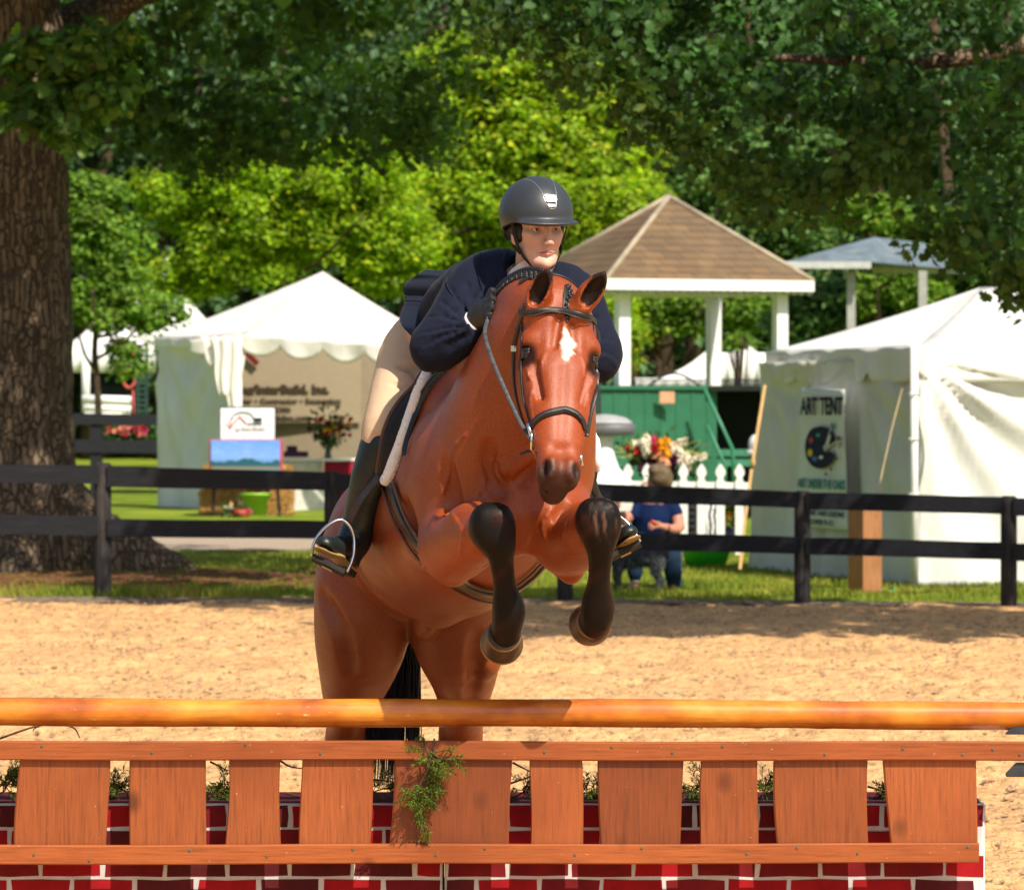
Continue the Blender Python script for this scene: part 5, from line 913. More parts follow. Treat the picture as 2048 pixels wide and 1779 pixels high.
tree('green tree seen through the gazebo posts', 1340, 1000, 117, [(1310, 620, 70, 45), (1490, 615, 70, 40), (1390, 610, 60, 50), (1240, 640, 40, 50)], 170, 100, .16, G_md, 9, .5, 1340, .1)
# far wood
fw_ = np.random.RandomState(55); cs = []; rs = []
for i in range(2700): x = fw_.uniform(-1100, 3150); y = fw_.uniform(-60, 800); cs.append(P(x, y, fw_.uniform(142, 156))); rs.append(fw_.uniform(.9, 1.9))
C, N, pt = clumps(fw_, np.array(cs), np.array(rs), 46, .6, .9)
o = leaves('forest', C, N, .42, DIA, G_bl, None, fw_, ptint=pt*.95); tag(o, kind='stuff')
h = Mesh()
for i in range(58): x = fw_.uniform(-1000, 3050); a = P(x, 0, 141+fw_.uniform(0, 6)); a[2] = -.2; h.tube([a, a+V3(fw_.normal(0, .3), 0, 6), a+V3(fw_.normal(0, .6), 0, 14)], [.28, .22, .1], 7)
tag(h.build('forest_trunks', M_bark2, None, True), kind='stuff')
h = Mesh(); h.grid(lambda u, v: V3(-50+100*u, 160+2*math.sin(u*9), -.8+16*v+1.0*math.sin(u*31)*v), 60, 6, .3); tag(h.build('forest_depth', simple('deep_forest', (.05, .095, .045), .95, .05, .5, .4, .5, .5)), kind='stuff')

HSTEP = 0.006
# ---------------- the horse ----------------
def horse_sdf():
    S = SDF()
    hip = P(815, 1075, 16.15); che = P(1035, 950, 14.98)
    A = nrm(che-hip); L = nrm(np.cross(A, (0,0,1))); U = np.cross(L, A)      # forward, image-right side, up
    R = np.array([L, A, U])
    S.ell(P(822, 1085, 16.15), (.265, .33, .25), R, k=.05)
    S.ell(P(768, 1105, 16.1), (.145, .25, .24), R, k=.12)
    S.ell(P(885, 1090, 16.1), (.15, .25, .24), R, k=.12)
    S.ell(P(898, 1070, 15.68), (.30, .48, .275), R, k=.12)
    S.ell(P(950, 1018, 15.35), (.285, .36, .285), R, k=.12)
    S.ell(P(1018, 960, 15.05), (.25, .27, .24), R, k=.12)
    S.chain([(P(835, 905, 16.0), .10), (P(870, 850, 15.75), .09), (P(915, 805, 15.5), .08), (P(955, 765, 15.3), .075)], k=.14, sub=3)
    # neck
    S.chain([(P(1025, 910, 15.02), .235), (P(1050, 800, 14.9), .178), (P(1076, 705, 14.8), .138), (P(1096, 640, 14.7), .105)], k=.08, sub=4)
    S.chain([(P(1108, 606, 14.62), .058), (P(1070, 600, 14.72), .043), (P(1040, 612, 14.82), .038), (P(1010, 655, 14.95), .045), (P(975, 715, 15.08), .06), (P(935, 785, 15.25), .08), (P(905, 840, 15.35), .11)], k=.08, sub=3)
    # shoulders and pectorals
    S.ell(P(905, 965, 15.12), (.10, .2, .27), R, k=.1)
    S.ell(P(868, 1000, 15.12), (.06, .12, .2), R, k=.1)
    S.ell(P(1008, 1035, 14.86), (.105, .12, .13), R, k=.045)
    S.ell(P(1095, 1035, 14.86), (.10, .12, .13), R, k=.045)
    S.ell(P(910, 1072, 14.98), (.092, .15, .135), R, k=.05)
    S.ell(P(1137, 1058, 14.92), (.09, .13, .125), R, k=.05)
    S.ntrunk = len(S.ops)
    # forearms
    S.chain([(P(902, 1095, 14.98), .102), (P(930, 1078, 14.84), .096), (P(960, 1066, 14.70), .076), (P(986, 1058, 14.6), .058)], k=.035, sub=3)
    S.chain([(P(1130, 1088, 14.96), .094), (P(1152, 1072, 14.82), .09), (P(1176, 1056, 14.68), .072), (P(1194, 1045, 14.58), .056)], k=.035, sub=3)
    S.chain([(P(896, 1110, 15.0), .06), (P(903, 1135, 14.99), .036), (P(907, 1153, 14.98), .02)], k=.04)
    S.chain([(P(1135, 1105, 14.98), .055), (P(1140, 1135, 14.97), .034), (P(1143, 1152, 14.96), .018)], k=.04)
    # creases round forearms, chest groove
    S.chain([(P(862, 1022, 14.84), .003), (P(885, 1002, 14.80), .007), (P(915, 996, 14.76), .008), (P(950, 1000, 14.72), .006)], k=.035, mode='s', sub=3)
    S.chain([(P(1118, 1045, 14.74), .008), (P(1132, 1010, 14.74), .014), (P(1158, 990, 14.72), .014), (P(1188, 984, 14.74), .01)], k=.03, mode='s', sub=3)
    S.chain([(P(1041, 940, 14.70), .006), (P(1043, 985, 14.71), .014), (P(1052, 1040, 14.7), .022), (P(1055, 1110, 14.76), .03)], k=.05, mode='s', sub=3)
    S.chain([(P(1062, 960, 14.72), .01), (P(1100, 985, 14.70), .012), (P(1150, 985, 14.72), .01)], k=.06, mode='s')
    S.k0 = len(S.ops)
    # front knees, cannons, fetlocks
    for kx, ky, Y, pts in ((985, 1050, 14.55, [(994, 1078, 14.565, .047), (1000, 1095, 14.58, .036), (1003, 1120, 14.61, .0275), (1007, 1150, 14.63, .0255), (1011, 1185, 14.655, .028), (1016, 1208, 14.67, .037), (1018, 1225, 14.68, .040), (1014, 1250, 14.7, .037), (1008, 1285, 14.76, .045)]),
                           (1197, 1040, 14.53, [(1199, 1066, 14.545, .047), (1201, 1088, 14.56, .036), (1201, 1115, 14.585, .028), (1199, 1150, 14.61, .0250), (1197, 1180, 14.635, .029), (1196, 1202, 14.655, .037), (1196, 1218, 14.665, .040), (1193, 1237, 14.68, .038), (1187, 1255, 14.74, .046)])):
        S.ell(P(kx-1, ky-2, Y+.01), (.060, .048, .064), k=.03)
        for ox, oy in ((-17, -12), (16, -12), (-13, 16), (20, 18)): S.ell(P(kx+ox, ky+oy, Y+.012), (.034, .042, .040), k=.03)
        S.chain([(P(x, y, q), r) for x, y, q, r in pts], k=.022, sub=3)
        S.chain([(P(x-9, y, q-r*.7), .004) for x, y, q, r in pts[1:6]], k=.010)
        S.chain([(P(x+9, y, q-r*.72), .004) for x, y, q, r in pts[1:5]], k=.010)
        S.chain([(P(x-5, y, q+.022), max(r*.55, .012)) for x, y, q, r in pts[2:6]], k=.012)           # tendons behind the cannon
    S.k1 = len(S.ops)
    # hind legs
    for pts in ([(745, 1120, 16.05, .18), (727, 1225, 16.02, .144), (721, 1290, 16.06, .128), (712, 1345, 16.15, .102), (702, 1395, 16.24, .074), (692, 1450, 16.4, .048), (690, 1490, 16.45, .046), (692, 1540, 16.4, .033), (693, 1640, 16.33, .028), (693, 1740, 16.28, .028), (692, 1790, 16.25, .038), (690, 1830, 16.18, .034), (688, 1862, 16.12, .05)],
                [(890, 1130, 16.08, .18), (912, 1225, 16.0, .142), (917, 1290, 16.02, .122), (926, 1340, 16.12, .096), (927, 1395, 16.22, .068), (922, 1450, 16.38, .056), (921, 1490, 16.42, .05), (920, 1540, 16.38, .034), (919, 1640, 16.32, .028), (919, 1740, 16.26, .028), (918, 1790, 16.23, .038), (917, 1830, 16.16, .034), (916, 1862, 16.1, .05)]):
        S.chain([(P(x, y, q), r) for x, y, q, r in pts], k=.05, sub=3)
    S.ell(P(975, 1318, 15.98), (.035, .05, .05), k=.05)
    S.chain([(P(700, 1100, 15.75), .006), (P(716, 1150, 15.72), .014), (P(745, 1200, 15.70), .018), (P(790, 1228, 15.68), .012)], k=.04, mode='s', sub=3)
    # loose skin over the forearm and muscle lines
    S.chain([(P(1003, 1030, 14.72), .004), (P(1000, 1090, 14.72), .009), (P(975, 1135, 14.78), .008)], k=.02, mode='s', sub=2)
    S.chain([(P(915, 1015, 14.78), .004), (P(897, 1050, 14.80), .008), (P(893, 1100, 14.84), .006)], k=.025, mode='s', sub=2)
    for pts, r in (([(930, 930, 14.9), (905, 990, 14.86), (900, 1030, 14.85)], .007), ([(1085, 880, 14.74), (1062, 930, 14.72), (1046, 965, 14.72)], .008), ([(1000, 870, 14.85), (985, 940, 14.80), (1000, 990, 14.78)], .006),
                   ([(840, 1010, 15.1), (850, 1070, 15.05), (870, 1125, 15.05)], .009), ([(668, 1190, 15.95), (690, 1260, 15.9), (702, 1340, 15.95)], .003), ([(948, 1270, 15.88), (948, 1320, 15.9), (938, 1380, 16.08)], .003)):
        X = S.snap([P(*p) for p in pts], .0); S.chain([(x, r) for x in X], k=.05, mode='s', sub=3)
    for pts, r in (([(1070, 905, 14.74), (1040, 950, 14.72)], .012), ([(880, 1040, 14.86), (890, 1075, 14.84), (920, 1110, 14.84)], .008), ([(965, 1040, 14.66), (940, 1060, 14.72), (925, 1090, 14.8)], .007)):
        X = S.snap([P(*p) for p in pts], -.004); S.chain([(x, r) for x in X], k=.04, sub=3)
    for pts in ([(930, 870), (905, 900), (898, 945), (885, 985)], [(1000, 905), (990, 935), (1003, 965)], [(1100, 1020), (1085, 1050), (1092, 1085)], [(905, 1030), (925, 1065), (920, 1105)], [(800, 1060), (825, 1110), (850, 1135)], [(960, 930), (968, 965), (955, 990)], [(1130, 1050), (1125, 1085), (1140, 1110)]):
        q = spline(pts, 6); X, _ = S.trace(q[:, 0], q[:, 1]); S.chain([(x, .0035) for x in X], k=.010)
    S.ell(P(880, 1226, 15.66), (.05, .1, .045), R, k=.05)
    S.ell(P(852, 1254, 15.85), (.035, .07, .035), R, k=.03)
    return S, R
HS, HR = horse_sdf()
# head frame: w runs from the poll down the face, v out of the forehead, u to the image right
hO = P(1131, 583, 14.58)
hW = nrm(P(1120, 985, 14.28)-hO); hU = nrm(V3(math.cos(math.radians(13)), math.sin(math.radians(13)), 0)+V3(0,0,-.02)); hU = nrm(hU-hW*np.dot(hU, hW)); hV = np.cross(hU, hW)
if hV[1] > 0: hV = -hV
hR = np.array([hU, hV, hW])
def hd(u, v, w): return hO+hU*u+hV*v+hW*w
def add_head(S):
    e = lambda u, v, w, r, k=.03, mode='u', tilt=None: S.ell(hd(u, v, w), r, hR if tilt is None else tilt@hR, k=k, mode=mode)
    c = lambda a, b, ra, rb=None, k=.03, mode='u': S.cap(hd(*a), hd(*b), ra, rb, k=k, mode=mode)
    e(0, -.09, .08, (.090, .10, .10), .05)
    e(0, -.068, .155, (.102, .075, .12), .05)
    c((0, -.054, .2), (0, -.050, .50), .066, .045, .04)
    for s in (-1, 1):
        e(s*.062, -.17, .25, (.055, .115, .135), .04)
        c((s*.056, -.088, .22), (s*.028, -.078, .51), .056, .037, .04)
        e(s*.094, -.062, .158, (.032, .035, .034), .03)                  # brow ridge
        c((s*.045, -.015, .09), (s*.086, -.040, .155), .016, .018, .03)
        c((s*.104, -.085, .245), (s*.066, -.080, .40), .014, .009, .028)   # facial crest
        c((s*.028, -.010, .26), (s*.021, -.010, .50), .013, .010, .03)    # nasal bones
        e(s*.112, -.062, .196, (.019, .032, .020), .010, 's')
        c((s*.052, -.046, .26), (s*.037, -.044, .49), .043, .037, .035)
        for a, b, d in (((s*.075, -.030, .30), (s*.070, -.045, .36), (s*.060, -.040, .43)), ((s*.082, -.05, .255), (s*.078, -.04, .29), (s*.075, -.030, .30)), ((s*.055, -.012, .22), (s*.062, -.018, .26), (s*.058, -.02, .31))):
            X = S.snap([hd(*a), hd(*b), hd(*d)], .0005); S.chain([(x, .0030) for x in X], k=.008, sub=3)           # eye opening
        c((s*.082, -.028, .245), (s*.058, -.024, .36), .004, .004, .04, 's')
        c((s*.020, .006, .10), (s*.030, .004, .19), .004, .006, .03, 's')
        e(s*.037, -.030, .580, (.029, .038, .060), .035)
        e(s*.047, .000, .600, (.0165, .024, .029), .009, 's')
        c((s*.030, .010, .578), (s*.034, .008, .628), .007, .006, .012)           # nostril
        c((s*.028, .006, .575), (s*.024, .008, .612), .010, .008, .012)
        e(s*.084, -.10, .11, (.012, .02, .02), .02, 's')                # hollow above the eye
        c((s*.052, -.05, .50), (s*.046, -.06, .55), .010, .008, .02, 's')
    e(0, -.048, .600, (.047, .048, .052), .04)
    e(0, -.092, .632, (.034, .042, .036), .03)
    c((0, -.16, .33), (0, -.115, .60), .05, .036, .04)
    c((-.045, -.062, .645), (.045, -.062, .645), .004, .004, .01, 's')
    # cupped ears
    for tip, base, fx in ((P(1096, 540, 14.5), P(1071, 606, 14.55), -.25), (P(1209, 546, 14.5), P(1166, 606, 14.54), .35)):
        ax = nrm(tip-base); face = nrm(V3(fx, -1, .1)); face = nrm(face-ax*np.dot(face, ax)); sd = np.cross(ax, face)
        Rr = np.array([sd, face, ax]); m = base+(tip-base)*.42
        S.ell(m, (.034, .026, .062), Rr, k=.02)
        S.cap(m, tip+ax*.004, .024, .004, k=.02)
        S.cap(base-ax*.03, base+ax*.02, .034, .03, k=.03)
        S.ell(m+face*.020+ax*.004, (.026, .026, .058), Rr, k=.006, mode='s')
        S.cap(m+face*.016, tip-ax*.016+face*.008, .018, .004, k=.006, mode='s')
add_head(HS)
HT = SDF(); HT.ops = HS.ops[:HS.ntrunk]
KS = SDF(); KS.ops = HS.ops[HS.k0:HS.k1]
# rein / bit and face landmarks used for the coat
def coat(X):
    n = fbm(X, 40, 3); bay = np.array([.30, .055, .0075]); c = np.tile(bay, (len(X), 1)); c *= (1+.09*fbm(X, 7, 5))[:, None]; gz = np.clip(fbm(X, 3.2, 44)*1.3-.1, 0, 1)[:, None]*.28; c = c*(1-gz)+np.array([.15, .045, .022])*gz
    blk = np.zeros(len(X))
    px = HX+X[:, 0]*F/X[:, 1]; py = HY-(X[:, 2]-CH)*F/X[:, 1]; Y = X[:, 1]
    sm = lambda a, b, x: np.clip((x-a)/(b-a), 0, 1)**2*(3-2*np.clip((x-a)/(b-a), 0, 1))
    # black points: below the front knees, below the hocks
    kd = KS.ev(X); blk = np.maximum(blk, 1-sm(.000, .020, kd+.004*n))
    blk = np.maximum(blk, sm(1455, 1540, py+12*n)*(Y > 15.9))
    l = (X-hO)@np.linalg.inv(np.array([hU, hV, hW])); u, v, w = l[:, 0], l[:, 1], l[:, 2]
    hm = (Y < 14.75) & (w > -.2) & (np.abs(u) < .2) & (v > -.3)
    muz = sm(.525, .63, w+.012*n)*hm*(v > -.2)
    ch = np.clip(sm(.0, .06, .15-np.abs(w-.2))*0, 0, 1)
    c = c*(1-.90*muz[:, None])+np.array([.018, .014, .014])*(.90*muz[:, None])
    # light tan sides of the muzzle
    # dark rims of the eyes
    for s in (-1, 1):
        de = np.sqrt(((u-s*.100)/1.0)**2+((v+.052)/1.7)**2+((w-.211)/1.45)**2); k = sm(.046, .020, de+.004*n) if False else 1-sm(.018, .040, de+.004*n)
        blk = np.maximum(blk, k*hm*.93)
    nos = (1-sm(.018, .032, np.minimum(np.linalg.norm(np.stack([u-.047, v-.004, w-.600], 1), axis=1), np.linalg.norm(np.stack([u+.047, v-.004, w-.600], 1), axis=1))))*hm
    c = c*(1-nos[:, None]*.9)+np.array([.012, .009, .008])*nos[:, None]*.9
    # star
    wob = .006*fbm(X, 220, 9)+.004*fbm(X, 90, 12)
    wd = np.interp(w, [.115, .135, .155, .180, .205, .235, .262], [-.01, .007, .016, .024, .020, .009, -.01])
    uc = np.interp(w, [.11, .16, .19, .27], [-.010, .010, .009, .0])
    star = 1-sm(-.006, .006, np.abs(u-uc)-wd+wob); star = star*hm*(v > -.05)
    c = c*(1-star[:, None])+np.array([.80, .70, .62])*star[:, None]
    # inside of the ears
    for tip, base, fx in ((P(1096, 540, 14.5), P(1071, 606, 14.55), -.25), (P(1209, 546, 14.5), P(1166, 606, 14.54), .35)):
        ax = nrm(tip-base); t = (X-base)@ax; face = nrm(V3(fx, -1, .1)); face = nrm(face-ax*np.dot(face, ax)); rad = (X-base)-np.outer(t, ax); f = rad@face; sd = np.linalg.norm(rad-np.outer(f, face), axis=1)
        ear = (t > .0) & (t < .14) & (np.linalg.norm(rad, axis=1) < .045)
        inn = ear & (f < .019) & (f > -.016) & (sd < .0255) & (t > .004)
        c[inn] = (.020, .012, .010); blk = np.where(ear & ~inn, np.maximum(blk, .55*sm(.06, .1, t)), blk)
    # lighter tan on belly, flank folds and inner thighs
    tan = (1-sm(1.13, 1.24, X[:, 2]))*sm(.85, 1.12, X[:, 2])*(Y > 15.2)
    c = c*(1-.25*tan[:, None])+np.array([.42, .18, .07])*.25*tan[:, None]
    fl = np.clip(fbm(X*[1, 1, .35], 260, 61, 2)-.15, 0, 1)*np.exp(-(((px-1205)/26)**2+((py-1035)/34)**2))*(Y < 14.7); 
    c = c*(1-blk[:, None])+np.array([.0075, .0060, .0058])*blk[:, None]
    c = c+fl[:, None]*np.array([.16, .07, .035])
    return np.clip(c, 0, 1)
m = Mat('horse_coat', .55, .32)
a = m.n('Attribute'); a.attribute_name = 'coat'
hair = m.noise(330, 4, (1, 1, .35), .7); big = m.noise(9, 4)
m.col(m.mix(m.mix(a.outputs[0], (1.20, 1.16, 1.12), 1.0, 'MULTIPLY'), m.mix(a.outputs[0], (.66, .60, .55), 1.0, 'MULTIPLY'), m.ramp(hair, [(.35, (0,0,0)), (.7, (1,1,1))])))
m.bump(hair, .7, .0018); m.bump(m.noise(16, 3), .25, .012)
m.set(Sheen_Weight=.0, Sheen_Roughness=.4, Coat_Weight=.03, Coat_Roughness=.32); bw_ = m.n('RGBToBW'); m.l(a.outputs[0], bw_.inputs[0]); m.l(m.ramp(bw_.outputs[0], [(.012, (.13,.13,.13)), (.08, (.46,.46,.46))]), m.b.inputs['Specular IOR Level']); m.l(m.ramp(m.noise(7, 5), [(.35, (.36,.36,.36)), (.65, (.54,.54,.54))]), m.b.inputs['Roughness']); m.b.inputs['Sheen Tint'].default_value = (1, .75, .55, 1)
M_coat = m.m
M_hair = simple('black_hair', (.012, .010, .010), .38, .5, .4, 60, .3, .002)
M_lid = simple('dark_eyelid_skin', (.030, .018, .014), .5, .4, .3, 40, .2)
horse = thing('horse', (-.35, 16.1, 0), 'bay horse with white star jumping over the wooden gate', 'horse')
Hv, Hq = HS.net(HSTEP)
Hcol = coat(Hv)
raw_mesh('body', Hv, Hq, M_coat, horse, True, {'coat': Hcol})
for s in (-1, 1):
    e = Mesh(); e.ball(hd(s*.0945, -.062, .196), .0250, 16); e.build('eye', M_eye, horse, True)
    e = Mesh()
    for sg, th in ((-1, .0062), (1, .0048)):
        e.tube([hd(s*(.106+.0130*math.sin(t*math.pi)-.008*t), -.092+.056*t, .197+sg*(.002+.0125*math.sin(t*math.pi))) for t in np.linspace(0, 1, 9)], th, 6)
    e.build('eyelid', M_lid, horse, True)
# hooves
m = Mat('hoof_horn', .45, .4); hn = m.noise(30, 4, (1, 1, .3)); m.col(m.ramp(hn, [(.3, (.022, .016, .012)), (.55, (.05, .032, .02)), (.75, (.10, .06, .035))])); m.bump(hn, .3, .002); M_hoof = m.m
M_shoe = simple('horseshoe', (.35, .22, .10), .4, .5, .3, 30, .1, metal=.7)
for (cx, cy, cY), (ax_, ay_, aY) in (((1008, 1270, 14.72), (1003, 1289, 14.82)), ((1188, 1243, 14.70), (1179, 1249, 14.80)), ((688, 1855, 16.1), (686, 1892, 16.04)), ((916, 1855, 16.08), (914, 1892, 16.02))):
    a = P(cx, cy, cY); b = P(ax_, ay_, aY); ax = nrm(b-a); L = np.linalg.norm(b-a)*(.86 if cY < 15 else 1); h = Mesh()
    h.lathe(a, [(.047, -.008), (.053, 0), (.0565, .012), (.0625, L*.72), (.0645, L)], 28, ax)
    ho = h.build('hoof', M_hoof, horse, True)
    h = Mesh(); h.lathe(a, [(.0505, -.004), (.0535, -.001), (.0545, .003), (.0540, .006)], 28, ax); h.build('coronet_band', simple('coronet', (.20, .10, .045), .6), ho, True)
    h = Mesh(); h.lathe(a, [(.0655, L), (.0665, L+.002), (.0665, L+.009), (.064, L+.011)], 28, ax); h.build('horseshoe', M_shoe, ho, True)
# tail
h = Mesh()
for i in range(620):
    u = max(-1.9, min(1.9, random.gauss(0, 1))); fr = random.random()
    x0 = 798+random.uniform(-14, 14); x1 = 790+u*28-4; x2 = 776+u*32+random.uniform(-8, 8); yb = random.uniform(1440, 1580)
    Yd = 16.45+random.uniform(-.04, .04)
    pts = [P(x0, 1120, 16.38), P(x0*.6+x1*.4, 1220, Yd), P(x1, 1330, Yd+.03), P((x1+x2)/2+random.uniform(-3, 3), 1420, Yd+.03), P(x2, yb, Yd+random.uniform(-.03, .08))]
    h.tube(pts, [.004, .0045, .004, .0028, .0006], 3, False)
h.build('tail', M_hair, horse, True)
# braided mane and forelock
h = Mesh()
cr = [(1100, 556, 14.60), (1075, 548, 14.66), (1050, 552, 14.72), (1026, 566, 14.78), (1008, 590, 14.83), (990, 622, 14.9), (972, 660, 14.97), (950, 700, 15.06), (920, 745, 15.2), (900, 785, 15.32)]
crest = HS.snap(spline([P(*c) for c in cr], 52), .004); cn = HS.normal(crest); kn = []
for i, c in enumerate(crest):
    t = nrm(crest[min(i+1, 51)]-crest[max(i-1, 0)])
    h.ball(c+cn[i]*.004, (.010, .010, .0105), 8)
    kn += [(c+V3(-.004-.003*k, -.010, .004-.0105*k), t*.0028*(-1)**(k+i)) for k in range(5)]
for q, o in zip(HS.snap([a for a, b in kn], .003), [b for a, b in kn]): h.ball(q+o, (.0058, .0065, .0078), 6)
h.build('mane', M_hair, horse, True)
h = Mesh()
fl = HS.snap([hd(.010+.003*math.sin(k*.5), .02, -.025+.0095*k) for k in range(13)], .003); fn = HS.normal(fl)
for k, c in enumerate(fl): h.ball(c+hU*.0035*(-1)**k, (.0075*(1-k/24), .005, .0075), 8)
fa = []
for k in range(160):
    x = random.uniform(-.014, .014); fa += ([hd(.008+x*.5, .02, -.03), hd(.004+x, .02, .02), hd(.002+x*.8, .02, .05+random.random()*.03), hd(.006+x*.3, .02, .085+random.random()*.03)])
fa = HS.snap(fa, .0025).reshape(-1, 4, 3)
for a in fa: h.tube(a, [.0015, .0015, .0012, .0003], 3, False)
h.build('forelock', M_hair, horse, True)
# ---------------- bridle, saddle, pad ----------------
M_leather = simple('black_leather', (.017, .015, .015), .42, .5, .3, 30, .15, .001)
M_brown = simple('brown_leather', (.085, .034, .018), .45, .4, .3, 30, .2, .001)
M_steel = Mat('stainless_steel', .18).col((.72, .72, .74)).set(Metallic=1.0).m
M_brass = Mat('brass', .25).col((.75, .45, .12)).set(Metallic=1.0).m
M_rubber = simple('black_rubber', (.02, .018, .016), .75, .3, .3, 60, .5, .002)
def strap(mesh, px, w, th=.004, off=.003, sdf=None, n=None, y0=13.2):
    sdf = sdf or HS; px = spline(px, n or len(px)*5); X, N = sdf.trace(px[:, 0], px[:, 1], y0); X = sdf.snap(X, off); mesh.ribbon(X, sdf.normal(X), w, th); return X
def free(mesh, pts, w, th, sdf=None, off=.006, n=40, up=(0, -1, .3)):
    X = spline([P(*p) for p in pts], n)
    if sdf: X = sdf.snap(X, off, True)
    N = np.tile(nrm(up), (n, 1)); mesh.ribbon(X, N, w, th); return X
bridle = thing('bridle', hO, 'black leather bridle with padded browband and noseband on the horse\'s head', 'bridle')
h = Mesh()
a = strap(h, [(1041, 622), (1046, 627), (1075, 622), (1115, 621), (1150, 627), (1180, 636), (1189, 645)], .019, .009, .004)
h.build('browband', M_leather, bridle, True)
h = Mesh(); strap(h, [(1046, 631), (1080, 627), (1115, 626), (1150, 632), (1180, 641)], .004, .003, .0105); h.build('browband_piping', simple('dark_brown_piping', (.05, .03, .022), .35, .5), bridle, True)
h = Mesh()
strap(h, [(1060, 858), (1066, 848), (1082, 833), (1105, 824), (1130, 820), (1150, 827), (1164, 842), (1169, 858)], .021, .009, .004)
h.build('noseband', M_leather, bridle, True)
h = Mesh(); strap(h, [(1070, 846), (1086, 832), (1107, 824), (1130, 820), (1149, 828), (1160, 840)], .009, .004, .0105); h.build('noseband_padding', simple('raised_leather', (.035, .03, .03), .35, .5, .2, 80, .5), bridle, True)
h = Mesh()
X = HS.snap([hd(-.095+.19*t, -.045-.05*(1-math.sin(t*math.pi)), -.035-.012*math.sin(t*math.pi)) for t in np.linspace(0, 1, 20)], .003); h.ribbon(X, HS.normal(X), .018, .004)
h.build('crownpiece', M_leather, bridle, True)
h = Mesh()
strap(h, [(1050, 608), (1044, 632), (1036, 660), (1029, 690), (1027, 735), (1031, 785), (1042, 832), (1056, 868)], .013, .004)
h.build('cheekpiece', M_leather, bridle, True)
h = Mesh(); strap(h, [(1044, 645), (1043, 690), (1042, 735), (1046, 790), (1054, 825), (1062, 852)], .008, .004); h.build('noseband_strap', M_leather, bridle, True)
h = Mesh(); X = HS.snap([hd(.118-.045*t, -.10-.01*t, .05+.47*t) for t in np.linspace(0, 1, 20)], .003); h.ribbon(X, HS.normal(X), .013, .004); h.build('cheekpiece', M_leather, bridle, True)
h = Mesh(); h.box(HS.trace([1027], [697], 13.2)[0][0]+V3(0, -.006, 0), (.016, .005, .018)); bk = h.build('buckle', M_steel, bridle); 
bitc = HS.trace([1066], [884])[0][0]
h = Mesh(); b0 = P(1063, 876, 14.40)
h.tube([b0+V3(-.012, 0, .045), b0+V3(-.004, -.004, .02), b0+V3(.0, -.003, 0), b0+V3(.006, 0, -.03), b0+V3(.009, .01, -.055)], [.005, .0065, .006, .0045, .003], 10)
h.tube([b0+V3(.0, .018*math.sin(t), -.008+.028*math.cos(t)) for t in np.linspace(0, 6.28, 24, False)], .0042, 8, closed=True)
h.build('bit', M_steel, bridle, True)
h = Mesh(); h.tube([b0+V3(.001, -.006, -.018), b0+V3(.006, -.008, -.022), b0+V3(.016, -.004, -.024)], .0055, 10); h.build('bit_guard', simple('yellow_guard', (.75, .42, .03), .4), bridle, True)
h = Mesh(); c0 = hd(.074, -.07, .50); h.tube([c0+V3(-.004, .016*math.sin(t), .026*math.cos(t)) for t in np.linspace(0, 6.28, 20, False)], .0042, 8, closed=True); h.tube([c0, c0+V3(.006, -.004, -.04)], .004, 8); h.build('bit', M_steel, bridle, True)
h = Mesh(); h.ribbon(HS.snap([P(1064, 901, 14.42), P(1052, 903, 14.44), P(1041, 907, 14.45)], .006, True), np.tile(V3(0, -1, .4), (3, 1)), .008, .004); h.build('strap_end', M_leather, bridle, True)
# reins up to the right hand, and the loose loop hanging beside the saddle
h = Mesh(); free(h, [(1062, 878, 14.39), (1038, 840, 14.44), (1006, 770, 14.52), (982, 712, 14.60), (970, 668, 14.68), (976, 640, 14.76), (992, 618, 14.80)], .0125, .006, HS)
h.build('rein', simple('worn_leather', (.055, .06, .065), .5, .45, .5, 60, .5, .001), bridle, True)
h = Mesh(); free(h, [(1168, 872, 14.42), (1178, 820, 14.5), (1178, 740, 14.6), (1160, 680, 14.75), (1142, 655, 14.84)], .0125, .006, HS); h.build('rein', M_leather, bridle, True)
h = Mesh(); X = free(h, [(1003, 625, 14.82), (975, 655, 14.9), (930, 700, 15.0), (889, 748, 15.14), (862, 808, 15.2), (842, 855, 15.18), (817, 913, 15.12)], .0165, .005, HS, .01, up=(-.6, -1, .2))
for i in range(2, 24):
    h.beam(X[i]+V3(-.007, -.006, -.004), X[i]+V3(.007, -.006, .006), .003, .003)
free(h, [(905, 732, 15.14), (880, 765, 15.2), (851, 812, 15.22), (834, 850, 15.2), (825, 885, 15.16), (820, 905, 15.14)], .009, .004, HS, .012, up=(-.6, -1, .2))
h.build('rein_loop', M_leather, bridle, True)

saddle = thing('saddle', P(850, 800, 15.6), 'dark brown leather saddle with padded flaps strapped on the bay horse', 'saddle')
Lc = spline([P(905, 742, 15.30), P(880, 745, 15.32), (P(848, 759, 15.32)), P(812, 787, 15.32), P(785, 822, 15.31), P(768, 862, 15.30), P(760, 905, 15.30), P(755, 945, 15.32), P(762, 972, 15.34)], 30)
Rc = spline([P(905, 752, 15.24), P(884, 768, 15.24), (P(862, 795, 15.25)), P(837, 825, 15.25), P(814, 860, 15.26), P(795, 900, 15.27), P(784, 935, 15.28), P(779, 955, 15.30), P(776, 975, 15.32)], 30)
def flapf(u, v):
    i = min(int(u*29+.5), 29); p = Lc[i]*(1-v)+Rc[i]*v; return p+V3(-.5, -.6, .2)*(.022*math.sin(v*math.pi))
h = Mesh(); h.grid(flapf, 29, 8, .014, (HT, .012, True)); h.build('flap', simple('saddle_leather', (.012, .0085, .008), .5, .3, .3, 25, .2, .001), saddle, True)
h = Mesh(); h.tube(HT.snap(Lc, .02, True), .008, 8); h.build('flap_edge', M_brown, saddle, True)
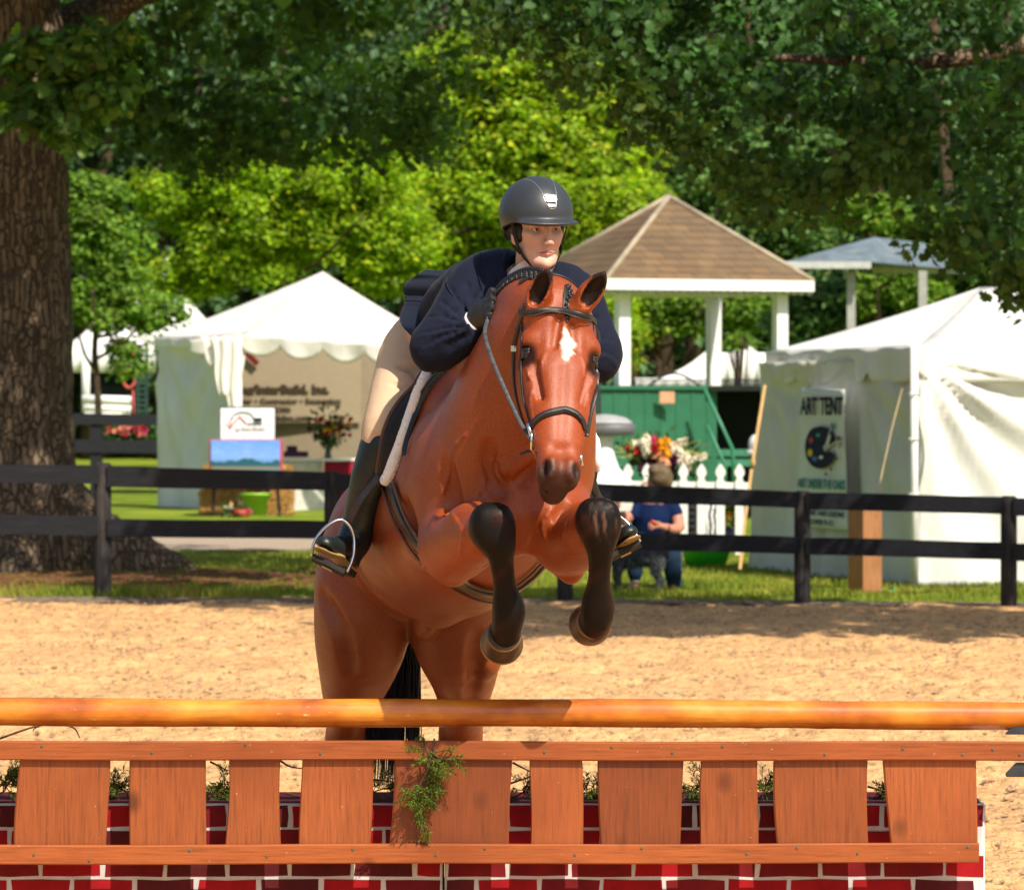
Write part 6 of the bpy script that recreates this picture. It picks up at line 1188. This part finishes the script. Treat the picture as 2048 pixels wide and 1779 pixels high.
h = Mesh(); h.ball(P(850, 786, 15.22), (.022, .02, .045), 14, np.array([[.75, .3, .6], [-.3, .95, 0], [-.6, 0, .8]])); h.build('knee_roll', simple('knee_roll', (.06, .035, .03), .5, .4), saddle, True)
h = Mesh()
h.tube([P(915, 735, 15.36), P(890, 722, 15.42), P(880, 715, 15.55), P(865, 730, 15.75), P(845, 740, 15.95), P(840, 715, 16.1)], [.03, .04, .05, .07, .09, .04], 14, squash=.8)
h.build('seat', M_brown, saddle, True)
for s, xs in ((1, [(1165, 850, 15.1), (1176, 905, 15.1), (1182, 950, 15.12), (1192, 985, 15.15), (1205, 1005, 15.2)]),):
    h = Mesh(); free(h, xs, .026, .01, HT, .014, up=(.5, -1, 0)); h.build('flap', M_leather, saddle, True)
    h = Mesh(); free(h, [(1162, 870, 15.06), (1170, 905, 15.06), (1172, 935, 15.07)], .02, .02, HT, .012, up=(.5, -1, 0)); 
for nm, mt, dx, wd, off in (('girth', simple('girth_leather', (.022, .018, .018), .4, .5, .3, 40, .2, .001), 0, .036, .006), ('girth_edge', M_brown, 1, .017, .008), ('girth_edge', M_brown, -1, .010, .007)):
    g = [(779, 968), (790, 1000), (808, 1045), (836, 1090), (868, 1125), (905, 1155), (945, 1178), (985, 1188), (1030, 1180), (1066, 1154), (1088, 1130)]
    g2 = []
    for i, p in enumerate(g):
        a = np.array(g[max(i-1, 0)], float); b = np.array(g[min(i+1, len(g)-1)], float); t = (b-a)/np.linalg.norm(b-a); nn = np.array([t[1], -t[0]]); g2.append(np.array(p)+nn*dx*(11 if dx > 0 else 13))
    h = Mesh(); strap(h, g2, wd, .008, off, HT, 60, 14.4); h.build(nm, mt, saddle, True)
h = Mesh(); free(h, [(772, 930, 15.33), (750, 962, 15.3), (720, 1000, 15.27), (694, 1050, 15.30)], .024, .005, None, up=(-.2, -1, 0)); h.build('stirrup_leather', simple('grey_leather', (.045, .038, .038), .5, .4, .2, 60, .2), saddle, True)
h = Mesh(); free(h, [(1180, 940, 15.2), (1195, 990, 15.22), (1222, 1036, 15.22)], .024, .005, None, up=(.2, -1, 0)); h.build('stirrup_leather', M_leather, saddle, True)
def stirrup(arch, a, b, nd):
    t = thing('stirrup', (0, 0, 0), None, None); t.parent = saddle; t.matrix_parent_inverse = Matrix.Translation(saddle.location).inverted()
    t2 = Mesh(); t2.tube(spline([P(*p) for p in arch], 44), .0052, 8, squash=1.5)
    o = t2.build('iron', M_steel, t, True); o.matrix_parent_inverse = Matrix.Identity(4)
    A = P(*a); B = P(*b); fw = nrm(np.cross(B-A, nd)); r = Mesh(); n = nrm(nd)
    r.box((A+B)/2+n*.010, (np.linalg.norm(B-A)*.94, .052, .016), np.array([nrm(B-A), fw, n]))
    for i in range(14): r.box(A+(B-A)*(.08+.84*i/13)-n*.001-fw*0, (.003, .05, .006), np.array([nrm(B-A), fw, n]))
    o = r.build('tread', M_rubber, t, False, .003); o.matrix_parent_inverse = Matrix.Identity(4)
    r = Mesh(); r.box((A+B)/2+n*.021, (np.linalg.norm(B-A)*.3, .02, .004), np.array([nrm(B-A), fw, n])); o = r.build('tread_plate', M_shoe, t, False, .0015); o.matrix_parent_inverse = Matrix.Identity(4)
stirrup([(624, 1112, 15.28), (626, 1090, 15.28), (640, 1066, 15.28), (660, 1047, 15.28), (683, 1039, 15.29), (701, 1053, 15.29), (708, 1076, 15.29), (708, 1102, 15.28), (703, 1124, 15.27), (694, 1143, 15.26)], (626, 1108, 15.29), (694, 1142, 15.28), V3(-.42, -.25, -.85))
stirrup([(1195, 1112, 15.2), (1190, 1080, 15.2), (1198, 1048, 15.2), (1215, 1028, 15.2), (1233, 1029, 15.2), (1252, 1042, 15.2), (1268, 1062, 15.19), (1280, 1082, 15.18)], (1212, 1113, 15.17), (1280, 1080, 15.17), V3(.42, -.25, -.85))

h = Mesh(); cp = spline([P(897, 716, 15.30), P(884, 736, 15.29), P(872, 765, 15.24), P(852, 795, 15.23), P(831, 828, 15.23), P(812, 862, 15.23), P(798, 900, 15.24), P(790, 935, 15.25), P(790, 958, 15.27), P(797, 968, 15.30)], 90)
cp = HT.snap(cp, .016, True); rw = np.random.RandomState(4)
for i in range(len(cp)): 
    rr = .021*min(1, .45+(i/12))
    h.ball(cp[i], rr*.98, 8)
    for k in range(16):
        q = rw.normal(size=3); q /= np.linalg.norm(q); h.ball(cp[i]+q*rr*.8+nrm(cp[min(i+1, 89)]-cp[max(i-1, 0)])*0, rr*rw.uniform(.16, .30), 5)
M_fleece = simple('white_fleece', (.90, .90, .90), .95, .1, .04, 90, .5, .003)
pad = h.build('saddle_pad', M_fleece, None, True); tag(pad, 'white fluffy fleece pad edge between saddle and horse shoulder', 'saddle pad')
h = Mesh(); h.grid(lambda u, v: P(757+u*22, 975+v*14-u*2, 15.42-.05*u), 6, 4, .006, (HT, .01, True)); h.build('pad_corner', M_fleece, pad, True)
h = Mesh(); h.tube(HT.snap(spline([P(1160, 868, 15.06), P(1169, 895, 15.05), P(1171, 920, 15.05), P(1169, 940, 15.06)], 12), .010, True), [.008]*2+[.013]*8+[.008]*2, 8); h.build('pad_edge', M_fleece, pad, True)
# ---------------- the rider ----------------
def cloth_mat(name, c, rough=.85, scale=700, b=.25, sheen=.03):
    m = Mat(name, rough, .2); n = m.noise(scale, 2); c = np.array(c); m.col(m.mix(tuple(c*.85), tuple(c*1.15), n)); m.bump(n, b, .0008); m.bump(m.noise(22, 3), .25, .006); m.set(Sheen_Weight=sheen); return m.m
M_navy = cloth_mat('navy_wool', (.006, .009, .024))
M_beige = cloth_mat('beige_breeches', (.62, .44, .29), .9)
M_boot = simple('boot_leather', (.010, .016, .016), .38, .45, .25, 18, .3, .003)
M_glove = simple('glove_leather', (.014, .014, .014), .42, .5, .2, 60, .4, .001)
M_white = simple('white_cotton', (.72, .72, .74), .85, .2, .04, 40, .3)
rider = thing('person', P(870, 700, 15.6), 'person in navy show coat, beige breeches and black helmet riding the bay horse', 'person')
rO = P(1073, 460, 14.9); ya = math.radians(21)
rU = V3(math.cos(ya), math.sin(ya), 0.02); rU = nrm(rU); rV = nrm(V3(math.sin(ya), -math.cos(ya), -.03)); rW = nrm(np.cross(rU, rV)); rW = rW if rW[2] > 0 else -rW
rR = np.array([rU, rV, rW])
def fc(u, v, w): return rO+rU*u+rV*v+rW*w
def face_sdf():
    S = SDF(); e = lambda u, v, w, r, k=.015, mode='u': S.ell(fc(u, v, w), r, rR, k=k, mode=mode); c = lambda a, b, ra, rb=None, k=.01, mode='u': S.cap(fc(*a), fc(*b), ra, rb, k=k, mode=mode)
    e(0, 0, .035, (.074, .092, .085)); e(0, .030, -.03, (.054, .060, .084), .03)
    for s in (-1, 1):
        c((s*.047, .006, -.042), (s*.022, .056, -.095), .018, .018, .03)
        e(s*.034, .058, -.028, (.022, .028, .026), .02)
        e(s*.052, .045, -.012, (.012, .03, .012), .015)
        e(s*.031, .098, .002, (.020, .022, .013), .014, 's')
        e(s*.073, .0, -.018, (.010, .018, .030), .01)
        c((s*.012, .084, .017), (s*.044, .074, .017), .007, .006, .012)
        e(s*.0105, .102, -.042, (.0075, .010, .0065), .006)
        e(s*.0065, .108, -.0475, (.0035, .005, .003), .003, 's')
        # eyelids
        S.chain([(fc(s*(.017+.030*t), .0805-.012*abs(t-.4)-(t*.006), .0035+.0055*math.sin(math.pi*t)), .0032) for t in np.linspace(0, 1, 6)], k=.004)
        S.chain([(fc(s*(.018+.028*t), .0795-.012*abs(t-.4)-(t*.006), .0005-.0055*math.sin(math.pi*t)), .0026) for t in np.linspace(0, 1, 6)], k=.004)
    c((0, .086, .012), (0, .109, -.035), .0065, .0095, .010); e(0, .110, -.038, (.009, .009, .008), .006)
    c((0, .090, -.048), (0, .090, -.058), .006, .006, .008)
    e(0, .072, -.103, (.019, .021, .018), .018)
    S.chain([(fc(u, .092-abs(u)*.42, -.0655-.10*abs(u)), .0042) for u in (-.024, -.012, -.005, 0, .005, .012, .024)], k=.005)
    S.chain([(fc(u, .0905-abs(u)*.5, -.0745+.12*abs(u)), .0055-.08*abs(u)) for u in (-.02, -.01, 0, .01, .02)], k=.005)
    S.chain([(fc(u, .098-abs(u)*.5, -.0700), .0012) for u in (-.025, -.012, 0, .012, .025)], k=.003, mode='s')
    S.cap(fc(0, -.02, -.05), P(1062, 565, 15.04), .054, .055, k=.03)
    return S
FS = face_sdf()
fv, fq = FS.net(.0023)
l = (fv-rO)@rR.T; u, v, w_ = l[:, 0], l[:, 1], l[:, 2]; n = fbm(fv, 60, 2)
skin = np.tile([.68, .42, .32], (len(fv), 1))*(1+.05*n)[:, None]
g = lambda d, s: np.exp(-(d/s)**2)
blush = np.maximum(g(np.hypot(np.abs(u)-.038, w_+.032), .02), g(np.hypot(u, w_+.036), .013))*(v > .04); skin = skin*(1-.22*blush[:, None])+np.array([.62, .22, .16])*.22*blush[:, None]
zl = -.0705+.02*np.abs(u); th = np.interp(np.abs(u), [0, .006, .014, .024, .027], [.0078, .0088, .0065, .0015, 0]); lip = np.clip((th-np.abs(w_+.0705))/.002, 0, 1)*(v > .055)
skin = skin*(1-.8*lip[:, None])+np.array([.50, .15, .13])*.8*lip[:, None]
dark = np.clip((.0012-np.abs(w_+.0700))/.0008, 0, 1)*(np.abs(u) < .0245)*(v > .06); skin *= (1-.7*dark)[:, None]
bw = .0165+.004*np.sin((np.abs(u)-.014)*80); brow = np.clip((.0036-np.abs(w_-bw))/.002, 0, 1)*(np.abs(u) > .013)*(np.abs(u) < .046)*(v > .05); skin = skin*(1-.75*brow[:, None])+np.array([.09, .045, .025])*.75*brow[:, None]
le = np.hypot((np.abs(u)-.0315)/1.55, w_-.001); lash = np.clip((.0115-le)/.003, 0, 1)*(v > .05); skin = skin*(1-.45*lash[:, None])+np.array([.22, .09, .06])*.45*lash[:, None]
fr = np.clip(fbm(fv, 420, 8, 2)-.55, 0, 1)*(v > .03)*.10; skin *= (1-fr)[:, None]
m = Mat('skin', .5, .35); a = m.n('Attribute'); a.attribute_name = 'skin'; m.col(a.outputs[0]); m.bump(m.noise(900, 2), .12, .0005)
m.set(Subsurface_Weight=.12, Subsurface_Scale=.006); m.b.inputs['Subsurface Radius'].default_value = (1, .35, .2); M_skin = m.m
# torso and limbs under the clothes, joined with the head as one body
BS = SDF()
BS.cap(P(1062, 565, 15.04), P(1030, 590, 15.05), .05, .09, k=.05)
BS.chain([(P(1030, 600, 15.05), .12), (P(965, 615, 15.25), .12), (P(900, 650, 15.5), .115), (P(865, 690, 15.7), .12)], k=.05)
BS.chain([(P(950, 580, 15.1), .05), (P(872, 692, 14.98), .04), (P(955, 640, 14.87), .025)], k=.03)
BS.chain([(P(1140, 590, 15.0), .05), (P(1198, 715, 14.95), .04), (P(1135, 665, 14.86), .025)], k=.03)
BS.chain([(P(850, 720, 15.7), .08), (P(772, 850, 15.40), .045), (P(745, 960, 15.42), .04), (P(712, 1075, 15.47), .03), (P(670, 1100, 15.35), .02)], k=.03)
BS.chain([(P(920, 740, 15.7), .08), (P(1110, 880, 15.35), .045), (P(1150, 960, 15.35), .04), (P(1190, 1090, 15.38), .03), (P(1240, 1078, 15.25), .02)], k=.03)
bv, bq = BS.net(.012)
raw_mesh('body', np.vstack([fv, bv]), np.vstack([fq, bq+len(fv)]), M_skin, rider, True, {'skin': np.vstack([skin, np.tile([.55, .33, .24], (len(bv), 1))])})
m = Mat('eyeball', .15, .6); a = m.n('Attribute'); a.attribute_name = 'iris'; m.col(a.outputs[0])
for s in (-1, 1):
    e = Mesh(); c = fc(s*.0315, .0690, .0015); e.ball(c, .0120, 48); o = e.build('eye', m.m, rider, True); X = np.array(e.v)-c; fd = nrm(rV*1.0+rU*.22); t = np.degrees(np.arccos(np.clip(X@fd/.012, -1, 1)))
    colr = np.where((t < 13)[:, None], [.004, .004, .004], np.where((t < 29)[:, None], [.07, .055, .035], [.62, .58, .55])); at = o.data.color_attributes.new('iris', 'FLOAT_COLOR', 'POINT'); at.data.foreach_set('color', np.hstack([colr, np.ones((len(X), 1))]).astype(np.float32).ravel())
# hair under the helmet
H = SDF(); H.ell(fc(0, -.022, .005), (.082, .085, .062), rR, k=.01); H.ell(fc(-.066, .016, -.006), (.014, .030, .034), rR, k=.02); H.ell(fc(.066, .016, -.006), (.014, .030, .034), rR, k=.02); H.ell(fc(0, -.075, -.03), (.05, .035, .035), rR, k=.02)
H.cut(fc(0, .052, 0), V3(*rV)+.35*V3(*rW)*-1*0, .01)
hv, hq = H.net(.004, lambda X: .0012*fbm(X, 260, 3)); raw_mesh('hair', hv, hq, simple('dark_brown_hair', (.018, .010, .007), .5, .4, .4, 90, .5, .002, stretch=(1, 1, .2)), rider)
# shirt collar
C = SDF(); C.cap(P(1066, 503, 14.94), P(1058, 565, 14.99), .068, .084, k=.01); C.cap(fc(0, -.01, -.02), P(1058, 590, 15.05), .052, .052, k=.004, mode='s'); C.cut(fc(0, .02, -.083), nrm(rW*1.0-rV*.55), .004)
cv, cq = C.net(.004); raw_mesh('shirt_collar', cv, cq, M_white, rider)
# jacket
J = SDF(); tA = nrm(P(1040, 585, 15.02)-P(870, 680, 15.65)); tL = nrm(np.cross(tA, (0, 0, 1))); tU = np.cross(tL, tA); TR = np.array([tL, tA, tU])
J.ell(P(1037, 592, 15.06), (.168, .13, .122), TR, k=.05)
J.chain([(P(1040, 594, 15.04), .120), (P(990, 594, 15.18), .130), (P(945, 612, 15.35), .122), (P(908, 642, 15.48), .108), (P(884, 674, 15.6), .098)], k=.05, sub=3)
J.chain([(P(985, 566, 15.08), .078), (P(950, 578, 15.06), .073), (P(920, 622, 15.02), .067), (P(893, 664, 14.98), .060), (P(869, 694, 14.96), .053), (P(862, 703, 14.955), .044)], k=.045, sub=3)
J.chain([(P(869, 694, 14.96), .053), (P(893, 688, 14.93), .054), (P(928, 665, 14.89), .047), (P(951, 646, 14.865), .036)], k=.03, sub=3)
J.chain([(P(1100, 575, 14.98), .075), (P(1142, 592, 14.97), .070), (P(1170, 640, 14.95), .064), (P(1192, 695, 14.93), .058), (P(1198, 722, 14.93), .053)], k=.04, sub=3)
J.chain([(P(1198, 724, 14.93), .054), (P(1178, 715, 14.9), .052), (P(1145, 675, 14.87), .042)], k=.03)
J.chain([(P(900, 690, 14.85), .004), (P(915, 668, 14.83), .010), (P(928, 640, 14.86), .014), (P(945, 610, 14.9), .012)], k=.03, mode='s')
J.cap(fc(0, -.02, -.02), P(1056, 600, 15.0), .070, .076, k=.010, mode='s'); J.cap(P(1036, 512, 14.87), P(1046, 575, 14.85), .036, .026, k=.010, mode='s')
wr = []                                                     # folds of the sleeves radiating from the crook of the elbow
for a, b, r in (((928, 640, 14.83), (880, 600, 14.96), .006), ((925, 648, 14.82), (858, 640, 14.96), .006), ((922, 655, 14.82), (845, 672, 14.92), .005), ((930, 632, 14.84), (905, 580, 14.98), .006),
                ((924, 660, 14.81), (850, 690, 14.90), .005), ((938, 620, 14.86), (935, 565, 14.96), .005), ((935, 660, 14.82), (925, 700, 14.84), .004), ((945, 650, 14.82), (940, 690, 14.84), .004), ((952, 600, 14.9), (965, 545, 14.96), .005),
                ((1160, 560, 14.90), (1140, 600, 14.88), .005), ((1172, 590, 14.9), (1145, 625, 14.86), .005), ((1190, 640, 14.9), (1165, 660, 14.86), .005), ((1210, 690, 14.9), (1180, 690, 14.85), .005), ((1220, 720, 14.9), (1185, 705, 14.85), .005)):
    X = J.snap([P(*a), P((a[0]+b[0])/2+3, (a[1]+b[1])/2-5, (a[2]+b[2])/2), P(*b)], .001); J.chain([(X[0], r*.8), (X[1], r*.8), (X[2], r*.3)], k=.010, mode='s', sub=3)
    X = J.snap([P(a[0], a[1]+9, a[2]), P((a[0]+b[0])/2+3, (a[1]+b[1])/2+4, (a[2]+b[2])/2), P(b[0], b[1]+9, b[2])], -.003); J.chain([(X[0], r*.8), (X[1], r*.9), (X[2], r*.3)], k=.012, sub=3)
def jd(X):
    f = fbm(X*[1, .6, 1.6]+.05*np.sin(X[:, ::-1]*14), 26, 21); return .0045*(np.abs(f)**.7*np.sign(f))*.8+.0012*fbm(X, 85, 22)
jv, jq = J.net(.0055, jd); raw_mesh('jacket', jv, jq, M_navy, rider); jk = rider.children[-1] if False else [o for o in rider.children if o.name == 'jacket'][0]
# lapel, seams
def on(mesh, S, px, w, th, off=.001, y0=13.2): 
    px = spline(px, len(px)*6); X, N = S.trace(px[:, 0], px[:, 1], y0); X = S.snap(X, off); mesh.ribbon(X, S.normal(X), w, th)
h = Mesh(); on(h, J, [(1016, 498), (1006, 530), (1004, 560), (1010, 590)], [.012]*4*3+[.03]*4*3, .006, .003); h.build('lapel', M_navy, jk, True)
h = Mesh(); on(h, J, [(962, 503), (957, 530), (960, 560), (968, 590)], .004, .003, .001); h.build('shoulder_seam', M_navy, jk, True)
h = Mesh(); on(h, J, [(1012, 500), (1000, 545), (1003, 592)], .0025, .004, .002); on(h, J, [(905, 540), (893, 565), (905, 590)], .0025, .003, .001); h.build('jacket_seam', simple('navy_thread', (.014, .018, .040), .8), jk, True)
# flying tails of the coat
top = spline([P(925, 552, 15.36), P(912, 575, 15.34), P(900, 610, 15.34), P(890, 650, 15.36), P(884, 690, 15.42)], 30)
hem = spline([P(852, 543, 15.72), P(811, 572, 15.62), P(811, 602, 15.52), P(802, 645, 15.44), P(834, 684, 15.34)], 30)
def tailf(u, v):
    i = min(int(u*29+.5), 29); p = top[i]*(1-v)+hem[i]*v; return p+V3(-.25, -.75, .3)*(.012*math.sin(v*math.pi*.9)+.006*v*math.sin(u*9+.5)+.0015*v*math.sin(u*24+1))
h = Mesh(); h.grid(tailf, 58, 18, .004); h.build('coat_tail', M_navy, jk, True)
h = Mesh(); t2 = spline([P(925, 546, 15.42), P(915, 552, 15.44), P(900, 565, 15.46)], 12); h2 = spline([P(850, 541, 15.95), P(842, 560, 15.9), P(838, 575, 15.85)], 12)
h.grid(lambda u, v: t2[int(u*11)]*(1-v)+h2[int(u*11)]*v+V3(0, 0, .006*math.sin(v*5)), 11, 8, .004); h.build('coat_tail', M_navy, jk, True)
# breeches
B = SDF()
B.chain([(P(862, 700, 15.72), .135), (P(838, 735, 15.66), .118), (P(805, 790, 15.53), .088), (P(785, 838, 15.43), .068), (P(772, 868, 15.40), .053), (P(764, 905, 15.4), .045)], k=.05, sub=3)
B.chain([(P(905, 710, 15.72), .13), (P(1000, 800, 15.6), .09), (P(1110, 880, 15.35), .06), (P(1135, 920, 15.33), .05)], k=.05, sub=3)
for k in range(6):
    B.chain([(P(744, 868+k*5, 15.335), .002), (P(752, 870+k*6, 15.33), .0035), (P(764, 872+k*7, 15.33), .002)], k=.008, mode='s')
for a, b in (((842, 745, 15.5), (800, 738, 15.5)), ((850, 760, 15.45), (815, 748, 15.48)), ((825, 755, 15.48), (795, 765, 15.5)), ((835, 780, 15.42), (790, 790, 15.45))):
    X = B.snap([P(*a), P((a[0]+b[0])/2, (a[1]+b[1])/2+4, (a[2]+b[2])/2), P(*b)], .001); B.chain([(X[0], .005), (X[1], .006), (X[2], .003)], k=.016, mode='s', sub=3)
v_, q_ = B.net(.006, lambda X: .0012*fbm(X, 40, 31)); raw_mesh('breeches', v_, q_, M_beige, rider)
# boots
def boot(shaft, foot, nd, sideways):
    S = SDF(); S.chain([(P(*p[:3]), p[3]) for p in shaft], k=.02, sub=4)
    A, Bp, T = [P(*f[:3]) for f in foot]; S.cap(P(*shaft[-1][:3]), Bp, .040, .034, k=.03); S.cap(P(*shaft[-1][:3]), A, .036, .033, k=.02); S.chain([(Bp, .036), (T, .031)], k=.02); n = nrm(nd)
    S.cut((A+T)/2+n*.020, n, .004); ax = nrm(P(*shaft[0][:3])-P(*shaft[1][:3])); S.cut(P(*shaft[0][:3])+ax*.004, nrm(ax+V3(.12, 0, 0)), .003)
    for q in (.15, .35, .5): X = Bp*(1-q)+P(*shaft[-1][:3])*q; sd = nrm(np.cross(T-A, n)); S.chain([(X-n*.036-sd*.03, .002), (X-n*.042, .003), (X-n*.036+sd*.03, .002)], k=.008, mode='s')
    v, q = S.net(.0045, lambda X: .0008*fbm(X, 60, 7)); o = raw_mesh('boot', v, q, M_boot, rider)
    L = SDF(); L.chain([(A+n*.022, .033), ((A+Bp)/2+n*.022, .029), (Bp+n*.022, .039), (T+n*.021, .032)], k=.01, sq=(n, .22)); v, q = L.net(.004); raw_mesh('sole', v, q, simple('tan_sole', (.30, .20, .075), .55, .3, .35, 25, .2), o)
    hb = Mesh(); fw = nrm(T-A); sd = np.cross(n, fw); hb.box(A+n*.034, (.056, .052, .026), np.array([fw, sd, n])); hb.build('heel', M_rubber, o, False, .004)
    return o
b = boot([(770, 872, 15.40, .060), (760, 905, 15.4, .062), (745, 960, 15.42, .064), (728, 1015, 15.45, .052), (716, 1055, 15.46, .044), (708, 1085, 15.46, .043)],
     [(700, 1122, 15.44), (672, 1096, 15.34), (650, 1090, 15.27)], V3(-.35, -.30, -.88), 1)
h = Mesh(); h.lathe(P(771, 868, 15.40), [(.060, -.008), (.064, -.006), (.064, .006), (.060, .008)], 28, nrm(P(770, 872, 15.40)-P(758, 912, 15.4))); h.build('boot_cuff', M_boot, b, True)
boot([(1140, 905, 15.33, .055), (1150, 960, 15.34, .058), (1170, 1030, 15.36, .05), (1180, 1080, 15.37, .043)],
     [(1190, 1118, 15.34), (1232, 1088, 15.22), (1258, 1068, 15.14)], V3(.40, -.30, -.86), 1)
# gloves
def glove(wrist, palm, K, side):
    S = SDF(); w0 = P(*wrist); p0 = P(*palm); S.chain([(w0, .030), (w0*.5+p0*.5, .032), (p0, .036)], k=.02, sub=3)
    for i, (kx, ky, kY) in enumerate(K):
        k0 = P(kx, ky, kY); S.cap(p0, k0, .020, .0125, k=.012); L = (.9, 1.05, 1.0, .8)[i]
        a = k0+V3(side*.030*L, -.012, -.006); bb = a+V3(side*.001, -.004, -.020*L)+V3(-side*.012, -.010, 0); c = bb+V3(-side*.016*L, .004, -.004)
        S.chain([(k0, .0118), (a, .0098), (bb, .0092), (c, .0085)], k=.0025)
    t = p0+V3(side*.002, -.022, -.030); S.chain([(w0+V3(0, -.01, -.005), .016), (t, .014), (t+V3(side*.026, -.012, .004), .0115), (t+V3(side*.045, -.010, .006), .0095)], k=.012)
    v, q = S.net(.003, lambda X: .0008*fbm(X, 160, 5)); raw_mesh('glove', v, q, M_glove, rider)
glove((953, 645, 14.862), (970, 622, 14.84), [(984, 582, 14.82), (983, 598, 14.795), (981, 614, 14.78), (977, 630, 14.78)], 1)
glove((1145, 672, 14.87), (1135, 655, 14.86), [(1126, 630, 14.84), (1127, 643, 14.83), (1129, 655, 14.82), (1130, 667, 14.82)], -1)
h = Mesh(); d = nrm(P(970, 622, 14.84)-P(945, 652, 14.87)); h.lathe(P(949, 648, 14.865), [(.036, -.006), (.040, 0), (.042, .010), (.036, .012)], 22, d); h.build('shirt_cuff', M_white, rider, True)
# helmet
E = SDF(); ct = fc(0, -.004, .052)
E.ell(ct, (.1125, .132, .115), rR, k=.01); E.ell(fc(0, -.004, .045), (.1, .12, .1), rR, k=.004, mode='s'); E.cut(fc(0, 0, .012), nrm(-rW+rV*.18), .004)
E.ell(fc(0, .098, .024), (.099, .062, .012), np.array([rU, nrm(rV-rW*.12), nrm(rW+rV*.12)]), k=.012)
E.ell(fc(0, .03, -.02), (.098, .12, .034), rR, k=.006, mode='s')
E.ell(fc(0, -.085, .0), (.075, .045, .045), rR, k=.02); E.ell(fc(0, -.07, -.0), (.068, .042, .05), rR, k=.004, mode='s')
m = Mat('helmet_shell', .42, .5); n = m.noise(600, 2); m.col(m.ramp(m.noise(12, 5), [(.3, (.030, .034, .042)), (.75, (.040, .045, .054))])); m.bump(n, .15, .0005)
v_, q_ = E.net(.0028); helmet = raw_mesh('helmet', v_, q_, m.m, rider)
M_silver = Mat('brushed_silver', .25).col((.80, .74, .70)).set(Metallic=.9).m
for pl in ([(1046, 358), (1064, 362), (1080, 378), (1089, 398), (1096, 414), (1102, 417), (1111, 415), (1113, 398), (1111, 378), (1106, 360)],):
    q = spline(pl, 60); X, N = E.trace(q[:, 0], q[:, 1]); X = E.snap(X, .0006); h = Mesh(); h.tube(X, .0012, 6); h.build('piping', M_silver, helmet, True)
h = Mesh()
def emb(x0, x1, x2, x3, y0, y1, off, th):
    def f(u, v):
        x = (x0*(1-v)+x2*v)*(1-u)+(x1*(1-v)+x3*v)*u; y = y0*(1-v)+y1*v; X, N = E.trace([x], [y]); return E.snap(X, off)[0]
    h.grid(f, 4, 4, th)
emb(1089, 1111.5, 1094, 1111, 391, 405, .0035, .003); emb(1094, 1112, 1097, 1111.5, 408.5, 414.5, .003, .003)
h.build('emblem', M_silver, helmet, False)
h = Mesh()
def sl(pts, w=.012, th=.003): X = spline([fc(*p) for p in pts], 24); X = FS.snap(X, .003, True); h.ribbon(X, FS.normal(X), w, th)
for s in (-1, 1):
    sl([(s*.092, .03, .02), (s*.082, .028, -.02), (s*.070, .034, -.06), (s*.048, .045, -.098), (0, .060, -.128)])
    sl([(s*.090, -.06, .0), (s*.084, -.03, -.03), (s*.075, .01, -.055), (s*.068, .035, -.07)], .014)
h.build('chin_strap', M_rubber, helmet, True)
